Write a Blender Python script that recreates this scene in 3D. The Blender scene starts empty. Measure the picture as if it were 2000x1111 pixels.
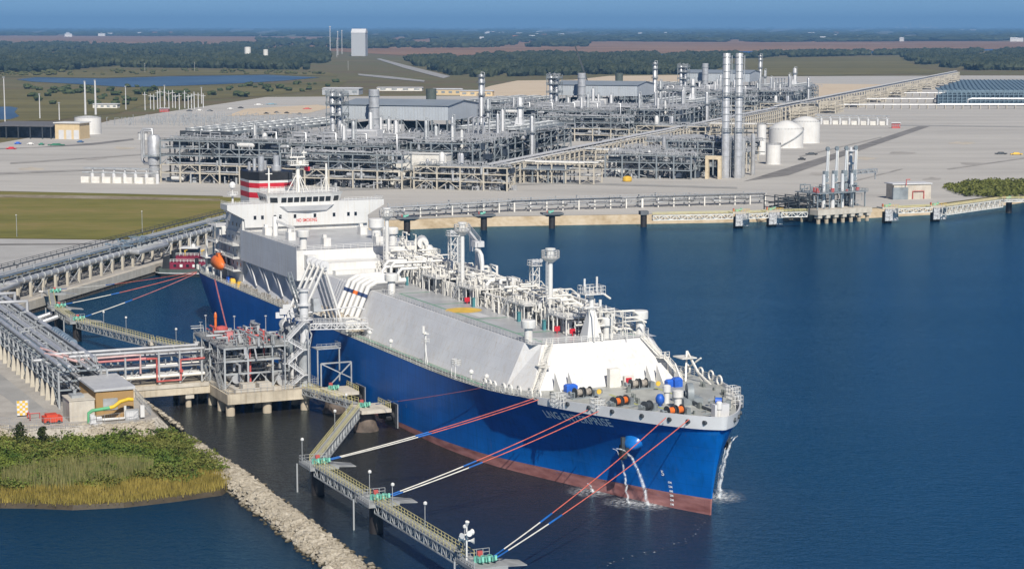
import bpy, math, random
from mathutils import Vector, Matrix
from mathutils.geometry import tessellate_polygon
random.seed(7)
R = math.radians
scene = bpy.context.scene
COL = scene.collection

# ------------------------------------------------------------------ camera, sky, sun, exposure
CAM_H = 89.2; HAZE_D = 4.9e-5
cam_d = bpy.data.cameras.new('camera'); cam = bpy.data.objects.new('camera', cam_d); COL.objects.link(cam)
cam_d.sensor_width = 36.0; cam_d.lens = 70.0; cam_d.clip_start = 1.0; cam_d.clip_end = 90000.0
PITCH = math.atan(505.5 / 3889.0)
cam.location = (0, 0, CAM_H); cam.rotation_euler = (math.pi / 2 - PITCH, 0, 0)
scene.camera = cam

SUN_EL = 40.0
SUN_AZ = (0.21, -0.978)                       # towards the sun, seen from above
world = bpy.data.worlds.new('World'); scene.world = world; world.use_nodes = True
wn = world.node_tree.nodes; wl = world.node_tree.links
sky_t = wn.new('ShaderNodeTexSky'); sky_t.sky_type = 'NISHITA'; sky_t.sun_disc = False
sky_t.sun_elevation = R(SUN_EL); sky_t.sun_rotation = math.atan2(SUN_AZ[0], SUN_AZ[1])
sky_t.altitude = 0; sky_t.air_density = 0.55; sky_t.dust_density = 0.0; sky_t.ozone_density = 6.0
bg = wn['Background']; bg.inputs[1].default_value = 0.105
tint = wn.new('ShaderNodeMix'); tint.data_type = 'RGBA'; tint.blend_type = 'MULTIPLY'; tint.inputs[0].default_value = 1.0
tint.inputs[7].default_value = (.315, .398, .508, 1)          # clear deep-blue autumn air, the same over the whole sky
wl.new(sky_t.outputs[0], tint.inputs[6]); wl.new(tint.outputs[2], bg.inputs[0])
sun_d = bpy.data.lights.new('sun', 'SUN'); sun_d.energy = 4.6; sun_d.angle = R(0.5); sun_d.color = (1.0, 0.94, 0.85)
sun = bpy.data.objects.new('sun', sun_d); COL.objects.link(sun)
ce = math.cos(R(SUN_EL)); n_ = math.hypot(*SUN_AZ)
to_sun = Vector((SUN_AZ[0] / n_ * ce, SUN_AZ[1] / n_ * ce, math.sin(R(SUN_EL))))
sun.rotation_euler = to_sun.to_track_quat('Z', 'Y').to_euler(); sun.location = (0, 0, 400)
scene.view_settings.view_transform = 'Standard'; scene.view_settings.look = 'None'
scene.view_settings.exposure = 0.3; scene.view_settings.gamma = 1.0
scene.cycles.max_bounces = 6; scene.cycles.diffuse_bounces = 3; scene.cycles.glossy_bounces = 3
scene.cycles.volume_bounces = 0

# ------------------------------------------------------------------ helpers
_c, _s, _f = math.cos(PITCH), math.sin(PITCH), 3889.0
def at(px, py, z=0.0):
    """point of the level plane z that the photograph shows at this pixel"""
    a = (px - 1000.0) / _f; b = -(py - 555.5) / _f
    d = Vector((a, _c + b * _s, -_s + b * _c)); t = (z - CAM_H) / d.z
    return Vector((0, 0, CAM_H)) + d * t
def hex_(h):
    h = h.lstrip('#'); o = []
    for i in (0, 2, 4):
        c = int(h[i:i + 2], 16) / 255.0
        o.append(c / 12.92 if c <= .04045 else ((c + .055) / 1.055) ** 2.4)
    return tuple(o)
MATS = {}
def mat(name, col, rough=.6, metal=0.0, var=.12, scale=.5, bump=0.0, bscale=None, streak=0.0, spec=.5, col2=None, alpha=None, emit=None):
    """procedural paint / concrete / steel: a colour, broken up by two noises, streaks down walls, relief"""
    if name in MATS: return MATS[name]
    m = bpy.data.materials.new(name); m.use_nodes = True; nt = m.node_tree; N = nt.nodes; L = nt.links
    p = N['Principled BSDF']; MATS[name] = m
    if isinstance(col, str): col = hex_(col)
    if isinstance(col2, str): col2 = hex_(col2)
    p.inputs['Roughness'].default_value = rough; p.inputs['Metallic'].default_value = metal
    p.inputs['Specular IOR Level'].default_value = spec
    if alpha is not None: p.inputs['Alpha'].default_value = alpha
    tc = N.new('ShaderNodeTexCoord')
    no = N.new('ShaderNodeTexNoise'); no.inputs['Scale'].default_value = scale; no.inputs['Detail'].default_value = 5; no.inputs['Roughness'].default_value = .6
    L.new(tc.outputs['Object'], no.inputs['Vector'])
    mx = N.new('ShaderNodeMix'); mx.data_type = 'RGBA'
    c2 = col2 if col2 else tuple(max(0, c * (1 - 2.2 * var)) for c in col)
    c1 = col if col2 else tuple(min(1, c * (1 + .8 * var)) for c in col)
    mx.inputs[6].default_value = (*c1, 1); mx.inputs[7].default_value = (*c2, 1)
    rp = N.new('ShaderNodeValToRGB'); rp.color_ramp.elements[0].position = .33; rp.color_ramp.elements[1].position = .72
    L.new(no.outputs[0], rp.inputs[0]); L.new(rp.outputs[0], mx.inputs[0])
    out = mx.outputs[2]
    if streak:
        mp = N.new('ShaderNodeMapping'); mp.inputs['Scale'].default_value = (1.1, 1.1, .06)
        L.new(tc.outputs['Object'], mp.inputs[0])
        n2 = N.new('ShaderNodeTexNoise'); n2.inputs['Scale'].default_value = 1.3; n2.inputs['Detail'].default_value = 4
        L.new(mp.outputs[0], n2.inputs['Vector'])
        r2 = N.new('ShaderNodeValToRGB'); r2.color_ramp.elements[0].position = .5; r2.color_ramp.elements[1].position = .75
        r2.color_ramp.elements[0].color = (1, 1, 1, 1); k = 1 - streak; r2.color_ramp.elements[1].color = (k, k * .95, k * .88, 1)
        L.new(n2.outputs[0], r2.inputs[0])
        mm = N.new('ShaderNodeMix'); mm.data_type = 'RGBA'; mm.blend_type = 'MULTIPLY'; mm.inputs[0].default_value = 1
        L.new(out, mm.inputs[6]); L.new(r2.outputs[0], mm.inputs[7]); out = mm.outputs[2]
    L.new(out, p.inputs['Base Color'])
    if bump:
        nb = N.new('ShaderNodeTexNoise'); nb.inputs['Scale'].default_value = bscale or scale * 4; nb.inputs['Detail'].default_value = 4
        L.new(tc.outputs['Object'], nb.inputs['Vector'])
        b = N.new('ShaderNodeBump'); b.inputs['Strength'].default_value = bump; b.inputs['Distance'].default_value = .3
        L.new(nb.outputs[0], b.inputs['Height']); L.new(b.outputs[0], p.inputs['Normal'])
    return m

class MB:
    """collects shapes, then links them as one mesh object"""
    def __init__(s): s.v = []; s.f = []; s.mi = []; s.k = 0
    def add(s, vs, fs):
        o = len(s.v); s.v.extend([tuple(p) for p in vs]); s.f.extend([tuple(i + o for i in q) for q in fs]); s.mi.extend([s.k] * len(fs)); return s
    def box(s, x0, y0, z0, x1, y1, z1):
        return s.add([(x0,y0,z0),(x1,y0,z0),(x1,y1,z0),(x0,y1,z0),(x0,y0,z1),(x1,y0,z1),(x1,y1,z1),(x0,y1,z1)],
                     [(0,3,2,1),(4,5,6,7),(0,1,5,4),(1,2,6,5),(2,3,7,6),(3,0,4,7)])
    def bar(s, a, b, w, h=None, up=(0,0,1)):
        a = Vector(a); b = Vector(b); d = (b - a); 
        if d.length < 1e-6: return s
        d.normalize(); u = Vector(up)
        if abs(d.dot(u)) > .98: u = Vector((1, 0, 0))
        x = d.cross(u).normalized(); y = x.cross(d).normalized(); h = w if h is None else h
        x *= w / 2; y *= h / 2
        vs = [a-x-y, a+x-y, a+x+y, a-x+y, b-x-y, b+x-y, b+x+y, b-x+y]
        return s.add(vs, [(0,1,2,3),(7,6,5,4),(0,4,5,1),(1,5,6,2),(2,6,7,3),(3,7,4,0)])
    def tube(s, a, b, r, n=8, r1=None, caps=True):
        a = Vector(a); b = Vector(b); d = (b - a)
        if d.length < 1e-6: return s
        d.normalize(); u = Vector((0, 0, 1))
        if abs(d.dot(u)) > .98: u = Vector((1, 0, 0))
        x = d.cross(u).normalized(); y = x.cross(d).normalized(); r1 = r if r1 is None else r1
        vs = []
        for i in range(n):
            t = 2 * math.pi * i / n; e = x * math.cos(t) + y * math.sin(t); vs.append(a + e * r); vs.append(b + e * r1)
        fs = [(2*i, 2*i+1, (2*i+3) % (2*n), (2*i+2) % (2*n)) for i in range(n)]
        if caps: fs.append(tuple(2*i for i in range(n))); fs.append(tuple(2*i+1 for i in reversed(range(n))))
        return s.add(vs, fs)
    def path(s, pts, r, n=8):
        pts = [Vector(p) for p in pts]; rings = []; vs = []; fs = []
        d0 = (pts[1] - pts[0]).normalized(); u = Vector((0, 0, 1))
        if abs(d0.dot(u)) > .95: u = Vector((1, 0, 0))
        x = d0.cross(u).normalized()
        for i, p in enumerate(pts):
            if i == 0: d = d0
            elif i == len(pts) - 1: d = (p - pts[i-1]).normalized()
            else:
                d = ((p - pts[i-1]).normalized() + (pts[i+1] - p).normalized())
                d = d.normalized() if d.length > 1e-5 else (p - pts[i-1]).normalized()
            x = (x - d * x.dot(d)); x = x.normalized() if x.length > 1e-5 else d.orthogonal().normalized()
            y = d.cross(x)
            for j in range(n):
                t = 2 * math.pi * j / n; vs.append(p + (x * math.cos(t) + y * math.sin(t)) * r)
        for i in range(len(pts) - 1):
            for j in range(n):
                fs.append((i*n+j, (i+1)*n+j, (i+1)*n+(j+1) % n, i*n+(j+1) % n))
        fs.append(tuple(range(n))); fs.append(tuple((len(pts)-1)*n + j for j in reversed(range(n))))
        return s.add(vs, fs)
    def lathe(s, prof, c=(0,0,0), n=16, caps=True):
        vs = []; fs = []; m = len(prof)
        for r, z in prof:
            for j in range(n):
                t = 2 * math.pi * j / n; vs.append((c[0] + r * math.cos(t), c[1] + r * math.sin(t), c[2] + z))
        for i in range(m - 1):
            for j in range(n): fs.append((i*n+j, i*n+(j+1) % n, (i+1)*n+(j+1) % n, (i+1)*n+j))
        if caps: fs.append(tuple(reversed(range(n)))); fs.append(tuple((m-1)*n + j for j in range(n)))
        return s.add(vs, fs)
    def prism(s, poly, z0, z1):
        n = len(poly); A = sum(poly[i][0]*poly[(i+1) % n][1] - poly[(i+1) % n][0]*poly[i][1] for i in range(n))
        if A < 0: poly = poly[::-1]
        vs = [(p[0], p[1], z0) for p in poly] + [(p[0], p[1], z1) for p in poly]
        tri = tessellate_polygon([[Vector((p[0], p[1], 0)) for p in poly]])
        fs = []
        for t in tri:
            a, b, c = (poly[i] for i in t)
            if (b[0]-a[0])*(c[1]-a[1]) - (c[0]-a[0])*(b[1]-a[1]) < 0: t = t[::-1]
            fs.append((t[2], t[1], t[0])); fs.append((t[0]+n, t[1]+n, t[2]+n))
        fs += [(i, (i+1) % n, (i+1) % n + n, i + n) for i in range(n)]
        return s.add(vs, fs)
    def loft(s, rings, closed=True, caps=True):
        n = len(rings[0]); vs = [p for r in rings for p in r]; fs = []
        for i in range(len(rings) - 1):
            for j in range(n if closed else n - 1):
                fs.append((i*n+j, i*n+(j+1) % n, (i+1)*n+(j+1) % n, (i+1)*n+j))
        if caps: fs.append(tuple(reversed(range(n)))); fs.append(tuple((len(rings)-1)*n + j for j in range(n)))
        return s.add(vs, fs)
    def blob(s, c, r, sq=1.0, jit=.25, rnd=random):
        """a lumpy 20-sided crown"""
        t = (1 + 5 ** .5) / 2
        vs = [(-1,t,0),(1,t,0),(-1,-t,0),(1,-t,0),(0,-1,t),(0,1,t),(0,-1,-t),(0,1,-t),(t,0,-1),(t,0,1),(-t,0,-1),(-t,0,1)]
        k = r / 1.902; o = []
        for a in vs:
            j = k * (1 + rnd.uniform(-jit, jit)); o.append((c[0] + a[0]*j, c[1] + a[1]*j, c[2] + a[2]*j*sq))
        return s.add(o, [(0,11,5),(0,5,1),(0,1,7),(0,7,10),(0,10,11),(1,5,9),(5,11,4),(11,10,2),(10,7,6),(7,1,8),(3,9,4),(3,4,2),(3,2,6),(3,6,8),(3,8,9),(4,9,5),(2,4,11),(6,2,10),(8,6,7),(9,8,1)])
    def rail(s, pts, h=1.1, step=2.0, w=.07, n=2):
        pts = [Vector(p) for p in pts]
        for a, b in zip(pts[:-1], pts[1:]):
            k = max(1, int(round((b - a).length / step)))
            for i in range(k + 1):
                p = a.lerp(b, i / k); s.bar(p, p + Vector((0, 0, h)), w)
            for j in range(n):
                z = Vector((0, 0, h * (j + 1) / n)); s.bar(a + z, b + z, w)
        return s
    def truss(s, a, b, depth, w, bay, chord=.22, web=.13, rnd=None):
        """box truss below the line a-b"""
        a = Vector(a); b = Vector(b); d = (b - a); L = d.length; d.normalize(); x = d.cross(Vector((0, 0, 1))).normalized() * (w / 2)
        dn = Vector((0, 0, -depth)); k = max(2, int(round(L / bay)))
        for sg in (-1, 1):
            o = x * sg
            s.bar(a + o, b + o, chord); s.bar(a + o + dn, b + o + dn, chord)
            for i in range(k):
                p = a.lerp(b, i / k) + o; q = a.lerp(b, (i + 1) / k) + o; s.bar(p, p + dn, web)
                if i % 2: s.bar(p + dn, q, web)
                else: s.bar(p, q + dn, web)
            s.bar(b + o, b + o + dn, web)
        for i in range(k + 1):
            p = a.lerp(b, i / k); s.bar(p - x, p + x, web); s.bar(p - x + dn, p + x + dn, web)
        return s
    def stair(s, a, b, w=1.2, rail=True):
        a = Vector(a); b = Vector(b); d = Vector((b.x - a.x, b.y - a.y, 0)); d.normalize(); x = Vector((-d.y, d.x, 0)) * (w / 2)
        s.bar(a + x, b + x, .12, .3); s.bar(a - x, b - x, .12, .3); k = max(3, int(abs(b.z - a.z) / .25))
        for i in range(k + 1):
            p = a.lerp(b, i / k); s.bar(p - x, p + x, .28, .05)
        if rail: s.rail([a + x, b + x], 1.0, 1.8, .07); s.rail([a - x, b - x], 1.0, 1.8, .07)
        return s
    def mesh(s, name, mats, smooth=False):
        me = bpy.data.meshes.new(name); me.from_pydata(s.v, [], s.f)
        for m in (mats if isinstance(mats, (list, tuple)) else [mats]): me.materials.append(m)
        if s.k: me.polygons.foreach_set('material_index', s.mi)
        if smooth: me.polygons.foreach_set('use_smooth', [True] * len(me.polygons))
        me.update(); return me
    def build(s, name, mats, parent=None, smooth=False, loc=None, rz=0.0, kind=None, label=None):
        o = bpy.data.objects.new(name, s.mesh(name, mats, smooth)); COL.objects.link(o)
        if parent is not None: o.parent = parent
        if loc is not None: o.location = loc
        if rz: o.rotation_euler = (0, 0, rz)
        if kind: o['kind'] = kind
        if label: o['label'] = label
        return o
def smooth_by_angle(o, ang=40):
    me = o.data; me.polygons.foreach_set('use_smooth', [True] * len(me.polygons)); me.set_sharp_from_angle(angle=R(ang)); return o
def tag(o, label, cat, group=None, kind=None):
    o['label'] = label; o['category'] = cat
    if group: o['group'] = group
    if kind: o['kind'] = kind
    return o
def thing(name, label, cat, loc=(0,0,0), rz=0.0, group=None):
    o = bpy.data.objects.new(name, None); COL.objects.link(o); o.location = loc; o.rotation_euler = (0, 0, rz); o.empty_display_size = 1
    return tag(o, label, cat, group)
def structure(o): o['kind'] = 'structure'; return o
def copy_tree(o, parent=None):
    c = o.copy(); COL.objects.link(c); c.parent = parent
    for ch in list(o.children): copy_tree(ch, c)
    return c
def dup(o, loc, rz=None, label=None):
    c = copy_tree(o); c.location = loc
    if rz is not None: c.rotation_euler = (0, 0, rz)
    if label: c['label'] = label
    return c
_unit = {}
def piece(name, m, parent, a, b, w, h=None, round_=0):
    """one straight member from a to b; alike members share one unit mesh"""
    key = (name, m.name, round_)
    if key not in _unit:
        q = MB()
        if round_: q.tube((0,0,0), (0,0,1), .5, round_)
        else: q.box(-.5, -.5, 0, .5, .5, 1)
        _unit[key] = q.mesh(name, m, smooth=False)
        if round_: _unit[key].polygons.foreach_set('use_smooth', [len(p.vertices) == 4 for p in _unit[key].polygons])
    o = bpy.data.objects.new(name, _unit[key]); COL.objects.link(o); o.parent = parent
    a = Vector(a); b = Vector(b); d = b - a; L = d.length; z = d / L; u = Vector((0, 0, 1))
    if abs(z.z) > .98: u = Vector((1, 0, 0))
    x = u.cross(z).normalized(); y = z.cross(x); h = w if h is None else h
    o.matrix_local = Matrix(((x.x*w, y.x*h, z.x*L, a.x), (x.y*w, y.y*h, z.y*L, a.y), (x.z*w, y.z*h, z.z*L, a.z), (0, 0, 0, 1)))
    return o
def text_mesh(txt, size):
    cu = bpy.data.curves.new('lettering', 'FONT'); cu.body = txt; cu.size = size; cu.offset = .022 * size; cu.space_character = 1.08
    o = bpy.data.objects.new('lettering', cu); COL.objects.link(o); bpy.context.view_layer.update()
    me = bpy.data.meshes.new_from_object(o.evaluated_get(bpy.context.evaluated_depsgraph_get()))
    COL.objects.unlink(o); bpy.data.objects.remove(o); return me
def lerp_table(tb, x):
    if x <= tb[0][0]: return tb[0][1]
    for (a, p), (b, q) in zip(tb[:-1], tb[1:]):
        if x <= b:
            t = (x - a) / (b - a); return p + (q - p) * t
    return tb[-1][1]
def smooth_table(tb, x):
    """Catmull-Rom through a table"""
    if x <= tb[0][0]: return tb[0][1]
    if x >= tb[-1][0]: return tb[-1][1]
    for i in range(len(tb) - 1):
        if x <= tb[i+1][0]:
            x0, y0 = tb[i]; x1, y1 = tb[i+1]
            m0 = (y1 - tb[i-1][1]) / (x1 - tb[i-1][0]) if i > 0 else (y1 - y0) / (x1 - x0)
            m1 = (tb[i+2][1] - y0) / (tb[i+2][0] - x0) if i + 2 < len(tb) else (y1 - y0) / (x1 - x0)
            h = x1 - x0; t = (x - x0) / h
            return (2*t**3 - 3*t*t + 1)*y0 + (t**3 - 2*t*t + t)*h*m0 + (-2*t**3 + 3*t*t)*y1 + (t**3 - t*t)*h*m1

# ------------------------------------------------------------------ materials
WHITE = mat('white_paint', (.68,.68,.66), .45, var=.05, scale=.15, streak=.06)
CREAM = mat('cream_white_paint', (.74,.72,.66), .5, var=.10, scale=.3)
GREYP = mat('pale_grey_paint', (.60,.605,.61), .5, var=.06, scale=.15)
DECKG = mat('grey_deck_paint', (.43,.44,.45), .35, var=.14, scale=.12)
FOREDK = mat('forecastle_deck_paint', (.40,.41,.38), .45, var=.16, scale=.2)
GREEN_L = mat('green_walkway_paint', (.16,.33,.22), .5)
GALV = mat('galvanised_steel', (.42,.44,.45), .5, .25, var=.16, scale=.4)
STEEL = mat('grey_structural_steel', (.25,.285,.305), .55, .1, var=.15, scale=.3)
STEELD = mat('dark_steel', (.055,.065,.075), .6, .1, var=.2)
DARK = mat('black_rubber', (.015,.016,.018), .7, var=.2)
PIPE = mat('silver_pipe_cladding', (.52,.53,.54), .38, .35, var=.12, scale=.3)
CONC = mat('weathered_concrete', (.50,.44,.34), .85, var=.16, scale=.25, bump=.15, streak=.28)
CONCP = mat('pale_concrete', (.52,.48,.41), .85, var=.10, scale=.3, bump=.1, streak=.12)
YEL = mat('yellow_handrail_paint', (.62,.56,.27), .5, var=.1)
REDP = mat('red_firewater_paint', (.50,.10,.09), .5, var=.15)
PINK = mat('faded_red_pipe_paint', (.58,.22,.22), .5, var=.15)
TEAL = mat('green_hook_paint', (.20,.55,.43), .5, var=.15)
ORANGE = mat('orange_paint', (.75,.17,.03), .45, var=.12)
BLUEC = mat('blue_cover', (.02,.12,.55), .5, var=.2)
RED = mat('red_paint', (.55,.02,.04), .5, var=.1)
BLACKP = mat('black_paint', (.02,.022,.026), .45, var=.2)
GLASS = mat('dark_window_glass', (.015,.022,.03), .08, var=.2)
BEIGEST = mat('beige_fireproofed_steel', (.50,.46,.38), .8, var=.12, scale=.4)
CLAD = mat('grey_cladding', (.47,.51,.545), .55, .1, var=.05, scale=.1, streak=.06)
def plated(name, col, bw=6.0, bh=2.4, rust=.18, rough=.5):
    """welded and painted ship plating: faint seams, plate to plate tone, thin rust runs"""
    m = mat(name, col, rough, var=.05, scale=.12, streak=.07); N = m.node_tree.nodes; L = m.node_tree.links; p = N['Principled BSDF']; src = p.inputs['Base Color'].links[0].from_socket
    tc = N.new('ShaderNodeTexCoord'); sx = N.new('ShaderNodeSeparateXYZ'); L.new(tc.outputs['Object'], sx.inputs[0]); ad = N.new('ShaderNodeMath'); L.new(sx.outputs[0], ad.inputs[0]); L.new(sx.outputs[1], ad.inputs[1]); cb = N.new('ShaderNodeCombineXYZ'); L.new(ad.outputs[0], cb.inputs[0]); L.new(sx.outputs[2], cb.inputs[1])
    br = N.new('ShaderNodeTexBrick'); br.inputs['Scale'].default_value = 1.0; br.inputs['Mortar Size'].default_value = .03; br.inputs['Brick Width'].default_value = bw; br.inputs['Row Height'].default_value = bh; br.inputs['Color1'].default_value = (1,1,1,1); br.inputs['Color2'].default_value = (.955,.955,.96,1); br.inputs['Mortar'].default_value = (.86,.86,.85,1); L.new(cb.outputs[0], br.inputs[0])
    mu = N.new('ShaderNodeMix'); mu.data_type = 'RGBA'; mu.blend_type = 'MULTIPLY'; mu.inputs[0].default_value = 1; L.new(src, mu.inputs[6]); L.new(br.outputs[0], mu.inputs[7])
    mp = N.new('ShaderNodeMapping'); mp.inputs['Scale'].default_value = (.9, .9, .05); L.new(tc.outputs['Object'], mp.inputs[0]); no = N.new('ShaderNodeTexNoise'); no.inputs['Scale'].default_value = 1.7; no.inputs['Detail'].default_value = 5; L.new(mp.outputs[0], no.inputs[0])
    q = N.new('ShaderNodeMapRange'); q.inputs[1].default_value = .64; q.inputs[2].default_value = .80; q.inputs[4].default_value = rust * 2.5; L.new(no.outputs[0], q.inputs[0])
    rx = N.new('ShaderNodeMix'); rx.data_type = 'RGBA'; rx.inputs[7].default_value = (.30,.17,.09,1); L.new(q.outputs[0], rx.inputs[0]); L.new(mu.outputs[2], rx.inputs[6]); L.new(rx.outputs[2], p.inputs['Base Color'])
    nb = N.new('ShaderNodeTexNoise'); nb.inputs['Scale'].default_value = .5; L.new(tc.outputs['Object'], nb.inputs[0]); bp = N.new('ShaderNodeBump'); bp.inputs['Strength'].default_value = .08; bp.inputs['Distance'].default_value = .3; L.new(nb.outputs[0], bp.inputs['Height']); L.new(bp.outputs[0], p.inputs['Normal'])
    return m
CLADR = mat('grey_roof_sheet', (.27,.31,.345), .5, .1, var=.06, scale=.05)
# ------------------------------------------------------------------ the gas carrier (local: x forward, y to port, z up from the water)
SH = 0.422; SFX, SFY = math.sin(SH), -math.cos(SH)
SHIP_O = Vector((35.9 - 280 * SFX, 359.0 - 280 * SFY, 0)); SHIP_RZ = math.atan2(SFY, SFX)
def ship_pt(s_, t_, z_):      # s from aft, t to starboard
    return SHIP_O + Vector((SFX * s_ - math.cos(SH) * t_, SFY * s_ - math.sin(SH) * t_, z_))
ship = thing('gas_carrier', 'long blue hulled gas carrier with white trunk deck moored at the jetty', 'ship', SHIP_O, SHIP_RZ)
WLT = [(-4,0.5),(4,9),(14,15.5),(30,21),(50,22.9),(70,23.0),(190,23.0),(206,22.5),(225,20.2),(240,15.9),(254,11.2),(262,8.3),(273,4.1),(279,1.3),(281.5,.15)]
DKT = [(-6,15.5),(2,19.5),(12,22.2),(26,23.0),(60,23.0),(226,23.0),(238,22.9),(250,20.4),(262,16.1),(270,12.3),(276,9.1),(281,5.8),(284.2,3.0),(286.2,.15)]
def deck_z(s_): return 15.7 + 1.8 * max(0, min(1, (s_ - 205) / 40.0)) ** 1.4
def s_ends(z):
    u = max(0, min(1, z / 17.5)); return -6 + 5 * (1 - u) ** 2, 281.5 + 4.7 * u ** 1.6
def hb(s_, z):
    """half breadth of the hull"""
    zd = deck_z(s_); u = max(0.0, min(1.0, z / zd)); a, b = s_ends(z); a0, b0 = s_ends(0); a1, b1 = s_ends(zd)
    x = s_
    if x > 250: k = (x - 250) / (b - 250); xw = 250 + k * (b0 - 250); xd = 250 + k * (b1 - 250)
    elif x < 30: k = (30 - x) / (30 - a); xw = 30 - k * (30 - a0); xd = 30 - k * (30 - a1)
    else: xw = xd = x
    w = smooth_table(WLT, xw); d = smooth_table(DKT, xd); p = 1.9 if s_ > 200 else (.55 if s_ < 60 else 1)
    return max(.12, w + (d - w) * u ** p)
HULLM = mat('blue_hull_paint', (.000,.125,.47), .42, var=.16, scale=.06, spec=.25, streak=.14)
def hull_paint():
    m = HULLM; nt = m.node_tree; N = nt.nodes; L = nt.links; p = N['Principled BSDF']; src = p.inputs['Base Color'].links[0].from_socket
    tc = N.new('ShaderNodeTexCoord'); sx = N.new('ShaderNodeSeparateXYZ'); L.new(tc.outputs['Object'], sx.inputs[0])
    # boot topping: a straight painted line that rises towards the bow
    li = N.new('ShaderNodeMath'); li.operation = 'MULTIPLY_ADD'; li.inputs[1].default_value = -.021; li.inputs[2].default_value = 3.0
    L.new(sx.outputs[0], li.inputs[0])
    ad = N.new('ShaderNodeMath'); ad.operation = 'ADD'; L.new(sx.outputs[2], ad.inputs[0]); L.new(li.outputs[0], ad.inputs[1])
    gt = N.new('ShaderNodeMath'); gt.operation = 'LESS_THAN'; gt.inputs[1].default_value = .2; L.new(ad.outputs[0], gt.inputs[0])
    # worn red with scrapes
    mp = N.new('ShaderNodeMapping'); mp.inputs['Scale'].default_value = (.12, .12, .5); L.new(tc.outputs['Object'], mp.inputs[0])
    no = N.new('ShaderNodeTexNoise'); no.inputs['Scale'].default_value = 1.5; no.inputs['Detail'].default_value = 8; L.new(mp.outputs[0], no.inputs[0])
    rp = N.new('ShaderNodeValToRGB'); e = rp.color_ramp.elements; e[0].position = .3; e[0].color = (.17,.06,.055,1); e[1].position = .7; e[1].color = (.46,.22,.20,1)
    L.new(no.outputs[0], rp.inputs[0])
    mx = N.new('ShaderNodeMix'); mx.data_type = 'RGBA'; L.new(gt.outputs[0], mx.inputs[0]); L.new(src, mx.inputs[6]); L.new(rp.outputs[0], mx.inputs[7])
    # a touched up patch of lighter blue and hull plating seams
    n3 = N.new('ShaderNodeTexNoise'); n3.inputs['Scale'].default_value = 2.2; n3.inputs['Detail'].default_value = 6; L.new(mp.outputs[0], n3.inputs[0])
    br = N.new('ShaderNodeTexBrick'); br.inputs['Scale'].default_value = 1.0; br.inputs['Mortar Size'].default_value = .035; br.inputs['Brick Width'].default_value = 11; br.inputs['Row Height'].default_value = 2.6
    br.inputs['Color1'].default_value = (1,1,1,1); br.inputs['Color2'].default_value = (.93,.93,.95,1); br.inputs['Mortar'].default_value = (.72,.72,.74,1)
    cb = N.new('ShaderNodeCombineXYZ'); L.new(sx.outputs[0], cb.inputs[0]); L.new(sx.outputs[2], cb.inputs[1]); L.new(cb.outputs[0], br.inputs[0])
    mu = N.new('ShaderNodeMix'); mu.data_type = 'RGBA'; mu.blend_type = 'MULTIPLY'; mu.inputs[0].default_value = 1; L.new(mx.outputs[2], mu.inputs[6]); L.new(br.outputs[0], mu.inputs[7])
    # pale scuffs left by tugs and fenders, thin rust runs under the scuppers
    sc = N.new('ShaderNodeMapping'); sc.inputs['Scale'].default_value = (.25, .25, 1.6); L.new(tc.outputs['Object'], sc.inputs[0]); ns = N.new('ShaderNodeTexNoise'); ns.inputs['Scale'].default_value = .8; ns.inputs['Detail'].default_value = 8; ns.inputs['Roughness'].default_value = .7; L.new(sc.outputs[0], ns.inputs[0])
    qs = N.new('ShaderNodeMapRange'); qs.inputs[1].default_value = .60; qs.inputs[2].default_value = .74; qs.inputs[4].default_value = .38; L.new(ns.outputs[0], qs.inputs[0]); ms = N.new('ShaderNodeMix'); ms.data_type = 'RGBA'; ms.inputs[7].default_value = (.05,.20,.42,1); L.new(qs.outputs[0], ms.inputs[0]); L.new(mu.outputs[2], ms.inputs[6])
    rm = N.new('ShaderNodeMapping'); rm.inputs['Scale'].default_value = (.8, .8, .04); L.new(tc.outputs['Object'], rm.inputs[0]); nr_ = N.new('ShaderNodeTexNoise'); nr_.inputs['Scale'].default_value = 1.4; nr_.inputs['Detail'].default_value = 5; L.new(rm.outputs[0], nr_.inputs[0])
    qr = N.new('ShaderNodeMapRange'); qr.inputs[1].default_value = .66; qr.inputs[2].default_value = .80; qr.inputs[4].default_value = .5; L.new(nr_.outputs[0], qr.inputs[0]); mr_ = N.new('ShaderNodeMix'); mr_.data_type = 'RGBA'; mr_.inputs[7].default_value = (.10,.075,.06,1); L.new(qr.outputs[0], mr_.inputs[0]); L.new(ms.outputs[2], mr_.inputs[6])
    L.new(mr_.outputs[2], p.inputs['Base Color'])
    bp = N.new('ShaderNodeBump'); bp.inputs['Strength'].default_value = .12; bp.inputs['Distance'].default_value = .2; L.new(n3.outputs[0], bp.inputs['Height']); L.new(bp.outputs[0], p.inputs['Normal'])
hull_paint()
def contour(z, ss=None, off=0.0):
    a, b = s_ends(z)
    if ss is None:
        ss = [0, .3, .8, 1.6, 2.8, 4.5, 7, 10, 14, 20, 28, 38, 52, 80, 120, 160, 190, 202, 210, 218, 226, 233, 240, 246, 251, 256, 260, 264, 268, 271, 274, 276.5, 278.7, 280.5, 282, 283.2, 284.2, 285, 285.6, 286]
        ss = [a + (x / 286.0) * (b - a) if (x < 60 or x > 180) else x for x in ss]
        ss = sorted(ss)
    return ss
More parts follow.
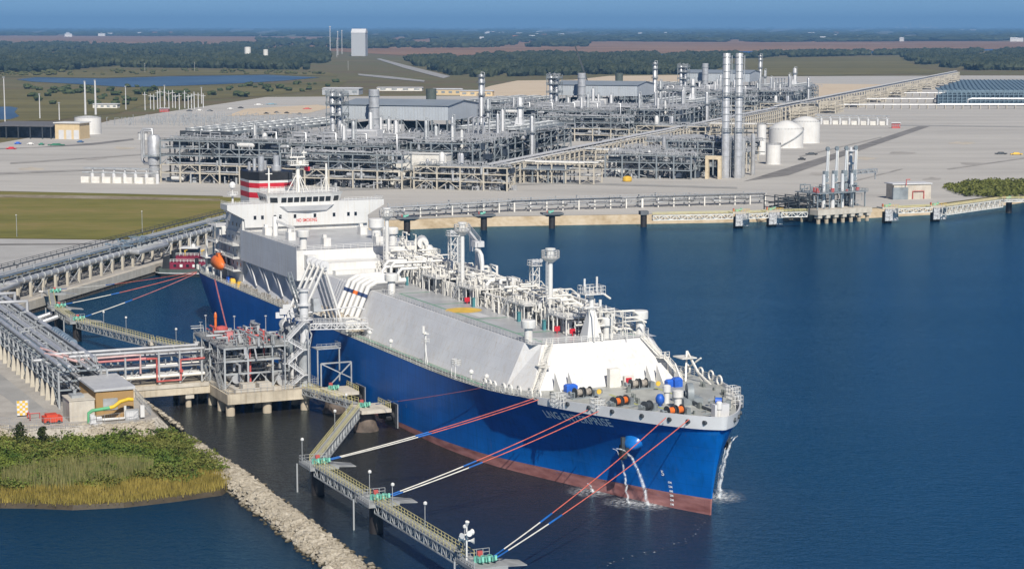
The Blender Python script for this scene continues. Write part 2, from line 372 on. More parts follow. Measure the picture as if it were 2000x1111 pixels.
def build_hull():
    m = MB(); lv = [-3, -1, 0, 1, 2.2, 3.5, 5, 6.5, 8, 9.5, 11, 12.3, 13.4, 14.4, 1.0]; rings = []
    for k, z in enumerate(lv):
        ss = contour(min(z, 17.5) if k < len(lv) - 1 else 17.5); r = []
        zz = [z if k < len(lv) - 1 else deck_z(x) for x in ss]
        if k == len(lv) - 2: zz = [14.4 + (deck_z(x) - 15.7) * .75 for x in ss]
        elif k > 2 and k < len(lv) - 2: zz = [z + (deck_z(x) - 15.7) * (z / 15.7) * .8 for x in ss]
        stb = [(x, -hb(x, max(q, 0)), q) for x, q in zip(ss, zz)]; prt = [(x, hb(x, max(q, 0)), q) for x, q in zip(ss, zz)]
        rings.append(stb + prt[::-1])
    m.loft(rings, True, False)
    o = m.build('hull', HULLM, ship); return smooth_by_angle(o, 35)
hull = build_hull()
def edge(s_, inset=0.0, side=-1, dz=0.0):
    return (s_, side * (hb(s_, deck_z(s_)) - inset), deck_z(s_) + dz)
# weather deck, painted grey-green, a hair inside the sheer strake
def build_deck():
    ss = [-5.8, 0, 6, 14, 26, 40, 80, 140, 200, 215, 226, 233, 240, 246, 251, 256, 260, 264, 268, 271, 274, 276.5, 278.7, 280.5, 282, 283.2, 284.2, 285, 285.7]
    m = MB(); vs = [edge(s_, .05, -1, .03) for s_ in ss] + [edge(s_, .05, 1, .03) for s_ in ss]; n = len(ss)
    m.add(vs, [(i, i + 1, n + i + 1, n + i) for i in range(n - 1)])
    return m.build('weather_deck', FOREDK, ship)
build_deck()
# grey bulwark round the bow, sheer rising to the stem, with mooring holes
def bw_h(s_): return .7 + 1.0 * max(0, min(1, (s_ - 250) / 30)) ** .8
bulwark_mat = GREYP
def build_bulwark():
    ss = [250, 254, 258, 262, 265, 268, 271, 273.5, 276, 278, 279.8, 281.3, 282.6, 283.7, 284.6, 285.3, 285.8, 286.1]
    P = []
    for side in (-1, 1):
        q = []
        for s_ in ss:
            b = hb(s_, deck_z(s_)); z = deck_z(s_); h = bw_h(s_); fl = .18 * h
            nx = .0 if s_ < 262 else (s_ - 262) / 24 * .9
            q.append(((s_, side * (b + .02), z - .75), (s_ + nx * fl, side * (b + fl * (1 - nx * .6)), z + h), (s_ + nx * fl - .2 * nx, side * (b + fl * (1 - nx * .6) - .25), z + h), (s_ - .1, side * max(.02, b - .22), z)))
        P.append(q)
    line = P[0] + P[1][::-1]; m = MB(); n = 4
    vs = [p for q in line for p in q]; fs = []
    for i in range(len(line) - 1):
        for j in range(3): fs.append((i*n+j, i*n+j+1, (i+1)*n+j+1, (i+1)*n+j))
    m.add(vs, fs); o = m.build('bulwark', bulwark_mat, ship); smooth_by_angle(o, 40)
    for i, s_ in enumerate([258, 263, 268, 274, 279, 282, 284.3]):
        for side in (-1, 1):
            b = hb(s_, deck_z(s_)); a = Vector((s_, side * (b + .18), deck_z(s_) + .55)); d = Vector((.25 if s_ > 270 else 0.05, side, 0)).normalized()
            t = MB(); t.tube(a - d * .35, a + d * .3, .42, 10); t.build('fairlead', STEELD, o)
build_bulwark()
# rails along both sides
for side in (-1, 1):
    m = MB(); pts = [edge(s_, .35, side, .05) for s_ in (2, 10, 20, 40, 70, 100, 126)]; m.rail(pts, 1.2, 2.4, .09, 3); m.build('railing', CREAM, ship)
    m = MB(); pts = [edge(s_, .35, side, .05) for s_ in (148, 170, 190, 205, 215, 225, 233, 240, 246, 250)]; m.rail(pts, 1.2, 1.8, .09, 3); m.build('railing', CREAM, ship)
# green edged walkway beside the trunk
for side in (-1, 1):
    m = MB(); m.add([edge(130, 1.2, side, .06), edge(226, 1.2, side, .06), edge(226, 2.3, side, .06), edge(130, 2.3, side, .06)], [(0,1,2,3)]); m.build('walkway', GREEN_L, ship)

# ---- trunk
TZ = 25.5
def trunk_ring(s_, top, base, zb, zt=TZ): return [(s_, -base, zb), (s_, -top, zt), (s_, top, zt), (s_, base, zb)]
m = MB(); zb = 15.6
m.loft([trunk_ring(46, 15, 19.5, zb), trunk_ring(218, 14.6, 19.2, zb), trunk_ring(230.5, 14.4, 18.9, zb)], True, True); m.build('trunk', plated('trunk_plating', (.66,.665,.67)), ship)
# white slanted front of the trunk with bevelled corners
m = MB()
top = [(230.6,-14.4,TZ),(234.2,-12.2,TZ),(234.8,0,TZ),(234.2,12.2,TZ),(230.6,14.4,TZ)]
bot = [(231.0,-18.9,16.4),(239.3,-16.6,16.8),(241.2,0,16.8),(239.3,16.6,16.8),(231.0,18.9,16.4)]
m.loft([bot, top], True, True); m.build('trunk_front', plated('trunk_front_plating', (.66,.66,.65), 5, 2.2, .07), ship)
# trunk top deck sheet and painted lines
m = MB(); m.box(107, -14.3, TZ + .005, 233.5, 14.3, TZ + .03); tt = m.build('trunk_deck', DECKG, ship)
for y0, y1, x0, x1 in ((-10.9, -10.3, 150, 231), (10.3, 10.9, 150, 231)):
    m = MB(); m.box(x0, y0, TZ + .031, x1, y1, TZ + .036); m.build('painted_line', GREEN_L, tt)
for x in (150, 171, 196, 218):
    m = MB(); m.box(x, -10.3, TZ + .031, x + .8, -3, TZ + .036); m.build('painted_line', GREEN_L, tt)
YELM = mat('yellow_deck_paint', (.72,.46,.06), .5)
m = MB(); m.lathe([(4.2, .031), (4.2, .037)], (182.5, -7.6, TZ), 32); m.build('landing_circle', YELM, tt)
m = MB(); m.box(187.5, -8.6, TZ + .031, 194, -5.9, TZ + .037); m.build('painted_panel', GREYP, tt)
# trunk rails
for side in (-1, 1):
    m = MB(); m.rail([(148, side*14.3, TZ), (175, side*14.3, TZ), (200, side*14.3, TZ), (230.4, side*14.1, TZ)], 1.2, 1.7, .09, 3); m.build('railing', WHITE, ship)
m = MB(); m.rail([(230.4, -14.1, TZ), (234, -12, TZ), (234.6, 0, TZ), (234, 12, TZ), (230.4, 14.1, TZ)], 1.2, 1.7, .09, 3); m.build('railing', WHITE, ship)
# stairs down the trunk front, to port and starboard
for side in (-1, 1):
    m = MB(); a = Vector((234.4, side*10.5, TZ + .2)); b = Vector((237.3, side*13.2, 22.0)); c = Vector((239.6, side*14.6, 17.4)); 
    m.box(236.2, min(side*12.4, side*14.6), 21.7, 238.6, max(side*12.4, side*14.6), 21.9)
    m.stair(a, b, 1.3); m.stair((238.4, side*13.6, 21.8), (241.2, side*17.0, 17.1), 1.3)
    m.rail([(238.6, side*12.4, 21.9), (238.6, side*14.6, 21.9)], 1.1, 1.2, .08)
    m.bar((238.3, side*14.4, 21.7), (238.3, side*14.4, 17.0), .25)
    m.build('stairway', CREAM, ship)
# fin brackets at the foot of the trunk front
for y in (-12, -9, 0, 11, 8.6, 15.2):
    m = MB(); m.add([(239.6, y-.12, 16.9), (243.3, y-.12, 16.95), (240.0, y-.12, 20.8), (239.6, y+.12, 16.9), (243.3, y+.12, 16.95), (240.0, y+.12, 20.8)], [(0,1,2),(5,4,3),(0,3,4,1),(1,4,5,2),(2,5,3,0)]); m.build('bracket', WHITE, ship)
# mushroom ventilators on the trunk corners and aft
def vent(x, y, z, k=1.0, nm='ventilator'):
    m = MB(); m.lathe([(.85*k, 0), (.85*k, 2.9*k), (1.45*k, 2.9*k), (1.5*k, 3.1*k), (1.5*k, 4.3*k), (1.3*k, 4.5*k), (.2, 4.55*k)], (x, y, z), 20); smooth_by_angle(m.build(nm, WHITE, ship), 40)
vent(229.5, -13.0, TZ); vent(231.8, 3.6, TZ, .95); vent(229.5, 12.6, TZ, 1.1); vent(150, -12.6, TZ, 1.1)
# tall vent masts with round platforms
def vent_mast(x, y, top):
    m = MB(); m.tube((x, y, TZ), (x, y, top - 2.2), .52, 14); m.tube((x, y, TZ), (x, y, TZ + 3), .85, 14, .52)
    for a in range(4): m.add([(x, y, TZ + 3.2), (x + 1.9*math.cos(a*1.57+.8), y + 1.9*math.sin(a*1.57+.8), TZ), (x, y, TZ)], [(0,1,2)])
    for k in range(int((top - TZ - 4) / .9)):
        z = TZ + 2 + k * .9; m.bar((x + .5, y - 1.05, z), (x + .5, y - .6, z), .06)
    m.bar((x + .75, y - 1.1, TZ), (x + .75, y - 1.1, top - 2), .09); m.bar((x + .2, y - 1.1, TZ), (x + .2, y - 1.1, top - 2), .09)
    o = m.build('vent_mast', WHITE, ship); smooth_by_angle(o, 40)
    m = MB(); m.lathe([(.6, -3.2), (1.9, -2.2), (2.0, -2.05), (.7, -2.0)], (x, y, top), 20, False)
    ring = [(x + 1.9*math.cos(t*math.pi/8), y + 1.9*math.sin(t*math.pi/8), top - 2.1) for t in range(17)]; m.rail(ring, 1.5, 1.5, .1, 3)
    m.lathe([(.75, -2.0), (.75, -.5), (1.1, -.45), (1.1, -.1), (.3, 0)], (x, y, top), 14); m.build('mast_platform', WHITE, o)
for x, tp in ((112, 42.6), (162.4, 43.4), (211, 42.2)): vent_mast(x, .6, tp)
# foremast
m = MB(); x = 232
m.loft([[(x-1.9,-1.9,TZ),(x+1.9,-1.9,TZ),(x+1.9,1.9,TZ),(x-1.9,1.9,TZ)],[(x-.55,-.55,TZ+6.2),(x+.55,-.55,TZ+6.2),(x+.55,.55,TZ+6.2),(x-.55,.55,TZ+6.2)]])
m.tube((x,0,TZ+6),(x,0,TZ+10),.5,10); m.box(x-1.8,-2.4,TZ+9.4,x+1.8,2.4,TZ+9.6); m.rail([(x-1.7,-2.3,TZ+9.6),(x+1.7,-2.3,TZ+9.6),(x+1.7,2.3,TZ+9.6),(x-1.7,2.3,TZ+9.6),(x-1.7,-2.3,TZ+9.6)],1.5,1.0,.1,2)
m.tube((x,-1.6,TZ+9.6),(x,-1.6,TZ+12.6),.22,8); m.tube((x,1.2,TZ+9.6),(x,1.2,TZ+12.9),.22,8); m.box(x-.7,-1.9,TZ+6.6,x+.7,1.9,TZ+6.8); m.tube((x+.6,1.7,TZ+6.8),(x+.6,1.7,TZ+8.2),.3,8)
m.build('foremast', WHITE, ship)
# light lattice towers on the pipe side
def lattice(x, y, z0, z1, w=1.6, nm='floodlight_tower'):
    m = MB(); h = w / 2
    for sx in (-h, h):
        for sy in (-h, h): m.bar((x+sx, y+sy, z0), (x+sx, y+sy, z1), .2)
    n = max(2, int((z1 - z0) / 1.8)); 
    for i in range(n):
        a = z0 + (z1 - z0) * i / n; b = z0 + (z1 - z0) * (i + 1) / n
        for (p, q) in (((-h,-h),(h,-h)), ((h,-h),(h,h)), ((h,h),(-h,h)), ((-h,h),(-h,-h))):
            m.bar((x+p[0], y+p[1], a), (x+q[0], y+q[1], b), .13); m.bar((x+p[0], y+p[1], b), (x+q[0], y+q[1], b), .13)
    m.box(x-h-.5, y-h-.5, z1, x+h+.5, y+h+.5, z1+.15); m.rail([(x-h-.4,y-h-.4,z1),(x+h+.4,y-h-.4,z1),(x+h+.4,y+h+.4,z1),(x-h-.4,y+h+.4,z1),(x-h-.4,y-h-.4,z1)],1.2,1.0,.09)
    o = m.build(nm, WHITE, ship)
    for k in (-.9, 0, .9):
        t = MB(); t.tube((x+h+.3, y+k, z1+1.3), (x+h+.8, y+k, z1+1.2), .36, 8, .45); t.build('floodlight', GREYP, o)
lattice(143, 6.2, TZ, 38.0, 1.7); lattice(190, 6.6, TZ, 35.8, 1.6)
# ---- cargo pipework along the trunk, to port of the masts
def ship_pipes():
    rnd = random.Random(4); Y0, Y1 = -1.0, 10.5
    for i, (y, z, r) in enumerate(((.2,28.2,.42),(1.6,28.0,.34),(3.2,29.0,.55),(4.9,28.3,.38),(6.3,29.3,.6),(8.0,28.1,.36),(9.4,28.9,.45),(2.3,30.6,.4),(7.0,31.0,.42))):
        pts = []; x = 108 + rnd.uniform(0, 3)
        end = 228 - rnd.uniform(0, 14)
        while x < end:
            L = rnd.uniform(14, 24); nx = min(end, x + L); pts.append((x, y, z))
            if nx < end - 6:
                up = rnd.choice((1.6, -1.0, 2.2)); w = rnd.uniform(2.4, 4)
                pts += [(nx - w, y, z), (nx - w, y, z + up), (nx, y, z + up), (nx, y, z)] if rnd.random() < .5 else [(nx, y, z)]
            else: pts.append((nx, y, z))
            x = nx
        cl = [pts[0]]
        for p in pts[1:]:
            if (Vector(p) - Vector(cl[-1])).length > .3: cl.append(p)
        m = MB(); m.path(cl, r*.72, 8); smooth_by_angle(m.build('cargo_pipe', WHITE, ship), 50)
    m = MB()
    for k in range(31):
        x = 109 + k * 3.9
        for y in (-.8, 3.9, 10.3): m.bar((x, y, TZ), (x, y, 30.2 if y > 0 else 28.6), .24)
        m.bar((x, -1, 27.4), (x, 10.6, 27.4), .24, .3)
        if k % 2: m.bar((x, 1.5, 30), (x, 10.4, 30), .24, .3)
    m.build('pipe_supports', WHITE, ship, kind='stuff')
    m = MB(); m.box(109, 11.0, 28.2, 228, 12.2, 28.3)
    m.rail([(109, 11.0, 28.3), (228, 11.0, 28.3)], 1.1, 2.2, .09, 2); m.rail([(109, 12.2, 28.3), (228, 12.2, 28.3)], 1.1, 2.2, .09, 2)
    for k in range(40): m.bar((110 + k*3, 11.6, TZ), (110 + k*3, 11.6, 28.2), .18)
    m.build('pipe_walkway', WHITE, ship)
    for j, xc in enumerate((124, 149, 172, 200, 221)):      # tank domes with their valves and platforms
        m = MB(); m.lathe([(2.5, 0), (2.5, 2.3), (2.1, 2.8), (.8, 3.1)], (xc, 1.2, TZ), 20); smooth_by_angle(m.build('tank_dome', WHITE, ship), 40)
        m = MB()
        for k in range(120):
            x = xc + rnd.uniform(-12, 12); y = rnd.uniform(-2.6, 9.5); h = rnd.uniform(1.2, 6.5); q = rnd.random()
            if q < .45: m.tube((x, y, TZ), (x, y, TZ + h), rnd.uniform(.06, .18), 6)
            elif q < .75:
                l = rnd.uniform(1.5, 5); m.path([(x, y, TZ), (x, y, TZ + h), (x + l, y, TZ + h), (x + l, y, TZ + .1)], rnd.uniform(.07, .22), 6)
            else: m.path([(x, y, TZ + h), (x, y + rnd.uniform(2, 5), TZ + h), (x, y + 5, TZ + h - 1.2)], rnd.uniform(.12, .32), 6)
        m.build('dome_piping', CREAM, ship, kind='stuff')
        m = MB(); z = TZ + 3.4; m.box(xc-4.5, -2.6, z, xc+4.5, 5.6, z+.12)
        m.rail([(xc-4.5,-2.6,z),(xc+4.5,-2.6,z),(xc+4.5,5.6,z),(xc-4.5,5.6,z),(xc-4.5,-2.6,z)], 1.1, 1.5, .09, 3)
        for a in (-4.3, 0, 4.3):
            for b in (-2.5, 5.5): m.bar((xc+a, b, TZ), (xc+a, b, z), .2)
        m.stair((xc-4.6, -2.0, z), (xc-8, -2.0, TZ + .1), 1.0); m.build('dome_platform', WHITE, ship)
        m = MB()
        for k in range(12):
            x = xc + rnd.uniform(-6, 8); y = rnd.uniform(-2.4, 3); m.tube((x-.3, y, TZ+1.6), (x+.3, y, TZ+1.6), .45, 8); m.box(x-.25, y-.25, TZ+1.9, x+.25, y+.25, TZ+2.6)
        m.build('valves', STEELD, ship, kind='stuff')
    for x in (136, 178, 203, 216):
        m = MB(); m.box(x, -3.7, TZ, x+.8, -3.1, TZ+2.0); m.box(x-.1, -3.8, TZ+2.0, x+.9, -3.0, TZ+2.1); m.build('valve_cabinet', mat('teal_cabinet', (.06,.22,.25)), ship)
    for x, y in ((173, -2.8), (226, -1.5), (221.5, -2.9)):
        m = MB(); m.box(x, y-.6, TZ+.5, x+.4, y+.6, TZ+1.5); m.bar((x+.25, y, TZ), (x+.25, y, TZ+.5), .15); m.build('fire_box', RED, ship)
    # big white loops that cross the deck amidships
    for x, z, y0, y1, r in ((128, 30.6, -6, 9.6, .42), (131.5, 29.7, -8, 9.6, .4), (135, 31.0, -7, 10, .38), (138.6, 29.9, -6.5, 9, .4), (206, 30.4, .5, 9.5, .45), (176, 31.0, 1, 9, .45)):
        m = MB(); m.path([(x, y0, TZ+1), (x, y0, z-.9), (x, y0+.9, z), (x, y1-.9, z), (x, y1, z-.9), (x, y1, TZ+.6)], r, 10); smooth_by_angle(m.build('crossover_pipe', WHITE, ship), 50)
    # two provision and hose cranes
    for x, y, L, az in ((153, 8.6, 17, 2.9), (147, -9.0, 0, 0)):
        if not L: continue
        m = MB(); m.tube((x, y, TZ), (x, y, 36.2), .7, 14); m.box(x-1.2, y-1.2, 36.2, x+1.2, y+1.2, 37.6)
        d = Vector((math.cos(az), math.sin(az), .1)); a = Vector((x, y, 37.0)); m.bar(a - d*2, a + d*L, .6, 1.0)
        m.rail([a - d*2 + Vector((0,.4,.7)), a + d*L + Vector((0,.4,.7))], 1.0, 1.5, .08); m.bar(a + d*10, (a + d*10) - Vector((0, 0, 4)), .7); smooth_by_angle(m.build('deck_crane', GREYP, ship), 30)
    m = MB(); m.path([(158, 7.6, TZ), (158, 7.6, 33), (157.6, 7.6, 34.6), (156.4, 7.6, 35.4), (154.5, 7.6, 35.6)], .5, 12); smooth_by_angle(m.build('vent_pipe', WHITE, ship), 50)
ship_pipes()
# ---- manifold: five white lines down the slope of the trunk, banded blue and orange
NAVY = mat('navy_band_paint', (.02,.045,.13))
for i in range(5):
    x = 128.5 + i * 3.4
    m = MB(); m.path([(x, -6, 27.6), (x, -13.6, 27.4), (x, -15.6, 26.4), (x, -19.4, 17.6), (x, -20.8, 17.0)], .62, 12); o = m.build('manifold_pipe', WHITE, ship); smooth_by_angle(o, 50)
    a = Vector((x, -16.3, 24.7)); d = Vector((0, -3.8, -8.8)).normalized(); m = MB(); m.tube(a, a + d * .9, .66, 12); smooth_by_angle(m.build('colour_band', ORANGE if i == 2 else NAVY, o), 50)
    m = MB(); m.tube((x, -20.8, 17.6), (x, -22.6, 17.6), .75, 12); m.tube((x, -22.4, 17.6), (x, -22.6, 17.6), 1.0, 12); m.tube((x, -21.4, 17.6), (x, -21.6, 17.6), 1.0, 12); m.build('manifold_flange', CREAM, o)
m = MB(); rnd = random.Random(9)
m.box(120, -22.6, 16.6, 148, -17, 16.75)
for k in range(70):
    x = rnd.uniform(121, 147); y = rnd.uniform(-22, -18.5); h = rnd.uniform(.8, 2.8)
    m.path([(x, y, 16.7), (x, y, 16.7 + h), (x + rnd.uniform(-2, 2), y + .2, 16.7 + h)], rnd.uniform(.08, .25), 6)
m.build('manifold_deck', mat('rusty_cream_paint', (.50,.43,.33), .7, var=.3, scale=.8), ship)
m = MB(); m.box(120, -22.9, 15.8, 120.4, -17, 18); m.box(143, -23.2, 15.8, 147, -19.5, 19.6); m.box(121, -22.9, 15.75, 143, -22.6, 17.6); m.rail([(120, -22.8, 17.6), (143, -22.8, 17.6)], 1.1, 1.4, .1, 2); m.build('manifold_coaming', CREAM, ship)
m = MB()
for i in range(9):
    x = 120.5 + i * 1.9; m.bar((x, -15.2, TZ + .6), (x, -19.0, 17.2), .12)
m.build('drip_grating', GREYP, ship)

# ---- raised machinery deck aft, overhanging to starboard on raking struts
AZ0, AZ1 = 23.2, 31.0
m = MB(); m.box(48.5, -20.0, AZ0, 100, 16, AZ1); am = m.build('machinery_block', WHITE, ship)
m = MB(); m.box(49, -20.06, AZ0 + .05, 100.1, -20.005, AZ1 + .9); m.build('side_screen', plated('screen_plating', (.63,.65,.67), 8, 2.6, .1), am)
m = MB(); m.box(49, -19.8, AZ1 + .004, 99.6, 15.6, AZ1 + .02); m.build('block_deck', DECKG, am)
m = MB(); m.rail([(50, -19.2, AZ1), (99.5, -19.2, AZ1), (99.5, 15.5, AZ1)], 1.2, 2.0, .09, 3); m.build('railing', WHITE, am)
for x in (54, 66, 78, 90):
    m = MB(); m.bar((x, -19.7, AZ0), (x + 6, -18.6, 16.2), .5, .7); m.bar((x + 3, -19.7, AZ0), (x + 7, -19.2, 17.2), .3, .4); m.build('strut', GREYP, am)
m = MB(); m.box(100, -15.5, 25.55, 108, 13, 28.4); m.box(108, -13, 25.55, 110.5, 8, 26.6); m.box(100, -18, 26.5, 103, -15.5, 30); m.build('fore_house', WHITE, am)
vent(97.2, -17.2, AZ1, 1.15); vent(96.5, 8.0, AZ1, 1.05)
m = MB(); m.lathe([(1.3,0),(1.3,2.4),(2.1,3.2),(2.1,5.4),(1.9,5.6)], (80, 9.5, AZ1), 20); smooth_by_angle(m.build('vent_tower', WHITE, am), 40)
for x, y in ((72, -14), (57, -16), (66, 9), (90, -10), (76, 12.5), (92, 4)):
    m = MB(); m.box(x, y, AZ1, x+2.6, y+2.0, AZ1+2.2); m.box(x+.3, y+.3, AZ1+2.2, x+1.4, y+1.2, AZ1+3.0); m.build('deck_locker', WHITE, am)
m = MB(); m.lathe([(.8,0),(.7,5.2),(.6,5.4)], (61, -13.5, AZ1), 14); m.bar((61, -13.5, AZ1+4.4), (69, -10.5, AZ1+2.6), .5, .7); m.bar((69, -10.5, AZ1+2.4), (69, -10.5, AZ1), .2)
m.bar((61, -13.5, AZ1+6.4), (61, -13.5, AZ1+6.8), .2); m.bar((61, -13.5, AZ1+6.6), (69, -10.5, AZ1+2.9), .08); smooth_by_angle(m.build('stores_crane', WHITE, am), 40)
m = MB(); rnd = random.Random(12)
for k in range(60):
    x = rnd.uniform(86, 108); y = rnd.uniform(9, 17); z0 = 25.5; h = rnd.uniform(2, 8); m.path([(x, y, z0), (x, y, z0+h), (x+rnd.uniform(-3,3), y, z0+h)], rnd.uniform(.1, .35), 6)
m.rail([(86, 17, 29.5), (108, 17, 29.5)], 1.1, 1.5, .1, 3); m.box(86, 9, 29.3, 108, 17, 29.45); m.build('machinery_piping', CREAM, am, kind='stuff')
m = MB(); m.bar((98, 2, 28.6), (122, 6.5, 27.8), 1.1, 1.3); m.bar((100, 4.5, 30.4), (128, 8.4, 28.6), 1.0, 1.1); m.build('vapour_duct', GREYP, am)
m = MB(); m.lathe([(1.6,0),(1.7,1.2),(1.2,1.9),(.3,2.1)], (104, 15, 29.5), 14); m.tube((100, 15, 32.2), (106, 13, 32.2), 1.5, 12); smooth_by_angle(m.build('life_raft_rack', WHITE, am), 40)

# ---- accommodation, bridge and funnel
SW = plated('superstructure_plating', (.64,.64,.62), 7, 3.2, .08)
m = MB(); m.box(31, -19, 15.7, 47.5, 19, 35.6); hs = m.build('accommodation', SW, ship)
m = MB()
for z in (19.4, 23.0, 26.8, 30.4):  m.box(30.8, -19.15, z, 47.75, 19.15, z + .22)
m.build('deck_edge', SW, hs)
# bridge deck whose wings taper out over the sides
m = MB()
sec = [(-23.6, 37.4, 38.9), (-22.8, 36.9, 38.9), (-18.6, 34.6, 38.9), (-18.4, 32.2, 38.9), (18.4, 32.2, 38.9), (18.6, 34.6, 38.9), (22.8, 36.9, 38.9), (23.6, 37.4, 38.9)]
m.loft([[(41.5, y, z0), (48.4, y, z0), (48.4, y, z1), (41.5, y, z1)] for y, z0, z1 in sec]); m.box(33, -17.8, 34.6, 41.5, 17.8, 37.7); m.build('bridge_wings', SW, hs)
m = MB(); m.rail([(41.6, -23.4, 38.9), (48.2, -23.4, 38.9), (48.2, -11.5, 38.9)], .9, 1.2, .08); m.build('railing', WHITE, hs)
m = MB(); m.rail([(41.6, 23.4, 38.9), (48.2, 23.4, 38.9), (48.2, 11.5, 38.9)], .9, 1.2, .08); m.build('railing', WHITE, hs)
m = MB()
wh = lambda z, k: [(37.5, -10.6-k, z), (45.6+k, -10.6-k, z), (47.4+k, -7.6, z), (47.4+k, 7.6, z), (45.6+k, 10.6+k, z), (37.5, 10.6+k, z)]
m.loft([wh(37.6, .1), wh(38.6, .1), wh(40.7, .7), wh(41.2, .9), wh(41.4, 1.0)]); m.build('wheelhouse', SW, hs)
def window(parent, c, w, h, nrm, tilt=0.0, fr=.12):
    c = Vector(c); n = Vector(nrm).normalized(); x = Vector((0, 0, 1)).cross(n).normalized(); y = n.cross(x)
    p = MB(); a = [c + x*sx*(w/2+fr) + y*sy*(h/2+fr) + n*.03 for sx, sy in ((-1,-1),(1,-1),(1,1),(-1,1))]; b = [q - n*.1 for q in a]
    p.loft([b, a]); o = p.build('window', GREYP, parent)
    p = MB(); a = [c + x*sx*w/2 + y*sy*h/2 + n*.06 for sx, sy in ((-1,-1),(1,-1),(1,1),(-1,1))]; b = [q - n*.1 for q in a]; p.loft([b, a]); p.build('pane', GLASS, o)
for k in range(8):
    y = -6.65 + k * 1.9; window(hs, (47.82, y, 39.65), 1.55, 1.5, (1, 0, -.27))
for side in (-1, 1):
    window(hs, (46.95, side*9.35, 39.65), 2.2, 1.55, (.86, side*.5, -.27))
    for k in range(3): window(hs, (39.4 + k*2.2, side*10.98, 39.65), 1.7, 1.5, (0, side, -.27))
for y in (-15.5, -13.3, -9.6, -8.0, -3.6, 2.4, 8.2, 12.6, 14.8): window(hs, (48.4, y, 35.0), .8, 1.1, (1, 0, 0))
for y in (-16.5, 9.5, 15.5, 17.3): window(hs, (47.5, y, 30.2), .8, 1.1, (1, 0, 0))
for x in (34, 38, 42, 45.5):
    for z in (21.4, 25, 28.8, 32.6): window(hs, (x, -19.0, z), .75, 1.05, (0, -1, 0))
# curved visor beneath the bridge windows
m = MB(); m.loft([[(47.5, -7.2, 36.2), (48.9, -5.8, 36.5), (49.6, 0, 36.6), (48.9, 5.8, 36.5), (47.5, 7.2, 36.2)], [(47.5, -9.2, 38.0), (49.4, -7.4, 38.0), (50.3, 0, 38.0), (49.4, 7.4, 38.0), (47.5, 9.2, 38.0)]]); m.build('bridge_visor', GREYP, hs)
def lettering(txt, size, place, m_, parent, nm='lettering'):
    me = text_mesh(txt, size); 
    for v in me.vertices: v.co = place(v.co.x, v.co.y)
    me.materials.clear(); me.materials.append(m_); o = bpy.data.objects.new(nm, me); COL.objects.link(o); o.parent = parent; return o
lettering('NO SMOKING', 1.5, lambda x, y: Vector((48.43, -3.2 + x * .62, 33.3 + y * .9)), mat('red_lettering', (.55,.03,.02)), hs)
# side platforms of the house
for z in (19.6, 23.2, 26.9):
    m = MB(); m.box(30, -21.5, z, 46, -19, z + .15); m.rail([(30,-21.4,z+.15),(46,-21.4,z+.15)], 1.1, 1.6, .1, 3); m.build('side_platform', WHITE, hs)
# compass deck rails, radar mast, domes
m = MB(); m.rail([(37.8,-10.8,41.4),(45.8,-10.8,41.4),(47.6,-7.6,41.4),(47.6,7.6,41.4),(45.8,10.8,41.4),(37.8,10.8,41.4),(37.8,-10.8,41.4)], 1.3, 1.3, .09, 3); m.build('railing', WHITE, hs)
m = MB(); x = 40.5; m.tube((x,0,41.3),(x,0,49),.7,12,.55)
for q in (-1, 1): m.bar((x-.3, q*3.2, 41.3), (x, q*.3, 46.6), .22); m.bar((x+3, q*.8, 41.3), (x, q*.2, 46.6), .22)
m.box(x-1.4,-2.8,49,x+1.8,2.8,49.25); m.rail([(x-1.3,-2.7,49.2),(x+1.7,-2.7,49.2),(x+1.7,2.7,49.2),(x-1.3,2.7,49.2),(x-1.3,-2.7,49.2)],1.1,.9,.1,2)
m.box(x+.5,-2.6,51.2,x+.9,2.0,51.6); m.tube((x+.7,-.3,49.2),(x+.7,-.3,51.2),.2,8); m.tube((x,-1.8,49.2),(x,-1.8,54.3),.12,6); m.tube((x,1.9,49.2),(x,1.9,53.2),.2,8); m.box(x-.3,1.2,52.4,x+.3,2.7,52.8); m.lathe([(.6,0),(.7,.5),(.4,1),(.1,1.1)],(x-.4,.9,49.2),10)
m.build('radar_mast', CREAM, hs)
m = MB(); m.tube((39,9.2,41.3),(39,9.2,49.2),.42,10,.3); m.bar((39,7.6,41.3),(39,9.1,46),.18); m.bar((41,9.2,41.3),(39,9.2,46),.18); m.build('signal_mast', CREAM, hs)
m = MB(); m.tube((40,-8.6,41.3),(40,-8.6,48.4),.3,10,.22); m.box(39.8,-9.6,46.6,40.2,-7.6,46.8); m.build('signal_mast', CREAM, hs)
m = MB(); c = (40, -19.5, 38.9); m.tube((40,-19.5,37),(40,-19.5,41.6),.3,8); m.lathe([(1.5,0),(1.5,.25)],(40,-19.5,40.9),14); m.lathe([(.3,0),(.9,.5),(1.0,1.2),(.7,1.9),(.2,2.2)],(40,-19.5,42.6),12); m.tube((40,-19.5,41),(40,-19.5,43),.15,6); m.rail([(38.8,-20.7,41.1),(41.2,-20.7,41.1),(41.2,-18.3,41.1)],.9,.8,.08); m.build('satellite_dome', WHITE, hs)
m = MB(); m.path([(40.4,1.6,48.4),(40.4,2.9,48.2)], .05, 4); m.add([(40.4,2.0,48.6),(40.4,3.8,48.4),(40.4,3.7,47.2),(40.4,2.0,47.4)],[(0,1,2,3)]); m.build('flag', RED, hs)
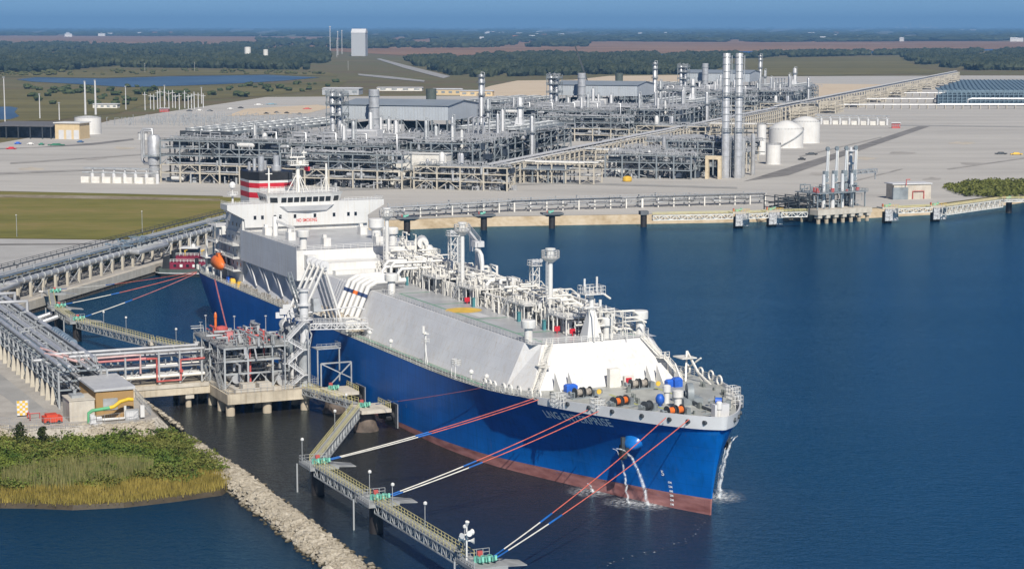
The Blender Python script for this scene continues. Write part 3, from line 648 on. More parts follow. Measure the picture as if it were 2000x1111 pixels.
# funnel
FB = [(-10.6, 14), (2.2, 14)]
def fring(z, k=0.0): return [(15+k,-8.4,z),(17+k,-10.4+k,z),(27-k,-10.7+k,z),(30.6-k,-8.6,z),(30.9-k,.4,z),(27.4-k,2.6-k,z),(17+k,2.4-k,z),(15+k,.4,z)]
zs = [30, 38.9, 40.5, 41.8, 43.3, 44.0, 46.3, 46.5]; ks = [0, 0, 0, 0, 0, 0, 0, .25]
fm = [SW, RED, SW, RED, SW, BLACKP]
fu = None
for i, nm in enumerate(('funnel', 'red_band', 'white_band', 'red_band', 'white_band', 'black_top')):
    z0, z1 = zs[i], zs[i+1]
    m = MB(); m.loft([fring(z0), fring(z1)] + ([fring(46.5, .2)] if i == 5 else [])); o = m.build(nm, fm[i], ship if i == 0 else fu); fu = o if i == 0 else fu; smooth_by_angle(o, 30)
for x, y, r, h in ((22, -7.4, .55, 50.0), (24, -6.0, .95, 50.7), (25, -1.6, 1.5, 47.9), (25, -1.6, .95, 50.9), (20, -8.4, .45, 49), (20, -3.6, .6, 49.2)):
    m = MB(); m.tube((x, y, 46), (x, y, h), r, 14); smooth_by_angle(m.build('exhaust_pipe', PIPE, fu), 40)
m = MB(); m.box(10, -16, 15.7, 31, 16, 24); m.box(12, -12, 24, 31, 10, 31); m.build('engine_casing', SW, ship)
# stern fittings seen past the house
m = MB()
for x, y, h in ((20, -20, 31), (23, -20, 31), (14, -20.5, 26), (28, -20.3, 30)): m.bar((x, y, 15.7), (x+1.2, y, h), .5)
m.box(19, -21.5, 26, 29, -17, 26.2); m.rail([(19,-21.4,26.2),(29,-21.4,26.2)],1.1,1.2,.1,3); m.box(19, -21.5, 30.8, 29, -16, 31); m.rail([(19,-21.4,31),(29,-21.4,31)],1.1,1.2,.1,3); m.box(24,-19.8,16,29.5,-17,30.8)
m.box(12,-21.8,20.5,18,-18,20.7); m.rail([(12,-21.7,20.7),(18,-21.7,20.7)],1.1,1.2,.1,3); m.build('stern_gantry', WHITE, ship)
m = MB()
for k in range(9): 
    y = -20.5 + (k % 3) * 2.4; x = 4 + k * 1.8; m.tube((x, y, 15.7), (x, y, 17.1), .3, 8); m.tube((x+.8, y, 15.7), (x+.8, y, 17.1), .3, 8)
m.build('bollards', CREAM, ship, kind='stuff')
# enclosed lifeboat in its davit
m = MB(); rings = []
for k, (x, w, zb_, zt_) in enumerate(((26.6,.2,19.8,20.6),(27.4,1.1,19.0,21.6),(28.8,1.6,18.7,22.6),(31.5,1.7,18.6,22.9),(34.2,1.6,18.7,22.6),(35.6,1.0,19.0,21.4),(36.4,.2,19.8,20.6))):
    rings.append([(x, -21.7 + w*math.cos(t*math.pi/6), (zb_+zt_)/2 + (zt_-zb_)/2*math.sin(t*math.pi/6)) for t in range(12)])
m.loft(rings); lb = m.build('lifeboat', ORANGE, ship); smooth_by_angle(lb, 50)
m = MB(); m.box(31.5, -22.4, 22.6, 33.8, -21.0, 23.5); m.build('conning_hood', ORANGE, lb)
for x in (28.5, 34.8):
    m = MB(); m.path([(x, -19.2, 15.8), (x, -20.0, 20), (x, -20.4, 23.4), (x, -21.8, 24.2)], .3, 6); m.bar((x, -21.9, 15.9), (x, -21.9, 18.8), .25); m.build('davit', WHITE, ship)
for x, y, c in ((36.5, -20.2, BLUEC), (38.4, -20.6, BLUEC), (42, -20.8, YELM), (50, -21.2, YELM)):
    m = MB(); m.box(x, y-.7, 15.75, x+1.5, y+.7, 17.0); m.box(x+.2, y-.5, 17, x+1.3, y+.5, 17.3); m.build('deck_drum', c, ship)
# boat boarding and hose gear along the starboard side deck
m = MB(); rnd = random.Random(3)
for k in range(120):
    x = 50 + k * .55; y = -22.2 + rnd.uniform(0, 1.4); h = rnd.uniform(.5, 1.6); m.box(x, y, 15.75, x + rnd.uniform(.15, .4), y + rnd.uniform(.2, .5), 15.75 + h)
m.build('side_deck_fittings', mat('grey_brown_fittings', (.30,.28,.25), .7, var=.35, scale=1.5), ship, kind='stuff')
# accommodation ladder post amidships and small lamps
def side_post(x):
    m = MB(); y = -21.6; z = deck_z(x); m.bar((x, y, z), (x, y, z+7.5), .3); m.bar((x-1.2, y, z), (x, y, z+3.8), .18); m.bar((x+1.2, y, z), (x, y, z+3.8), .18)
    m.box(x-.6, y-.6, z+7, x+.6, y+.6, z+7.2); m.tube((x, y-.5, z+7.2), (x, y-.5, z+8.8), .35, 8); m.rail([(x-.6,y-.6,z+5),(x+.6,y-.6,z+5),(x+.6,y+.6,z+5)],1,.6,.07); m.build('light_post', WHITE, ship)
side_post(194.5)
for x in (171, 218, 226, 157):
    z = deck_z(x); m = MB(); m.tube((x, -20.8, z), (x, -20.8, z+1.6), .12, 6); m.lathe([(.2,0),(.5,.2),(.55,.6),(.2,.95)], (x, -20.8, z+1.5), 10); m.build('side_lamp', WHITE, ship)
m = MB(); z = deck_z(212); m.box(211, -22.4, z, 213, -21.2, z+.2); m.rail([(211,-22.4,z+2.6),(213,-22.4,z+2.6),(213,-21,z+2.6),(211,-21,z+2.6),(211,-22.4,z+2.6)],1.3,.7,.1,3)
for a in (211, 213): m.bar((a,-22.3,z),(a,-22.3,z+2.6),.15)
m.build('pilot_platform', WHITE, ship)
# roller fairleads along the shoulder, round
for x in (229, 231.5, 234, 238, 240.5, 243.5, 247, 249.5):
    z = deck_z(x); y = -(hb(x, z) - .55); t = MB(); n = 14
    ring = [(x + .95*math.cos(2*math.pi*k/n), y, z + 1.0 + .95*math.sin(2*math.pi*k/n)) for k in range(n + 1)]
    t.path(ring, .2, 6); smooth_by_angle(t.build('panama_fairlead', CREAM, ship), 50)
for x in (232, 238, 244, 250):
    z = deck_z(x); y = hb(x, z) - .55; t = MB(); n = 14
    ring = [(x + .95*math.cos(2*math.pi*k/n), y, z + 1.0 + .95*math.sin(2*math.pi*k/n)) for k in range(n + 1)]; t.path(ring, .2, 6); smooth_by_angle(t.build('panama_fairlead', CREAM, ship), 50)

# ---- forecastle machinery
FZ = 17.5
def winch(x, y, rz, c, n=2):
    """mooring winch: base frame, gearbox and rope drums"""
    w = bpy.data.objects.new('mooring_winch', None); COL.objects.link(w); w.parent = ship; w.location = (x, y, FZ); w.rotation_euler = (0, 0, rz); w.scale = (.8, .85, .8)
    m = MB(); L = n * 2.4 + 2.2; m.box(-.9, -L/2, 0, .9, L/2, .3)
    for k in range(n + 1):
        yy = -L/2 + .7 + k * 2.4; m.box(-.5, yy-.13, .3, .5, yy+.13, 1.5)
    m.box(-.8, L/2-1.1, .3, .8, L/2, 1.7); m.tube((0, -L/2, 1.45), (0, L/2, 1.45), .16, 8); m.tube((0,-L/2-.5,1.45),(0,-L/2,1.45),.55,12); m.build('winch_frame', STEEL, w)
    for k in range(n):
        y0 = -L/2 + .95 + k * 2.4; t = MB(); t.tube((0, y0+.15, 1.45), (0, y0+1.7, 1.45), .85, 18, .8); d = t.build('rope_drum', c, w); smooth_by_angle(d, 40)
        t = MB(); t.tube((0, y0, 1.45), (0, y0+.14, 1.45), 1.25, 20); t.tube((0, y0+1.71, 1.45), (0, y0+1.85, 1.45), 1.25, 20); t.build('drum_flange', STEELD, d)
winch(262.0, -8.6, .35, ORANGE); winch(274.5, -3.6, .15, ORANGE); winch(268.5, -6.2, .35, STEELD, 1)
m_rope = mat('tan_rope', (.33,.30,.26), .9, var=.3, scale=2)
winch(251, -11.0, .1, m_rope); winch(247, 3.4, 0, m_rope); winch(270, 8.5, -.5, BLUEC, 1)
t = MB(); t.tube((264.5, 4.2, 19.4), (264.9, 5.3, 19.4), 2.1, 24); t.tube((264.4, 4.0, 19.4), (265, 5.5, 19.4), .6, 12); smooth_by_angle(t.build('windlass_wheel', STEEL, ship), 40)
t = MB(); t.box(263.2, 2.6, FZ, 266.4, 6.8, FZ+1.3); t.box(261, 3, FZ, 263, 5.5, FZ+1.9); t.build('windlass_bed', STEEL, ship)
t = MB(); t.path([(266, 4.6, 18.2), (270, 4.4, 17.9), (274, 4.6, 17.7)], .28, 6); t.build('anchor_chain', STEELD, ship)
for x, y in ((252.4, -9.0), (249.4, 5.6)):
    t = MB(); t.tube((x+1.0, y, FZ+1.5), (x+1.15, y, FZ+1.5), .5, 16); t.build('winch_hub', YELM, ship)
for x, y, z, a, b, c in ((243, -11.6, 1.5, 1.6, 2.4, BLUEC), (246.5, 9.2, 1.5, 1.4, 1.6, BLUEC), (247.0, 10.4, 1.9, 1.6, 1.8, BLUEC)):
    t = MB(); t.loft([[(x, y, FZ), (x+a, y, FZ), (x+a, y+b, FZ), (x, y+b, FZ)], [(x, y, FZ+z*.8), (x+a, y, FZ+z*.8), (x+a, y+b, FZ+z*.8), (x, y+b, FZ+z*.8)], [(x+.3, y+.3, FZ+z), (x+a-.3, y+.3, FZ+z), (x+a-.3, y+b-.3, FZ+z), (x+.3, y+b-.3, FZ+z)]]); t.build('covered_drum', c, ship)
t = MB(); t.lathe([(.5,0),(.85,.5),(.9,1.2),(.5,1.9),(.1,2.0)], (264.6, -1.6, FZ + .4), 14); t.tube((264.6,-1.6,FZ),(264.6,-1.6,FZ+.5),.3,8); smooth_by_angle(t.build('covered_controls', BLUEC, ship), 50)
for x, y, k in ((268, .4, .4), (262.5, 1.0, .3), (281.5, 1.5, .22)): 
    m = MB(); m.lathe([(.9*k*2,0),(.9*k*2,2.2),(1.3*k*2,2.2),(1.3*k*2,3.4),(.4,3.6)], (x, y, FZ), 16); smooth_by_angle(m.build('ventilator', WHITE, ship), 40)
t = MB(); t.box(280.2, .6, FZ, 281.6, 3.6, FZ+3.0); t.build('bow_locker', GREYP, ship)
t = MB(); t.box(241.5, -1.2, FZ-.4, 242.8, 1.2, FZ+3.6); t.box(241.4, 2.4, FZ-.4, 242.2, 4.6, FZ+1.8); t.build('deck_house_locker', CREAM, ship)
t = MB(); t.box(242.2, 2.7, FZ+.4, 242.5, 3.9, FZ+1.5); t.build('fire_box', RED, ship)
rnd = random.Random(21)
m = MB()
for k in range(26):
    x = rnd.uniform(245, 281); y = rnd.uniform(-1, 1) * (hb(x, 17.5) - 1.8)
    if rnd.random() < .5: m.tube((x, y, FZ), (x, y, FZ+1.0), .28, 8); m.tube((x+.9, y, FZ), (x+.9, y, FZ+1.0), .28, 8); m.box(x-.4, y-.4, FZ, x+1.3, y+.4, FZ+.1)
    else: m.box(x, y, FZ, x+rnd.uniform(.3, .8), y+rnd.uniform(.3, .8), FZ+rnd.uniform(.4, 1.2))
m.build('bollards', mat('dark_green_grey_paint', (.18,.20,.19), .6, var=.3), ship, kind='stuff')
for x0, x1, y0, y1 in ((250, 262, -5.2, -4.6), (262, 270, -2.6, -2.0), (270, 276, -1.2, -.6), (244, 262, 6.4, 7.0)):
    m = MB(); m.box(x0, y0, FZ + .035, x1, y1, FZ + .05); m.build('painted_line', mat('yellow_green_line', (.42,.45,.16)), ship)
m = MB()
for k in range(30):
    x = rnd.uniform(258, 280); y = rnd.uniform(-.8, .8) * (hb(x, 17.5) - 2); m.path([(x, y, FZ+.15), (x+rnd.uniform(-2,2), y+rnd.uniform(-2,2), FZ+.2), (x+rnd.uniform(-3,3), y+rnd.uniform(-3,3), FZ+.15)], .09, 4)
m.build('deck_pipes', STEEL, ship, kind='stuff')
for x, y in ((263, -14.6), (255, -19.0), (262, 15.2), (270, 11)):   # small guard pens at the edge
    m = MB(); m.rail([(x,y-1.1,FZ),(x+2.2,y-1.1,FZ),(x+2.2,y+1.1,FZ),(x,y+1.1,FZ),(x,y-1.1,FZ)], 2.3, .55, .09, 3); m.build('guard_pen', WHITE, ship)
m = MB()
m.bar((236, 17.6, 17.2), (243, 19.5, 22), .3); m.bar((243, 16.0, 17.4), (240.5, 17.6, 23.2), .35); m.bar((246, 18.5, 17.4), (240.5, 17.6, 23.2), .35); m.box(238.6, 15.4, 21.9, 242.6, 18.8, 22.1); m.bar((248.4, 18.8, 17.4), (244, 18, 19.6), .3); m.build('port_derrick', CREAM, ship)
# anchors on their blue bolsters
for side in (-1, 1):
    sx = 268.5; zc = 12.6; b = hb(sx, zc)
    m = MB(); c = Vector((sx, side*(b - .6), zc)); nrm = Vector((.42, side*.9, -.12)).normalized()
    q = []; 
    for k, (u, r) in enumerate(((-2.2, 2.5), (-.2, 2.3), (.8, 1.9), (1.5, 1.3), (1.8, .5))):
        x = Vector((nrm.y, -nrm.x, 0)).normalized(); y = Vector((0, 0, 1)); cc = c + nrm*u + Vector((0, 0, -.25*k))
        q.append([cc + x*r*math.cos(t*math.pi/8)*1.0 + y*r*math.sin(t*math.pi/8)*.78 for t in range(16)])
    m.loft(q); bo = m.build('anchor_bolster', mat('bright_blue_paint', (.01,.16,.52), .3, var=.1), ship); smooth_by_angle(bo, 50)
    m = MB(); p = c + nrm*2.0 + Vector((-1.4, side*.3, -1.6)); m.bar(p + Vector((0,0,2.2)), p - Vector((0,0,1.3)), .7, .6)
    m.add([p + Vector(v) for v in ((-1.5,0,.5),(-1.0,side*.4,-1.6),(0,side*.5,-2.1),(1.0,side*.4,-1.6),(1.5,0,.5),(.5,side*.5,-.9),(-.5,side*.5,-.9),(-1.5,-side*.6,.4),(-1.0,-side*.3,-1.7),(0,-side*.2,-2.2),(1.0,-side*.3,-1.7),(1.5,-side*.6,.4))], [(0,1,6),(1,2,6),(2,5,6),(2,3,5),(3,4,5),(0,7,8,1),(1,8,9,2),(2,9,10,3),(3,10,11,4)]); m.build('anchor', STEELD, bo)
# name, draught marks and symbols follow the plating
LETM = mat('white_lettering', (.9,.92,.92), .5, var=.02)
def on_hull(s0, z0, k, tilt):
    def f(x, y):
        s_ = s0 + x * .985; z = z0 + y + tilt * x; return Vector((s_, -(hb(s_, z * 15.7 / 15.7) + .09), z))
    return f
def plate_y(s_, z): return hb(s_, z)
lettering('LNG ENTERPRISE', 2.15, on_hull(248.9, 13.9, 1, .045), LETM, ship)
for j, d in enumerate('123456'):
    z = .5 + j * .85; s_ = 273.4 + z * .02
    lettering(d + 'M', .62, on_hull(s_, z, 1, 0), LETM, ship, 'draught_mark')
lettering('5', 1.4, on_hull(272.4, 6.1, 1, 0), LETM, ship, 'bow_mark')
for s_ in (178, 186):
    lettering('O', 1.2, on_hull(s_, 5.2, 1, 0), mat('pale_blue_mark', (.12,.22,.42)), ship, 'tug_mark')
# ------------------------------------------------------------------ water
def water_mat():
    m = bpy.data.materials.new('harbour_water'); m.use_nodes = True; N = m.node_tree.nodes; L = m.node_tree.links; p = N['Principled BSDF']
    tc = N.new('ShaderNodeTexCoord')
    n0 = N.new('ShaderNodeTexNoise'); n0.inputs['Scale'].default_value = .006; n0.inputs['Detail'].default_value = 3; L.new(tc.outputs['Object'], n0.inputs[0])
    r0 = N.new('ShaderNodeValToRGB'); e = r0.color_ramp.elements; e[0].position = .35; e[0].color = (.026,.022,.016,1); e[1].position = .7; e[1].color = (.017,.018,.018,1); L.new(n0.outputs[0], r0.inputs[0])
    # blue sky reflection painted on basin, turbid brown where ship blocks it (ship axes)
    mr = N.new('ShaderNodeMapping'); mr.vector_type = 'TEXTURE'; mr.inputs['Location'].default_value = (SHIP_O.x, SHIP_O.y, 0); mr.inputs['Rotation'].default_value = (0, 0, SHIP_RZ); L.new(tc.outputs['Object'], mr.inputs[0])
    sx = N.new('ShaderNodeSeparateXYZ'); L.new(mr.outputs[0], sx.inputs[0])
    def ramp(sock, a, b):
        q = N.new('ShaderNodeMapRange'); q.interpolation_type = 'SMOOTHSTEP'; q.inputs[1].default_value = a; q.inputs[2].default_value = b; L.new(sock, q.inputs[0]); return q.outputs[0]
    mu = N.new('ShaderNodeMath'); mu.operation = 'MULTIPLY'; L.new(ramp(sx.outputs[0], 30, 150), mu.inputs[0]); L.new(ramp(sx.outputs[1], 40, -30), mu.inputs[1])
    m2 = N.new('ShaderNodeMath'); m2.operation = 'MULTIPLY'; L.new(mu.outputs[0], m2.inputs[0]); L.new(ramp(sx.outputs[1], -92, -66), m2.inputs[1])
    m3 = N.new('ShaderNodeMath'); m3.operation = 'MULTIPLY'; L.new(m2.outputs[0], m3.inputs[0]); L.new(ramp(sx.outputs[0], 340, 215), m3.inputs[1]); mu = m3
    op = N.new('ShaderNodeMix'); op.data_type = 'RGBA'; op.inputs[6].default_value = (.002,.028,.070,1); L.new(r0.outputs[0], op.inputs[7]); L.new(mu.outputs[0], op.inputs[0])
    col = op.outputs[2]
    mp = N.new('ShaderNodeMapping'); mp.inputs['Rotation'].default_value = (0, 0, R(25)); mp.inputs['Scale'].default_value = (1, 1.8, 1); L.new(tc.outputs['Object'], mp.inputs[0])
    hs = []
    for sc, w in ((.10, .16), (.42, .22), (1.5, .16)):
        n = N.new('ShaderNodeTexNoise'); n.inputs['Scale'].default_value = sc; n.inputs['Detail'].default_value = 3; n.inputs['Roughness'].default_value = .55; L.new(mp.outputs[0], n.inputs[0])
        k = N.new('ShaderNodeMath'); k.operation = 'MULTIPLY'; k.inputs[1].default_value = w; L.new(n.outputs[0], k.inputs[0]); hs.append(k)
    a = N.new('ShaderNodeMath'); L.new(hs[0].outputs[0], a.inputs[0]); L.new(hs[1].outputs[0], a.inputs[1])
    b = N.new('ShaderNodeMath'); L.new(a.outputs[0], b.inputs[0]); L.new(hs[2].outputs[0], b.inputs[1])
    wn_ = N.new('ShaderNodeTexNoise'); wn_.inputs['Scale'].default_value = .012; wn_.inputs['Detail'].default_value = 4; wm = N.new('ShaderNodeMapping'); wm.inputs['Scale'].default_value = (.6, 1.6, 1); L.new(tc.outputs['Object'], wm.inputs[0]); L.new(wm.outputs[0], wn_.inputs[0])
    q_ = N.new('ShaderNodeMapRange'); q_.inputs[1].default_value = .3; q_.inputs[2].default_value = .7; q_.inputs[3].default_value = .72; q_.inputs[4].default_value = 1.0; L.new(wn_.outputs[0], q_.inputs[0]); WR = q_.outputs[0]
    bp = N.new('ShaderNodeBump'); bp.inputs['Distance'].default_value = 2.4; L.new(WR, bp.inputs['Strength']); L.new(b.outputs[0], bp.inputs['Height'])
    df = N.new('ShaderNodeBsdfDiffuse'); L.new(col, df.inputs['Color'])
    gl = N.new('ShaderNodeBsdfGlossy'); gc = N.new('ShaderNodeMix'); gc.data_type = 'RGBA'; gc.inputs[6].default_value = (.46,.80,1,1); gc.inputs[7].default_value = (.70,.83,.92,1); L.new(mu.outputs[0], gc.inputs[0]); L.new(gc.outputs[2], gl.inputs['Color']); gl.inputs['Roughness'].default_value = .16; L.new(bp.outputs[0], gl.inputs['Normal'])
    fr = N.new('ShaderNodeFresnel'); fr.inputs[0].default_value = 1.33; L.new(bp.outputs[0], fr.inputs['Normal'])
    ms = N.new('ShaderNodeMixShader'); L.new(fr.outputs[0], ms.inputs[0]); L.new(df.outputs[0], ms.inputs[1]); L.new(gl.outputs[0], ms.inputs[2])
    L.new(ms.outputs[0], [n for n in N if n.type == 'OUTPUT_MATERIAL'][0].inputs[0]); N.remove(p)
    return m
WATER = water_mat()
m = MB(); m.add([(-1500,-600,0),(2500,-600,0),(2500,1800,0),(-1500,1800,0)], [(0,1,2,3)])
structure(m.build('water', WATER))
# ------------------------------------------------------------------ berth (same axes as the ship: S along it, t out to starboard)
def jt(name, label, cat, S, t, z=0.0, group=None, rz=0.0): return thing(name, label, cat, ship_pt(S, t, z), SHIP_RZ + rz, group)
DZ = 5.2
PILEM = mat('tarred_steel_pile', (.025,.022,.022), .6, var=.3)
PILEC = mat('concrete_pile', (.42,.36,.27), .85, var=.2, streak=.35)
PLATE = mat('grey_grating', (.30,.31,.31), .7, var=.15)
# loading platform: concrete slab on piles
pf = jt('loading_platform', 'large weathered concrete loading platform on round piles beside the ship', 'platform', 138, 44, 0)
m = MB(); m.box(-20, -11.2, DZ - 2.3, 18, 11.2, DZ); m.build('deck_slab', CONC, pf)
for x in (-17, -8, 1, 9, 16):
    for y in (-10, -1.2, 8): m = piece('pile', PILEC, pf, (x, y, -3), (x, y, DZ - 2.3), 2.1, 2.1, 14)
m = MB(); m.rail([(-3, -10.9, DZ), (17.7, -10.9, DZ), (17.7, 0, DZ)], 2.2, 1.6, .06, 4); m.build('fence', GALV, pf)
m = MB(); m.rail([(17.7, 2, DZ), (17.7, 10.9, DZ), (2, 10.9, DZ)], 2.2, 1.6, .06, 4); m.build('fence', GALV, pf)
m = MB(); m.box(1, -8.8, DZ, 16.5, -7.6, DZ + .8); m.box(15.4, -7.6, DZ, 16.5, 5, DZ + .8); m.build('kerb', CONCP, pf)
for y0, y1 in ((-6.5, -3.5), (-2.5, .5)):
    m = MB(); m.box(11.5, y0, DZ, 14.5, y1, DZ + 1.5); m.build('plinth', CONCP, pf)
# process module on the platform: steel frame crowded with pipes
md = jt('pipe_module', 'grey steel frame crowded with red and silver pipes on the loading platform', 'pipe module', 136, 46.0, DZ)
for x in (-14, -7, 0, 7, 12.5):
    for y in (-7.6, -2, 4, 8): piece('column', GALV, md, (x, y, 0), (x, y, 9.6), .42)
m = MB(); rnd = random.Random(31)
for z in (3.4, 6.4, 9.4):
    for x in (-14, -7, 0, 7, 12.5): m.bar((x, -7.6, z), (x, 8, z), .3, .4)
    for y in (-7.6, -2, 4, 8): m.bar((-14, y, z), (12.5, y, z), .3, .4)
for x0, x1 in ((-14, -7), (-7, 0), (0, 7), (7, 12.5)): m.bar((x0, -7.6, 0), (x1, -7.6, 6.4), .16); m.bar((x1, -7.6, 3.4), (x0, -7.6, 9.4), .16); 
for y0, y1 in ((-7.6, -2), (-2, 4), (4, 8)): m.bar((12.5, y0, 0), (12.5, (y0+y1)/2, 3.4), .22); m.bar((12.5, y1, 0), (12.5, (y0+y1)/2, 3.4), .22)
m.build('frame_beams', GALV, md, kind='stuff')
for z in (6.65, 9.65):
    m = MB(); m.box(-14, -7.6, z, 12.5, 8, z + .06); m.rail([(-14,-7.6,z),(12.5,-7.6,z),(12.5,8,z)], 1.1, 1.5, .07, 2); m.build('grating_floor', PLATE, md)
for z, k, sd, lo in ((.6, 26, 1, 0), (3.8, 30, 2, 0), (6.9, 34, 3, 1), (9.8, 46, 4, 2)):
    m = MB(); rr = random.Random(sd)
    for i in range(k):
        x = rr.uniform(-13.5, 11.5); y = rr.uniform(-7, 7); h = rr.uniform(.6, 2.5); r = rr.uniform(.1, .42)
        if rr.random() < .5: m.path([(x, y, z), (x, y, z + h), (x + rr.uniform(2, 7), y, z + h), (x + rr.uniform(2, 7), y, z)], r, 7)
        else: m.path([(x, y, z + .2), (x, y, z + h), (x, y + rr.uniform(-4, 4), z + h)], r, 7)
        if rr.random() < .4: m.tube((x, y, z + h), (x, y, z + h + .7), .1, 6); m.tube((x, y, z + h + .7), (x, y, z + h + .78), .45, 10)
    m.build('pipework', PIPE if lo < 2 else GALV, md, kind='stuff')
for x, y, z0, z1 in ((11, -1, .3, 11.5), (9, 3, 6.8, 12.5), (-2, -6, 9.7, 12.5), (4, 1.5, 9.7, 11.8)):
    m = MB(); m.path([(x, y, z0), (x, y, z1), (x - 3, y, z1)], .24, 8); m.tube((x, y, z0 + 3), (x + .8, y, z0 + 3), .2, 6); m.build('red_pipe', REDP, md)
for y, z in ((-5, 10.7), (-1, 10.9), (2.8, 10.5), (6, 11)):
    m = MB(); m.path([(-12, y, z), (2, y, z), (2, y + 1.2, z), (10, y + 1.2, z)], .22, 8); m.build('red_pipe', REDP, md)
m = MB(); m.box(2, -4.5, 9.8, 4, -3, 12); m.build('red_cabinet', PINK, md)
m = MB(); m.lathe([(1.3, 0), (1.5, .3), (1.5, 2.3), (1.2, 2.6), (.4, 2.8)], (-3.5, -3.6, 9.7), 16); m.build('fire_monitor_tank', REDP, md)
m = MB(); m.tube((-6, -4.4, 9.7), (-6, -4.4, 14.6), .3, 8); m.lathe([(.15,0),(.4,.2),(.32,1.1),(.15,1.5)], (-6, -4.4, 14.0), 10); m.build('fire_monitor', ORANGE, md)
m = MB(); m.tube((7, 6.2, 1.2), (13, 6.2, 1.2), 1.3, 14); m.tube((12.6, -4.8, 2.2), (8, -4.8, 2.2), 1.1, 14); m.build('drain_drum', PIPE, md)
for x, y, h in ((-9, -6, 4.5), (1, 6, 5), (10, 7, 4.6), (-12, 2, 3.4)):
    m = MB(); m.tube((x, y, 9.7), (x, y, 9.7 + h), .09, 6); m.lathe([(.1,0),(.35,.1),(.3,.35)], (x, y, 9.7 + h), 8); m.build('lamp', GALV, md)
for x, y in ((8.5, -7.4), (-4, -7.4)):
    m = MB(); m.stair((x + 4, y - 1.0, .1), (x, y - 1.0, 3.4), 1.0); m.stair((x, y - 1.0, 3.4), (x + 4, y - 1.0, 6.5), 1.0); m.build('stairway', GALV, md)
# gangway tower with zigzag stairs and a truss boom to the ship's deck
gt_ = jt('gangway_tower', 'grey column gangway tower with zigzag stairs and truss boom reaching the ship', 'gangway', 151.2, 35.0, DZ)
m = MB(); m.tube((0,0,0),(0,0,.5),2.0,16,1.55); m.tube((0,0,.5),(0,0,8.6),1.45,18); m.tube((0,0,8.6),(0,0,10.2),1.0,14); smooth_by_angle(m.build('column', GALV, gt_), 40)
m = MB(); m.tube((0,0,10.2),(0,0,22.4),1.05,16); m.tube((0,0,15.6),(0,0,15.9),2.2,18); m.tube((0,0,19),(0,0,19.3),1.7,16); m.tube((0,0,22.4),(0,0,22.8),1.5,16); smooth_by_angle(m.build('upper_column', GREYP, gt_), 40)
m = MB()
for k in range(8):
    a = k * math.pi / 4; m.bar((1.3*math.cos(a),1.3*math.sin(a),8.6),(1.9*math.cos(a+.8),1.9*math.sin(a+.8),12),.16); m.bar((1.9*math.cos(a),1.9*math.sin(a),12),(1.0*math.cos(a),1.0*math.sin(a),14),.16)
m.build('collar_bracing', GALV, gt_, kind='stuff')
m = MB(); ring = [(2.2*math.cos(t*math.pi/6), 2.2*math.sin(t*math.pi/6), 15.9) for t in range(13)]; m.rail(ring, 1.1, 1.2, .08); m.build('collar_rail', GALV, gt_)
for (x0,y0,z0,x1,y1,z1) in ((2.6,-5,0,2.6,-1.2,3.0),(2.6,-1.2,3.0,2.6,-5,6.0),(2.6,-5,6,2.6,-1.2,9),(2.6,-1.2,9,2.6,-5,11.4),(2.6,-5,11.4,2.6,-.8,15.4)):
    m = MB(); m.stair((x0,y0,z0),(x1,y1,z1),1.1); m.box(x1-.6,min(y1,y1+(1.2 if y1>-2 else -1.2)),z1-.1,x1+.6,max(y1,y1+(1.2 if y1>-2 else -1.2)),z1); m.build('stair_flight', GREYP, gt_)
for y in (-5.9, -.2): piece('stair_post', GALV, gt_, (3.4, y, 0), (3.4, y, 13), .25)
m = MB(); m.truss((0, 1.2, 14.6), (0, 15.6, 14.0), 1.3, 1.5, 1.3, .22, .14); m.rail([(-.75,1.2,14.6),(-.75,15.6,14.0)],1.1,1.3,.07,2); m.rail([(.75,1.2,14.6),(.75,15.6,14.0)],1.1,1.3,.07,2); m.bar((0,1.2,13.9),(0,15.6,13.3),1.3,.08); m.build('boom', GREYP, gt_)
m = MB(); m.path([(0, 1, 17.2), (0, 12.5, 18.0), (0, 15, 17.2)], .18, 6); m.bar((.8, 15.4, 13), (1.6, 17.2, 12.0), .25); m.bar((-.8,15.4,13),(-1.6,17.2,12.0),.25); m.bar((0,8,14.2),(0,8,17.6),.14); m.build('boom_stay', GREYP, gt_)
m = MB(); m.loft([[(-1.4,2,17.5),(1.4,2,17.5),(1.4,4.2,17.5),(-1.4,4.2,17.5)],[(-1.0,2,20.5),(1.0,2,20.5),(1.0,3.4,20.5),(-1.0,3.4,20.5)]]); m.build('winch_house', GALV, gt_)
m = MB(); m.truss((-.7, 0.3, 14), (-7.5, -1, 26), .9, .9, 1.2, .16, .1); m.rail([(-2.2,-1.6,22.4),(2.2,-1.6,22.4)],1.1,1,.07); m.build('crane_jib', STEEL, gt_)
m = MB(); m.rail([(3,3,0),(3,10.5,0)],5.4,7.5,.3,1); m.bar((3,3,5.4),(3,10.5,1.5),.25); m.bar((3,10.5,5.2),(3,5,0),.25); m.box(-4,3,8.2,0,9,8.4); m.rail([(0,3,8.4),(0,9,8.4),(-4,9,8.4)],1.1,1.2,.08)
for y in (3.3, 8.7): m.bar((-.3,y,0),(-.3,y,8.2),.3)
m.build('side_frame', GALV, gt_)
m = MB()
for k in range(5): m.box(-7.6 + (k % 2)*.4, -4.6 + k*.9, 15.2 + (k % 3)*.9, -7.3 + (k % 2)*.4, -2.6 + k*.9, 16.6 + (k % 3)*.9)
m.bar((-7.4,-1.5,16.5),(0,-.5,16.5),.2); m.build('marker_panels', GREYP, gt_, kind='stuff')
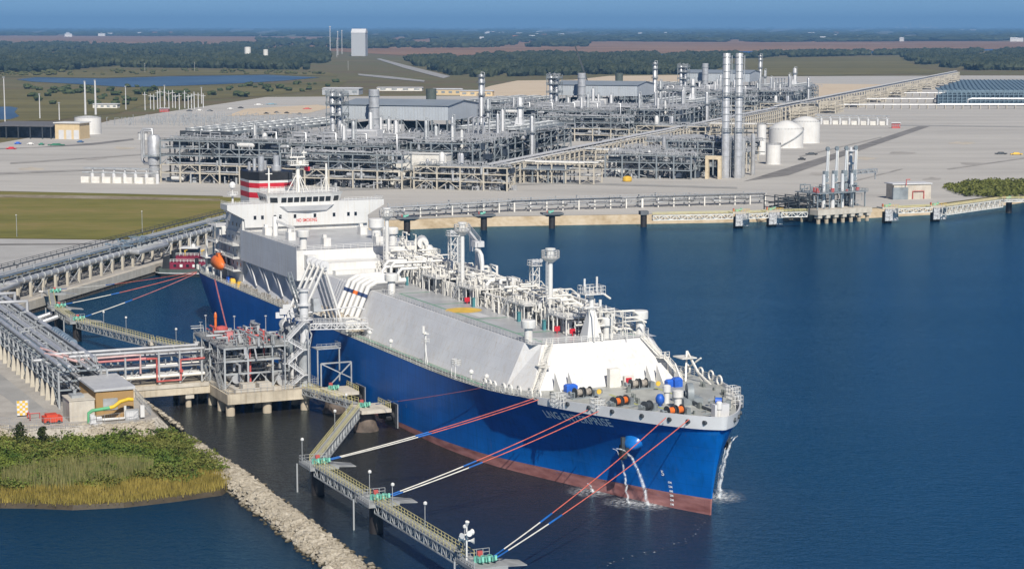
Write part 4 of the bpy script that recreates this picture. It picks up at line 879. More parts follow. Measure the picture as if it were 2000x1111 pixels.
# four loading arms coupled to the ship's manifold
def make_arm(label):
    a = jt('marine_loader', label, 'loading arm', 134, 34.6, DZ, 'loading arms coupled to the ship')
    m = MB(); m.tube((0,0,0),(0,0,12.5),.62,14,.5); m.tube((0,0,12),(0,0,12.8),.9,14); smooth_by_angle(m.build('riser', GREYP, a), 40)
    ap = Vector((0, 7.2, 27.2)); ba = Vector((.4, 0, 12.6)); en = Vector((0, 11.6, 12.6))
    m = MB(); m.tube(ba, ap, .42, 12, .34); m.bar(ba + Vector((.6,0,.4)), ap + Vector((.5,0,.2)), .1); smooth_by_angle(m.build('inboard_arm', WHITE, a), 40)
    m = MB(); m.tube(ap + Vector((-.7,0,0)), en + Vector((-.7,0,.6)), .34, 12, .3); m.bar(ap + Vector((-1.1,.3,0)), en + Vector((-1.1,.3,.6)), .09); smooth_by_angle(m.build('outboard_arm', WHITE, a), 40)
    m = MB(); m.tube(ap + Vector((-.3,0,0)), ap + Vector((.1,0,0)), 1.15, 18); m.tube(ap + Vector((-.9,0,0)), ap + Vector((.5,0,0)), .5, 12); smooth_by_angle(m.build('apex_sheave', GREYP, a), 40)
    d = (ba - ap).normalized(); m = MB(); m.bar(ba, ba + d*5.2, .5, .6); m.box(-.9, -3.6, 7.0, 1.2, -1.4, 9.0); m.build('counterweight', STEEL, a)
    m = MB(); m.path([en + Vector((-.7,0,.6)), en + Vector((-.7,.3,-.2)), en + Vector((-.5,.6,-.2))], .36, 8); m.tube(en + Vector((-.5,.1,-.2)), en + Vector((-.5,.6,-.2)), .6, 12); m.build('coupler', STEELD, a)
    m = MB(); m.tube((.3,0,12.3),(.7,0,12.3),1.3,18); smooth_by_angle(m.build('base_sheave', GALV, a), 40)
    return a
arm0 = make_arm('white loading arm coupled to the manifold, nearest the ship\'s stern')
for k, lb in enumerate(('white loading arm coupled to the manifold, second from the stern', 'white loading arm coupled to the manifold, third from the stern', 'white loading arm coupled to the manifold, nearest the gangway tower')):
    dup(arm0, ship_pt(137.4 + k * 3.4, 34.6, DZ), None, lb)
# trestle from the shore with its pipes
tr = jt('trestle_bridge', 'concrete trestle deck linking the shore to the loading platform', 'trestle', 136, 66, 0)
m = MB(); m.box(-10, -14, DZ - 1.9, 5.2, 10.9, DZ - .15); m.build('deck_slab', CONC, tr)
m = MB(); m.box(5.0, -14, DZ - .15, 5.4, 10.5, DZ + .75); m.build('parapet', CONCP, tr)
for y in (-13, 6): 
    m = MB(); m.box(-9.5, y-1, DZ - 3.0, 4.9, y+1, DZ - 1.9); m.build('pier_cap', CONCP, tr)
    for x in (-8, -2, 3.5): piece('pile', PILEC, tr, (x, y, -3), (x, y, DZ - 3.0), 1.4, 1.4, 12)
tk = jt('trestle_pipe_rack', 'row of silver and red pipes on steel posts crossing the trestle', 'pipe rack', 133, 70, DZ)
for y in (-20, -12, -4, 4, 9, 14.3):
    for x in (-4.5, 3): piece('post', GALV, tk, (x, y, 0), (x, y, 7.6), .4)
m = MB()
for y in (-20, -12, -4, 4, 9, 14.3):
    for z in (1.4, 3.6, 6.0, 7.5): m.bar((-4.5, y, z), (3, y, z), .28, .3)
    m.bar((3, y, 0), (3, y + 3, 3.4), .18); 
m.build('cross_beams', GALV, tk, kind='stuff')
for x, z, r, c, y0, y1 in ((-4, 6.5, .4, PIPE, -24, 15), (-2.8, 7.9, .38, PIPE, -20, 15), (-1.4, 6.4, .3, PIPE, -22, 15), (2.6, 7.9, .42, PIPE, -17, 15), (.6, 6.4, .33, PIPE, -22, 15), (2.6, 6.3, .34, PINK, -13, 1), (1.5, 4.0, .38, PIPE, -20, 15), (-.4, 4.0, .36, CREAM, -20, 15), (-2.4, 4.0, .38, PIPE, -20, 15), (2.8, 1.9, .42, CREAM, -20, 15), (1.4, 1.9, .4, PIPE, -20, 15), (-.3, 1.9, .34, CREAM, -20, 15), (-2.5, 1.8, .4, PIPE, -20, 15)):
    m = MB(); m.tube((x, y0, z), (x, y1, z), r, 10); smooth_by_angle(m.build('pipe', c, tk), 40)
m = MB(); m.path([(3.3, 1, 6.3), (3.3, 3.4, 6.3), (3.3, 3.4, .8), (3.3, 9.2, .8), (3.3, 9.2, 5.6), (3.3, 15, 5.6)], .28, 8); m.tube((3.3, 9.2, 3), (3.9, 9.2, 3), .45, 8); smooth_by_angle(m.build('red_pipe_loop', REDP, tk), 50)
m = MB(); m.path([(3.4, -17, 7.2), (3.4, -2, 7.4), (3.4, -.5, 7.4), (3.4, -.5, 3)], .25, 8); smooth_by_angle(m.build('pale_red_pipe', mat('pale_pink_pipe', (.62,.42,.40), .5), tk), 50)
m = MB(); rr = random.Random(5)
for k in range(50):
    y = rr.uniform(-20, 14); x = rr.uniform(-4, 3); z = rr.choice((2.2, 4.3, 6.7)); m.tube((x, y, z), (x, y, z + rr.uniform(.4, 1.3)), rr.uniform(.08, .25), 6)
m.build('valves', GALV, tk, kind='stuff')

# ---- breasting dolphins with fender panels
def hooks(parent, x, y, z, n=3, rz=0.0):
    m = MB()
    for k in range(n):
        yy = y + (k - (n - 1) / 2) * 1.1; m.lathe([(.5,0),(.5,.7),(.4,.9)], (x-.7, yy, z), 10); m.box(x-.6, yy-.3, z+.3, x+1.1, yy+.3, z+.9); m.bar((x+.9, yy, z+.6), (x+1.9, yy, z+.9), .3, .45); m.box(x+1.5, yy-.2, z+.6, x+1.8, yy+.2, z+1.4)
    m.box(x-1.4, y-.35*n-.3, z, x+.2, y+.35*n+.3, z+.35); o = m.build('mooring_hooks', TEAL, parent)
    m = MB(); m.box(x-2.3, y-.4, z, x-1.8, y+.4, z+1.3); m.build('control_box', REDP, parent); return o
def breasting(S, label, t=29.3):
    d = jt('breasting_dolphin', label, 'dolphin', S, t, 0, 'breasting dolphins beside the ship')
    m = MB(); m.box(-4, -3.6, DZ - .8, 4, 3.4, DZ); m.build('deck', CONCP, d)
    m = MB(); m.lathe([(2.9, -3), (2.9, .3), (2.5, 1.0), (1.7, 4.4)], (0, -1.2, 0), 18); smooth_by_angle(m.build('cone_pile', mat('brown_pile_coating', (.13,.10,.08), .8, var=.3), d), 40)
    m = MB(); m.box(-3.1, 4.6, .5, 3.1, 5.1, DZ + .6); fp = m.build('fender_panel', BLACKP, d)
    m = MB(); m.box(-3.15, 5.1, .45, 3.15, 5.3, DZ + .65); m.build('fender_face', mat('grey_fender_face', (.30,.31,.32), .6, streak=.3), fp)
    m = MB()
    for x in (-1.6, 1.6): m.tube((x, 2.6, 3.0), (x, 4.6, 3.0), .95, 14, 1.2)
    m.path([(3, 3.2, DZ-.3), (3.2, 4.0, 3.2), (3, 4.7, 1.2)], .12, 5); m.path([(-3, 3.2, DZ-.3), (-3.2, 4.0, 3.2), (-3, 4.7, 1.2)], .12, 5); m.build('fender_cone', DARK, fp)
    m = MB(); m.rail([(-3.9, 3.2, DZ), (3.9, 3.2, DZ)], 1.2, 1.1, .09, 2); m.build('handrail', YEL, d)
    hooks(d, -.2, -1.4, DZ, 2); return d
breasting(159.5, 'breasting dolphin with fender panel, the one close against the loading platform')
breasting(182.5, 'breasting dolphin with fender panel, the one at the head of the long walkway', 30)
# ---- mooring dolphins: a small deck on a single dark pile
def mooring(S, t, label, pile=True, rz=0.0, n=3, grp='mooring dolphins'):
    d = jt('mooring_dolphin', label, 'dolphin', S, t, 0, grp, rz); z = 6.0
    m = MB(); m.box(-3.6, -2.6, z - .6, 3.4, 3.2, z); m.build('deck', PLATE, d)
    m = MB(); m.add([(-2.2, 3.2, z-.4), (2.8, 3.2, z-.4), (1.8, 7.2, z-.9), (-1.4, 7.2, z-.9), (-2.2, 3.2, z-.25), (2.8, 3.2, z-.25), (1.8, 7.2, z-.75), (-1.4, 7.2, z-.75)], [(0,3,2,1),(4,5,6,7),(0,1,5,4),(1,2,6,5),(2,3,7,6),(3,0,4,7)]); m.build('apron', PLATE, d)
    piece('pile', PILEM, d, (0, 0, -3), (0, 0, z - .6), 2.5, 2.5, 16)
    m = MB(); m.rail([(-3.5,-2.5,z),(3.3,-2.5,z)],1.15,1.2,.08,2); m.rail([(-3.5,-2.5,z),(-3.5,3.0,z)],1.15,1.2,.08,2); m.build('handrail', GALV, d)
    piece('guide_pile', GALV, d, (-3.4, -3.0, -3), (-3.4, -3.0, z - .4), .35, .35, 8)
    hooks(d, .3, .6, z, n, 0); return d
mooring(236.3, 60.6, 'mooring dolphin where the steep and the level walkways meet')
mooring(268.3, 60.5, 'mooring dolphin with green hooks halfway along the lower walkway')
md3 = mooring(314.0, 60.0, 'mooring dolphin carrying a cluster of horn loudspeakers')
m = MB(); m.tube((-1.8,-1.6,6),(-1.8,-1.6,11.6),.14,8)
for a, z in ((0, 10.6), (1.9, 10.4), (3.9, 9.4), (5.2, 10.2), (1.0, 9.2), (2.9, 9.0)):
    v = Vector((math.cos(a), math.sin(a), 0)); c = Vector((-1.8,-1.6,z)); m.tube(c + v*.2, c + v*.6, .14, 8); m.tube(c + v*.6, c + v*1.2, .16, 12, .5)
m.tube((-1.8,-1.6,11.6),(-1.5,-1.6,12.3),.2,8,.35); m.build('horn_loudspeakers', WHITE, md3)
mooring(29.8, 63.0, 'mooring dolphin at the bend of the walkway off the ship\'s stern', n=3)
mooring(1.6, 62.6, 'mooring dolphin second from the quay off the ship\'s stern', n=3)
mooring(-33.0, 57.0, 'mooring dolphin with green hooks tight against the quay wall', n=3)
# ---- truss walkways between them
def walkway(a, b, label, za=6.1, zb=6.1, depth=1.7, w=1.6):
    pa = ship_pt(a[0], a[1], za); pb = ship_pt(b[0], b[1], zb); d = pb - pa; o = thing('truss_walkway', label, 'walkway', pa, math.atan2(d.y, d.x), 'truss walkways'); L = math.hypot(d.x, d.y); dz = d.z
    m = MB(); m.truss((0,0,-.1), (L,0,dz-.1), depth, w, 1.9, .2, .13); m.build('truss', GALV, o)
    m = MB(); m.bar((0,0,0), (L,0,dz), w - .1, .06); m.build('grating', PLATE, o)
    for sg in (-1, 1):
        m = MB(); m.rail([(0, sg*(w/2-.04), .03), (L, sg*(w/2-.04), dz+.03)], 1.15, 1.5, .08, 2); m.build('handrail', YEL, o)
    return o
walkway((156, 36.5), (178, 32), 'short truss walkway between the two breasting dolphins', 5.4, 5.4, 1.2)
walkway((184, 34), (234, 60.6), 'long sloping grey truss walkway with yellow handrails', 5.6, 6.1, 2.2)
walkway((239, 61.4), (265.4, 61.2), 'truss walkway between the first two bow mooring dolphins')
walkway((271, 61.0), (311.5, 60.8), 'truss walkway leading to the dolphin with loudspeakers')
walkway((118, 40), (76.5, 52.3), 'truss walkway from the loading platform to the lone middle pile')
walkway((75.2, 52.8), (33.5, 63.2), 'truss walkway from the lone middle pile towards the quay')
walkway((26.5, 63.6), (5, 63.4), 'short truss walkway between the two stern mooring dolphins')
walkway((-1.5, 63.4), (-31, 58.2), 'truss walkway ending at the concrete quay', depth=1.2)
mp_ = jt('walkway_pile', 'lone dark steel pile carrying the stern walkway', 'pile', 76, 52.6, 0)
m = MB(); m.tube((0,0,-3),(0,0,5.0),1.25,16); m.box(-1.6,-1.6,3.6,1.6,1.6,4.2); smooth_by_angle(m.build('shaft', PILEM, mp_), 40); m = MB(); m.box(-1.3,-1.0,5.0,1.3,1.0,5.9); m.build('cap', CONCP, mp_)
# lamp posts on the walkways
def lamp_post(S, t, z, label, h=4.2):
    o = jt('lamp_post', label, 'lamp post', S, t, z, 'walkway lamp posts'); m = MB(); m.tube((0,0,0),(0,0,h),.07,6); m.build('post', GALV, o)
    m = MB(); m.lathe([(.08,0),(.3,.08),(.34,.4),(.1,.6)], (.15,0,h-.1), 8); m.build('lamp_head', WHITE, o)
for S, t, lb in ((193, 39.5, 'lamp post at the upper end of the sloping walkway'), (209, 47.6, 'lamp post halfway down the sloping walkway'), (233.4, 62.7, 'lamp post at the foot of the sloping walkway'), (265, 60.5, 'lamp post just before the middle bow dolphin'), (276, 60.3, 'lamp post just past the middle bow dolphin'), (291, 60.2, 'lamp post halfway to the loudspeaker dolphin'), (308, 60.2, 'lamp post beside the loudspeaker dolphin'), (47, 59.1, 'lamp post on the stern walkway, nearest the bend'), (60, 55.9, 'lamp post on the stern walkway, before the lone pile'), (86, 48.8, 'lamp post on the stern walkway, after the lone pile'), (102, 44.1, 'lamp post on the stern walkway, by the platform'), (110, 41.7, 'lamp post where the stern walkway meets the platform')):
    lamp_post(S, t, 6.0, lb)
# ---- mooring lines
ROPE_R = mat('red_orange_rope', (.62,.14,.10), .8, var=.15, scale=1); ROPE_W = mat('white_rope_tail', (.70,.68,.62), .8, var=.1); ROPE_B = mat('blue_rope_sleeve', (.01,.12,.42), .7, var=.2); ROPE_P = mat('faded_red_rope', (.50,.17,.17), .8, var=.15)
def line(a, b, sag, label, frac=.30, c=None, r=.12, tail=True):
    r *= .72
    pa = ship_pt(*a); pb = ship_pt(*b); o = thing('mooring_line', label, 'rope', pa, 0, 'mooring lines')
    d = pb - pa; P = lambda u: d * u - Vector((0, 0, 4 * sag * u * (1 - u)))
    def seg(u0, u1, rr, nm, mt): m = MB(); m.path([P(u0 + (u1 - u0) * k / 8) for k in range(9)], rr, 6); m.build(nm, mt, o)
    if tail:
        seg(0, .05, r*1.5, 'hook_sleeve', ROPE_B); seg(.05, frac, r*1.25, 'tail', ROPE_W); seg(frac, frac + .065, r*1.9, 'sleeve', ROPE_B); seg(frac + .065, 1, r, 'rope', c or ROPE_R)
    else: seg(0, 1, r, 'rope', c or ROPE_R)
line((237.6, 58.6, 7), (250.6, 21.6, 18.1), .5, 'upper rope of the pair from the first bow dolphin', .42); line((238.3, 58.6, 7), (252.0, 21.2, 18.1), .55, 'lower rope of the pair from the first bow dolphin', .42)
line((270, 58.6, 7), (265.6, 17.4, 18.2), .6, 'upper rope of the pair from the middle bow dolphin', .36); line((270.8, 58.4, 7), (267.6, 16.2, 18.2), .65, 'lower rope of the pair from the middle bow dolphin', .36)
line((315, 58.2, 7), (279.4, 8.4, 18.5), .8, 'upper rope of the pair from the loudspeaker dolphin', .24); line((315.8, 58.0, 7), (282.6, 5.4, 18.5), .85, 'lower rope of the pair from the loudspeaker dolphin', .24)
line((184, 29.4, 6), (228.5, 22.9, 16.6), .2, 'thin spring line along the hull from the upper breasting dolphin', .16, ROPE_P, .09)
line((30.5, 60.6, 7), (10.2, 22.4, 15.2), .5, 'double rope nearest the ship from the stern dolphins', .34, ROPE_P, .15)
line((2.6, 60.4, 7), (8.6, 22.0, 15.2), .5, 'middle red rope from the stern dolphins', .34, ROPE_R, .13)
line((-32, 55, 7), (6.6, 21.4, 15.2), .6, 'farthest rope, from the dolphin against the quay', .34, ROPE_R, .1)
line((110, 40.8, 8.5), (32, 23.1, 15.9), .3, 'dark red rope slanting down the hull to the platform', .3, ROPE_P, .13, False); line((110.6, 40.8, 8.5), (32.9, 23.1, 15.9), .3, 'second dark red rope slanting down the hull', .3, ROPE_P, .13, False)
# ---- water falling from the hawse pipes, with foam where it lands
FOAM = bpy.data.materials.new('falling_water'); FOAM.use_nodes = True
def foam_mat(mm, lo, hi, sc, stretch=1.0):
    N = mm.node_tree.nodes; L = mm.node_tree.links; p = N['Principled BSDF']; p.inputs['Base Color'].default_value = (.82,.86,.88,1); p.inputs['Roughness'].default_value = .6
    tc = N.new('ShaderNodeTexCoord'); mp = N.new('ShaderNodeMapping'); mp.inputs['Scale'].default_value = (1, 1, stretch); L.new(tc.outputs['Object'], mp.inputs[0]); n = N.new('ShaderNodeTexNoise'); n.inputs['Scale'].default_value = sc; n.inputs['Detail'].default_value = 5; L.new(mp.outputs[0], n.inputs[0])
    r = N.new('ShaderNodeValToRGB'); r.color_ramp.elements[0].position = lo; r.color_ramp.elements[1].position = hi; L.new(n.outputs[0], r.inputs[0]); L.new(r.outputs[0], p.inputs['Alpha']); return mm
foam_mat(FOAM, .34, .85, 2.6, .25)
FOAMS = bpy.data.materials.new('surface_foam'); FOAMS.use_nodes = True; foam_mat(FOAMS, .40, .78, 1.1)
def soft_edge(mm, r1):
    N = mm.node_tree.nodes; L = mm.node_tree.links; p = N['Principled BSDF']; src = p.inputs['Alpha'].links[0].from_socket; tc = N.new('ShaderNodeTexCoord'); ln = N.new('ShaderNodeVectorMath'); ln.operation = 'LENGTH'; L.new(tc.outputs['Object'], ln.inputs[0])
    q = N.new('ShaderNodeMapRange'); q.inputs[1].default_value = r1; q.inputs[2].default_value = .3; L.new(ln.outputs['Value'], q.inputs[0]); mu = N.new('ShaderNodeMath'); mu.operation = 'MULTIPLY'; L.new(src, mu.inputs[0]); L.new(q.outputs[0], mu.inputs[1]); L.new(mu.outputs[0], p.inputs['Alpha'])
soft_edge(FOAMS, 5.5)
MIST = bpy.data.materials.new('water_spray'); MIST.use_nodes = True; foam_mat(MIST, .40, 1.6, 1.6, .2)
def stream(S0, t0, z0, S1, t1, r, label):
    rr = random.Random(int(S0 * 7 + t0)); a = ship_pt(S0, t0, z0); o = thing('water_jet', label, 'water jet', ship_pt(S1, t1, 0), 0, 'water falling from the bow'); b = ship_pt(S1, t1, 0)
    pts = []; m = MB(); n = 26
    for k in range(n + 1):
        u = k / n; q = a - b; p = Vector((q.x * (1 - u ** .55), q.y * (1 - u ** .55), z0 * (1 - u * u * .45 - u * .55))); pts.append(p + Vector((rr.uniform(-.08, .08), rr.uniform(-.08, .08), 0)) * (1 + 2 * u))
    for k in range(n): m.tube(pts[k], pts[k+1], r * rr.uniform(.6, 1.2) * (.6 + .6 * k / n), 8, r * rr.uniform(.6, 1.2) * (.6 + .6 * (k + 1) / n), caps=False)
    m.build('falling_water', FOAM, o)
    m = MB()
    for k in range(3, n): m.tube(pts[k], pts[k+1], r * (1.0 + 1.4 * k / n), 8, r * (1.0 + 1.4 * (k + 1) / n), caps=False)
    m.build('spray', MIST, o)
    m = MB(); N_ = 30; ring = [[(math.cos(2*math.pi*j/N_) * R_, math.sin(2*math.pi*j/N_) * R_, .05 + .25 * max(0, 1 - R_)) for j in range(N_)] for R_ in (5.6, 3.6, 2.0, .8, .1)]
    m.loft(ring, True, False); m.build('splash_foam', FOAMS, o)
stream(269.0, 13.2, 11.2, 269.8, 6.8, .19, 'thick white jet of water falling from the starboard anchor'); stream(267.2, 13.0, 10.8, 266.8, 9.4, .12, 'thin jet of water beside the starboard anchor'); stream(269, -13, 11.4, 270.4, -8.2, .19, 'jet of water falling on the port side of the bow'); stream(267.6, -13, 11.0, 268.2, -9.0, .1, 'faint jet of water on the port side of the bow')
stream(255.6, 12.4, 1.6, 256, 11.6, .16, 'low discharge of water at the waterline of the hull')
wk = thing('foam_trail', 'faint trail of foam flecks drifting from the bow', 'foam', at(1370, 1012, 0)); FT = bpy.data.materials.new('foam_flecks'); FT.use_nodes = True; foam_mat(FT, .63, .80, 1.3)
m = MB(); tp = [at(*p, 0) - wk.location for p in ((1372, 1010), (1362, 1035), (1335, 1060), (1280, 1075), (1215, 1092), (1160, 1108))]
for a_, b_ in zip(tp[:-1], tp[1:]):
    d_ = (b_ - a_).normalized(); n_2 = Vector((-d_.y, d_.x, 0)) * .9; m.add([a_ - n_2 + Vector((0,0,.04)), b_ - n_2 + Vector((0,0,.04)), b_ + n_2 + Vector((0,0,.04)), a_ + n_2 + Vector((0,0,.04))], [(0,1,2,3)])
m.build('flecks', FT, wk)
# ---- tug lying astern of the ship against the quay
tg = thing('tugboat', 'dark red and black tugboat with grey-green hull moored behind the stern', 'tugboat', Vector((-110.5, 711, 0)), R(-4))
TGH = mat('tug_green_grey_paint', (.085,.105,.095), .6, var=.2); TGR = mat('tug_maroon_paint', (.20,.015,.04), .5, var=.15); TGB = mat('tug_dark_hull', (.018,.025,.028), .6)
m = MB(); sec = [(-17, 2.2), (-15.4, 4.2), (-11, 5.2), (-4, 5.5), (5, 5.4), (11, 4.8), (15, 3.2), (17, 1.0)]
def tr_(z, k, dz=0.0): return [(x*k, -w*k, z + dz*max(0, x/17)**2) for x, w in sec] + [(x*k, w*k, z + dz*max(0, x/17)**2) for x, w in sec[::-1]]
m.loft([tr_(-1, .93), tr_(0, .96), tr_(1.3, 1, .6)]); m.build('hull', TGB, tg)
m = MB(); m.loft([tr_(1.3, 1.01, .6), tr_(2.7, 1.02, 1.3)]); m.build('bulwark', TGH, tg)
m = MB(); m.loft([tr_(1.25, 1.03, .6), tr_(1.5, 1.03, .6)]); m.build('rub_rail', GREYP, tg)
_n0 = set(tg.children)
m = MB(); m.box(-7, -3.4, 2.4, 6, 3.4, 5.2); m.box(-5, -2.8, 5.2, 3.6, 2.8, 7.4); m.build('deckhouse', TGR, tg)
m = MB(); m.loft([[(-2.6,-2.2,7.4),(2.6,-2.2,7.4),(2.6,2.2,7.4),(-2.6,2.2,7.4)],[(-2.9,-2.6,10.0),(2.9,-2.6,10.0),(2.9,2.6,10.0),(-2.9,2.6,10.0)]]); wh_ = m.build('wheelhouse', TGR, tg)
m = MB(); m.loft([[(-2.78,-2.42,8.5),(2.78,-2.42,8.5),(2.78,2.42,8.5),(-2.78,2.42,8.5)],[(-2.93,-2.6,9.6),(2.93,-2.6,9.6),(2.93,2.6,9.6),(-2.93,2.6,9.6)]]); m.build('wheelhouse_windows', GLASS, wh_)
m = MB(); m.box(-3.3,-3.0,10.0,3.3,3.0,10.35); m.lathe([(.7,0),(.7,.9),(.3,1.2)],(1,0,10.3),12); m.tube((0,0,10.3),(0,0,15),.14,6); m.bar((0,-1.4,13),(0,1.4,13),.15); m.build('roof', WHITE, wh_)
for k_ in range(5):
    m = MB(); m.box(-5.6 + k_*2.3, -3.45, 3.4, -4.6 + k_*2.3, -3.4, 4.4); m.build('window', WHITE if k_ % 2 else GLASS, tg)
m = MB(); m.rail([(-6.8,-3.3,5.2),(5.8,-3.3,5.2)],1.0,1.3,.12,2); m.rail([(-4.8,-2.7,7.4),(3.4,-2.7,7.4)],1.0,1.3,.12,2); m.build('deck_rails', WHITE, tg, kind='stuff')
m = MB(); m.box(6,-3.0,2.4,10.5,3.0,6.4); m.build('forward_casing', BLACKP, tg)
m = MB(); m.box(2.2,-3.6,2.5,3.6,-3.4,6.8); m.build('side_panel', BLACKP, tg)
for x_ in (-1.5, 4.6): m = MB(); m.tube((x_,-2.4,7.4),(x_,-2.4,9.2),.18,6); m.tube((x_-.3,-2.4,9.2),(x_+.9,-2.4,9.5),.22,8); m.build('fire_monitor', YELM, tg)
for y in (-2.2, 2.2): 
    m = MB(); m.lathe([(1.0,0),(1.0,4.6),(.8,4.8)],(-5.6,y,4.4),14); smooth_by_angle(m.build('exhaust_stack', BLACKP, tg), 40)
m = MB(); m.loft([[(-10,-2.6,2.3),(-7,-2.6,2.3),(-7,2.6,2.3),(-10,2.6,2.3)],[(-9.6,-2.2,6.8),(-7,-2.2,7.6),(-7,2.2,7.6),(-9.6,2.2,6.8)]]); m.build('engine_housing', BLACKP, tg)
m = MB(); m.bar((7,-2,2.6),(13.5,-2,7),.8,.5); m.bar((7,2,2.6),(13.5,2,7),.8,.5); m.box(8,-1.6,2.6,12,1.6,4.2); m.build('towing_winch', TGR, tg)
for ch in set(tg.children) - _n0: ch.location.x -= 5.0
m = MB(); m.tube((14.2,-1.2,3.2),(14.2,1.2,3.2),1.0,12); m.build('bow_fender', DARK, tg)
m = MB(); 
for k in range(3): m.tube((-16.6, -2+2*k, 2.2), (-17.3, -2+2*k, 2.2), .9, 12)
m.build('tyre_fenders', DARK, tg, kind='stuff')
# ------------------------------------------------------------------ land
LZ = 3.5
def flat(name, pts, z, m_, kind='structure'):
    n = len(pts); tri = tessellate_polygon([[Vector((p[0], p[1], 0)) for p in pts]]); q = MB(); fs = []
    for t in tri:
        a, b, c = (pts[i] for i in t)
        fs.append(t if (b[0]-a[0])*(c[1]-a[1]) - (c[0]-a[0])*(b[1]-a[1]) > 0 else t[::-1])
    q.add([(p[0], p[1], z) for p in pts], fs); o = q.build(name, m_); o['kind'] = kind; return o
def W(px, py, z=LZ): p = at(px, py, z); return (p.x, p.y)
def ground_mat(name, stops, scale, scale2, bump=0.0, aniso=(1, 1, 1), rough=.95):
    m = bpy.data.materials.new(name); m.use_nodes = True; N = m.node_tree.nodes; L = m.node_tree.links; p = N['Principled BSDF']; p.inputs['Roughness'].default_value = rough; p.inputs['Specular IOR Level'].default_value = .2
    tc = N.new('ShaderNodeTexCoord'); mp = N.new('ShaderNodeMapping'); mp.inputs['Scale'].default_value = aniso; L.new(tc.outputs['Object'], mp.inputs[0])
    a = N.new('ShaderNodeTexNoise'); a.inputs['Scale'].default_value = scale; a.inputs['Detail'].default_value = 6; a.inputs['Roughness'].default_value = .62; L.new(mp.outputs[0], a.inputs[0])
    b = N.new('ShaderNodeTexNoise'); b.inputs['Scale'].default_value = scale2; b.inputs['Detail'].default_value = 5; L.new(mp.outputs[0], b.inputs[0])
    mx = N.new('ShaderNodeMath'); mx.operation = 'MULTIPLY_ADD'; mx.inputs[1].default_value = .35; L.new(b.outputs[0], mx.inputs[0])
    k = N.new('ShaderNodeMath'); k.operation = 'MULTIPLY'; k.inputs[1].default_value = .65; L.new(a.outputs[0], k.inputs[0]); L.new(k.outputs[0], mx.inputs[2])
    r = N.new('ShaderNodeValToRGB'); e = r.color_ramp.elements
    while len(e) < len(stops): e.new(.5)
    for i, (pos, c) in enumerate(stops): e[i].position = pos; e[i].color = (*c, 1)
    L.new(mx.outputs[0], r.inputs[0]); L.new(r.outputs[0], p.inputs['Base Color'])
    if bump:
        bp = N.new('ShaderNodeBump'); bp.inputs['Strength'].default_value = bump; bp.inputs['Distance'].default_value = .5; L.new(b.outputs[0], bp.inputs['Height']); L.new(bp.outputs[0], p.inputs['Normal'])
    return m
MARSH = ground_mat('marsh_ground', [(.34,(.10,.085,.045)),(.46,(.16,.125,.065)),(.54,(.12,.12,.05)),(.66,(.21,.16,.085))], .004, .05, 0, (.45, 1.6, 1))
GRAVEL = ground_mat('pale_gravel', [(.36,(.375,.36,.335)),(.5,(.44,.425,.395)),(.64,(.49,.47,.435))], .012, .12, 0, (.35, 2.2, 1))
GRASSF = ground_mat('mown_field', [(.34,(.115,.115,.027)),(.48,(.17,.16,.038)),(.58,(.21,.175,.055)),(.7,(.29,.21,.10))], .018, .2, .3, (.5, 1.6, 1))
SANDM = ground_mat('pale_sand', [(.33,(.48,.38,.26)),(.52,(.60,.50,.37)),(.7,(.52,.42,.29))], .02, .2, 0, (.5, 2, 1))
ROADM = mat('grey_road', (.33,.325,.31), .9, var=.1, scale=.1)
TRACK = mat('dark_gravel_track', (.21,.20,.19), .95, var=.2, scale=.08)
RIPRAP = ground_mat('riprap_ground', [(.36,(.20,.18,.15)),(.5,(.38,.35,.30)),(.64,(.50,.47,.42))], .6, 1.6, 1.0)
BANKM = ground_mat('sandy_bank', [(.34,(.30,.23,.14)),(.5,(.43,.35,.24)),(.68,(.52,.45,.34))], .08, .5, .3)
def shore(name, pts, run, z0, m_, zb=-2.0):
    """sloping bank outside a shoreline (points run with the land on the left)"""
    q = MB(); n = len(pts); out = []
    for i in range(n):
        a = Vector(pts[max(0, i-1)]); b = Vector(pts[min(n-1, i+1)]); d = (b - a).normalized(); out.append((pts[i][0] + d.y*run, pts[i][1] - d.x*run))
    q.add([(p[0], p[1], z0) for p in pts] + [(p[0], p[1], zb) for p in out], [(i, n+i, n+i+1, i+1) for i in range(n-1)]); o = q.build(name, m_); return structure(o)
B_AX = Vector((.3206, .9472, 0)); A_AX = Vector((.9472, -.3206, 0))
q0 = Vector((-157.5, 586, 0)); q1 = Vector((-97, 858, 0)); Q_AX = (q1 - q0).normalized()
bank = [(-95, 862), (-60, 874), (-20, 891), (30, 900), (70, 906), (104, 912), (131, 919), (165, 932), (204, 952), (257, 1014), (330, 1090), (520, 1230), (1200, 1500), (3000, 1900)]
far_poly = [(-157.5, 586), (-97, 858)] + bank + [(40000, 3000), (40000, 60000), (-40000, 60000), (-40000, 900), (-900, 560)]
land = flat('ground', far_poly, LZ, MARSH)
shore('sandy_bank', bank[:10], 9, LZ + .3, BANKM)
shore('sandy_bank', bank[9:], 14, LZ, BANKM)
# near shore pad beside the slip
def SP(S, t): p = ship_pt(S, t, 0); return (p.x, p.y)
pad = [SP(-48, 71), SP(60, 72), SP(140, 72), SP(166, 74), SP(170, 80), SP(168, 100), SP(160, 112), SP(150, 200), SP(-300, 260), SP(-120, 90)]
flat('yard', pad, LZ, ground_mat('shore_gravel', [(.33,(.30,.28,.25)),(.5,(.37,.35,.32)),(.68,(.44,.42,.38))], .05, .4))
shore('riprap_slope', pad[:8][::-1], 5.5, LZ, RIPRAP)
flat('service_road', [SP(20, 96), SP(100, 96), SP(150, 95), SP(152, 99.5), SP(100, 102), SP(20, 103)], LZ + .03, ROADM)
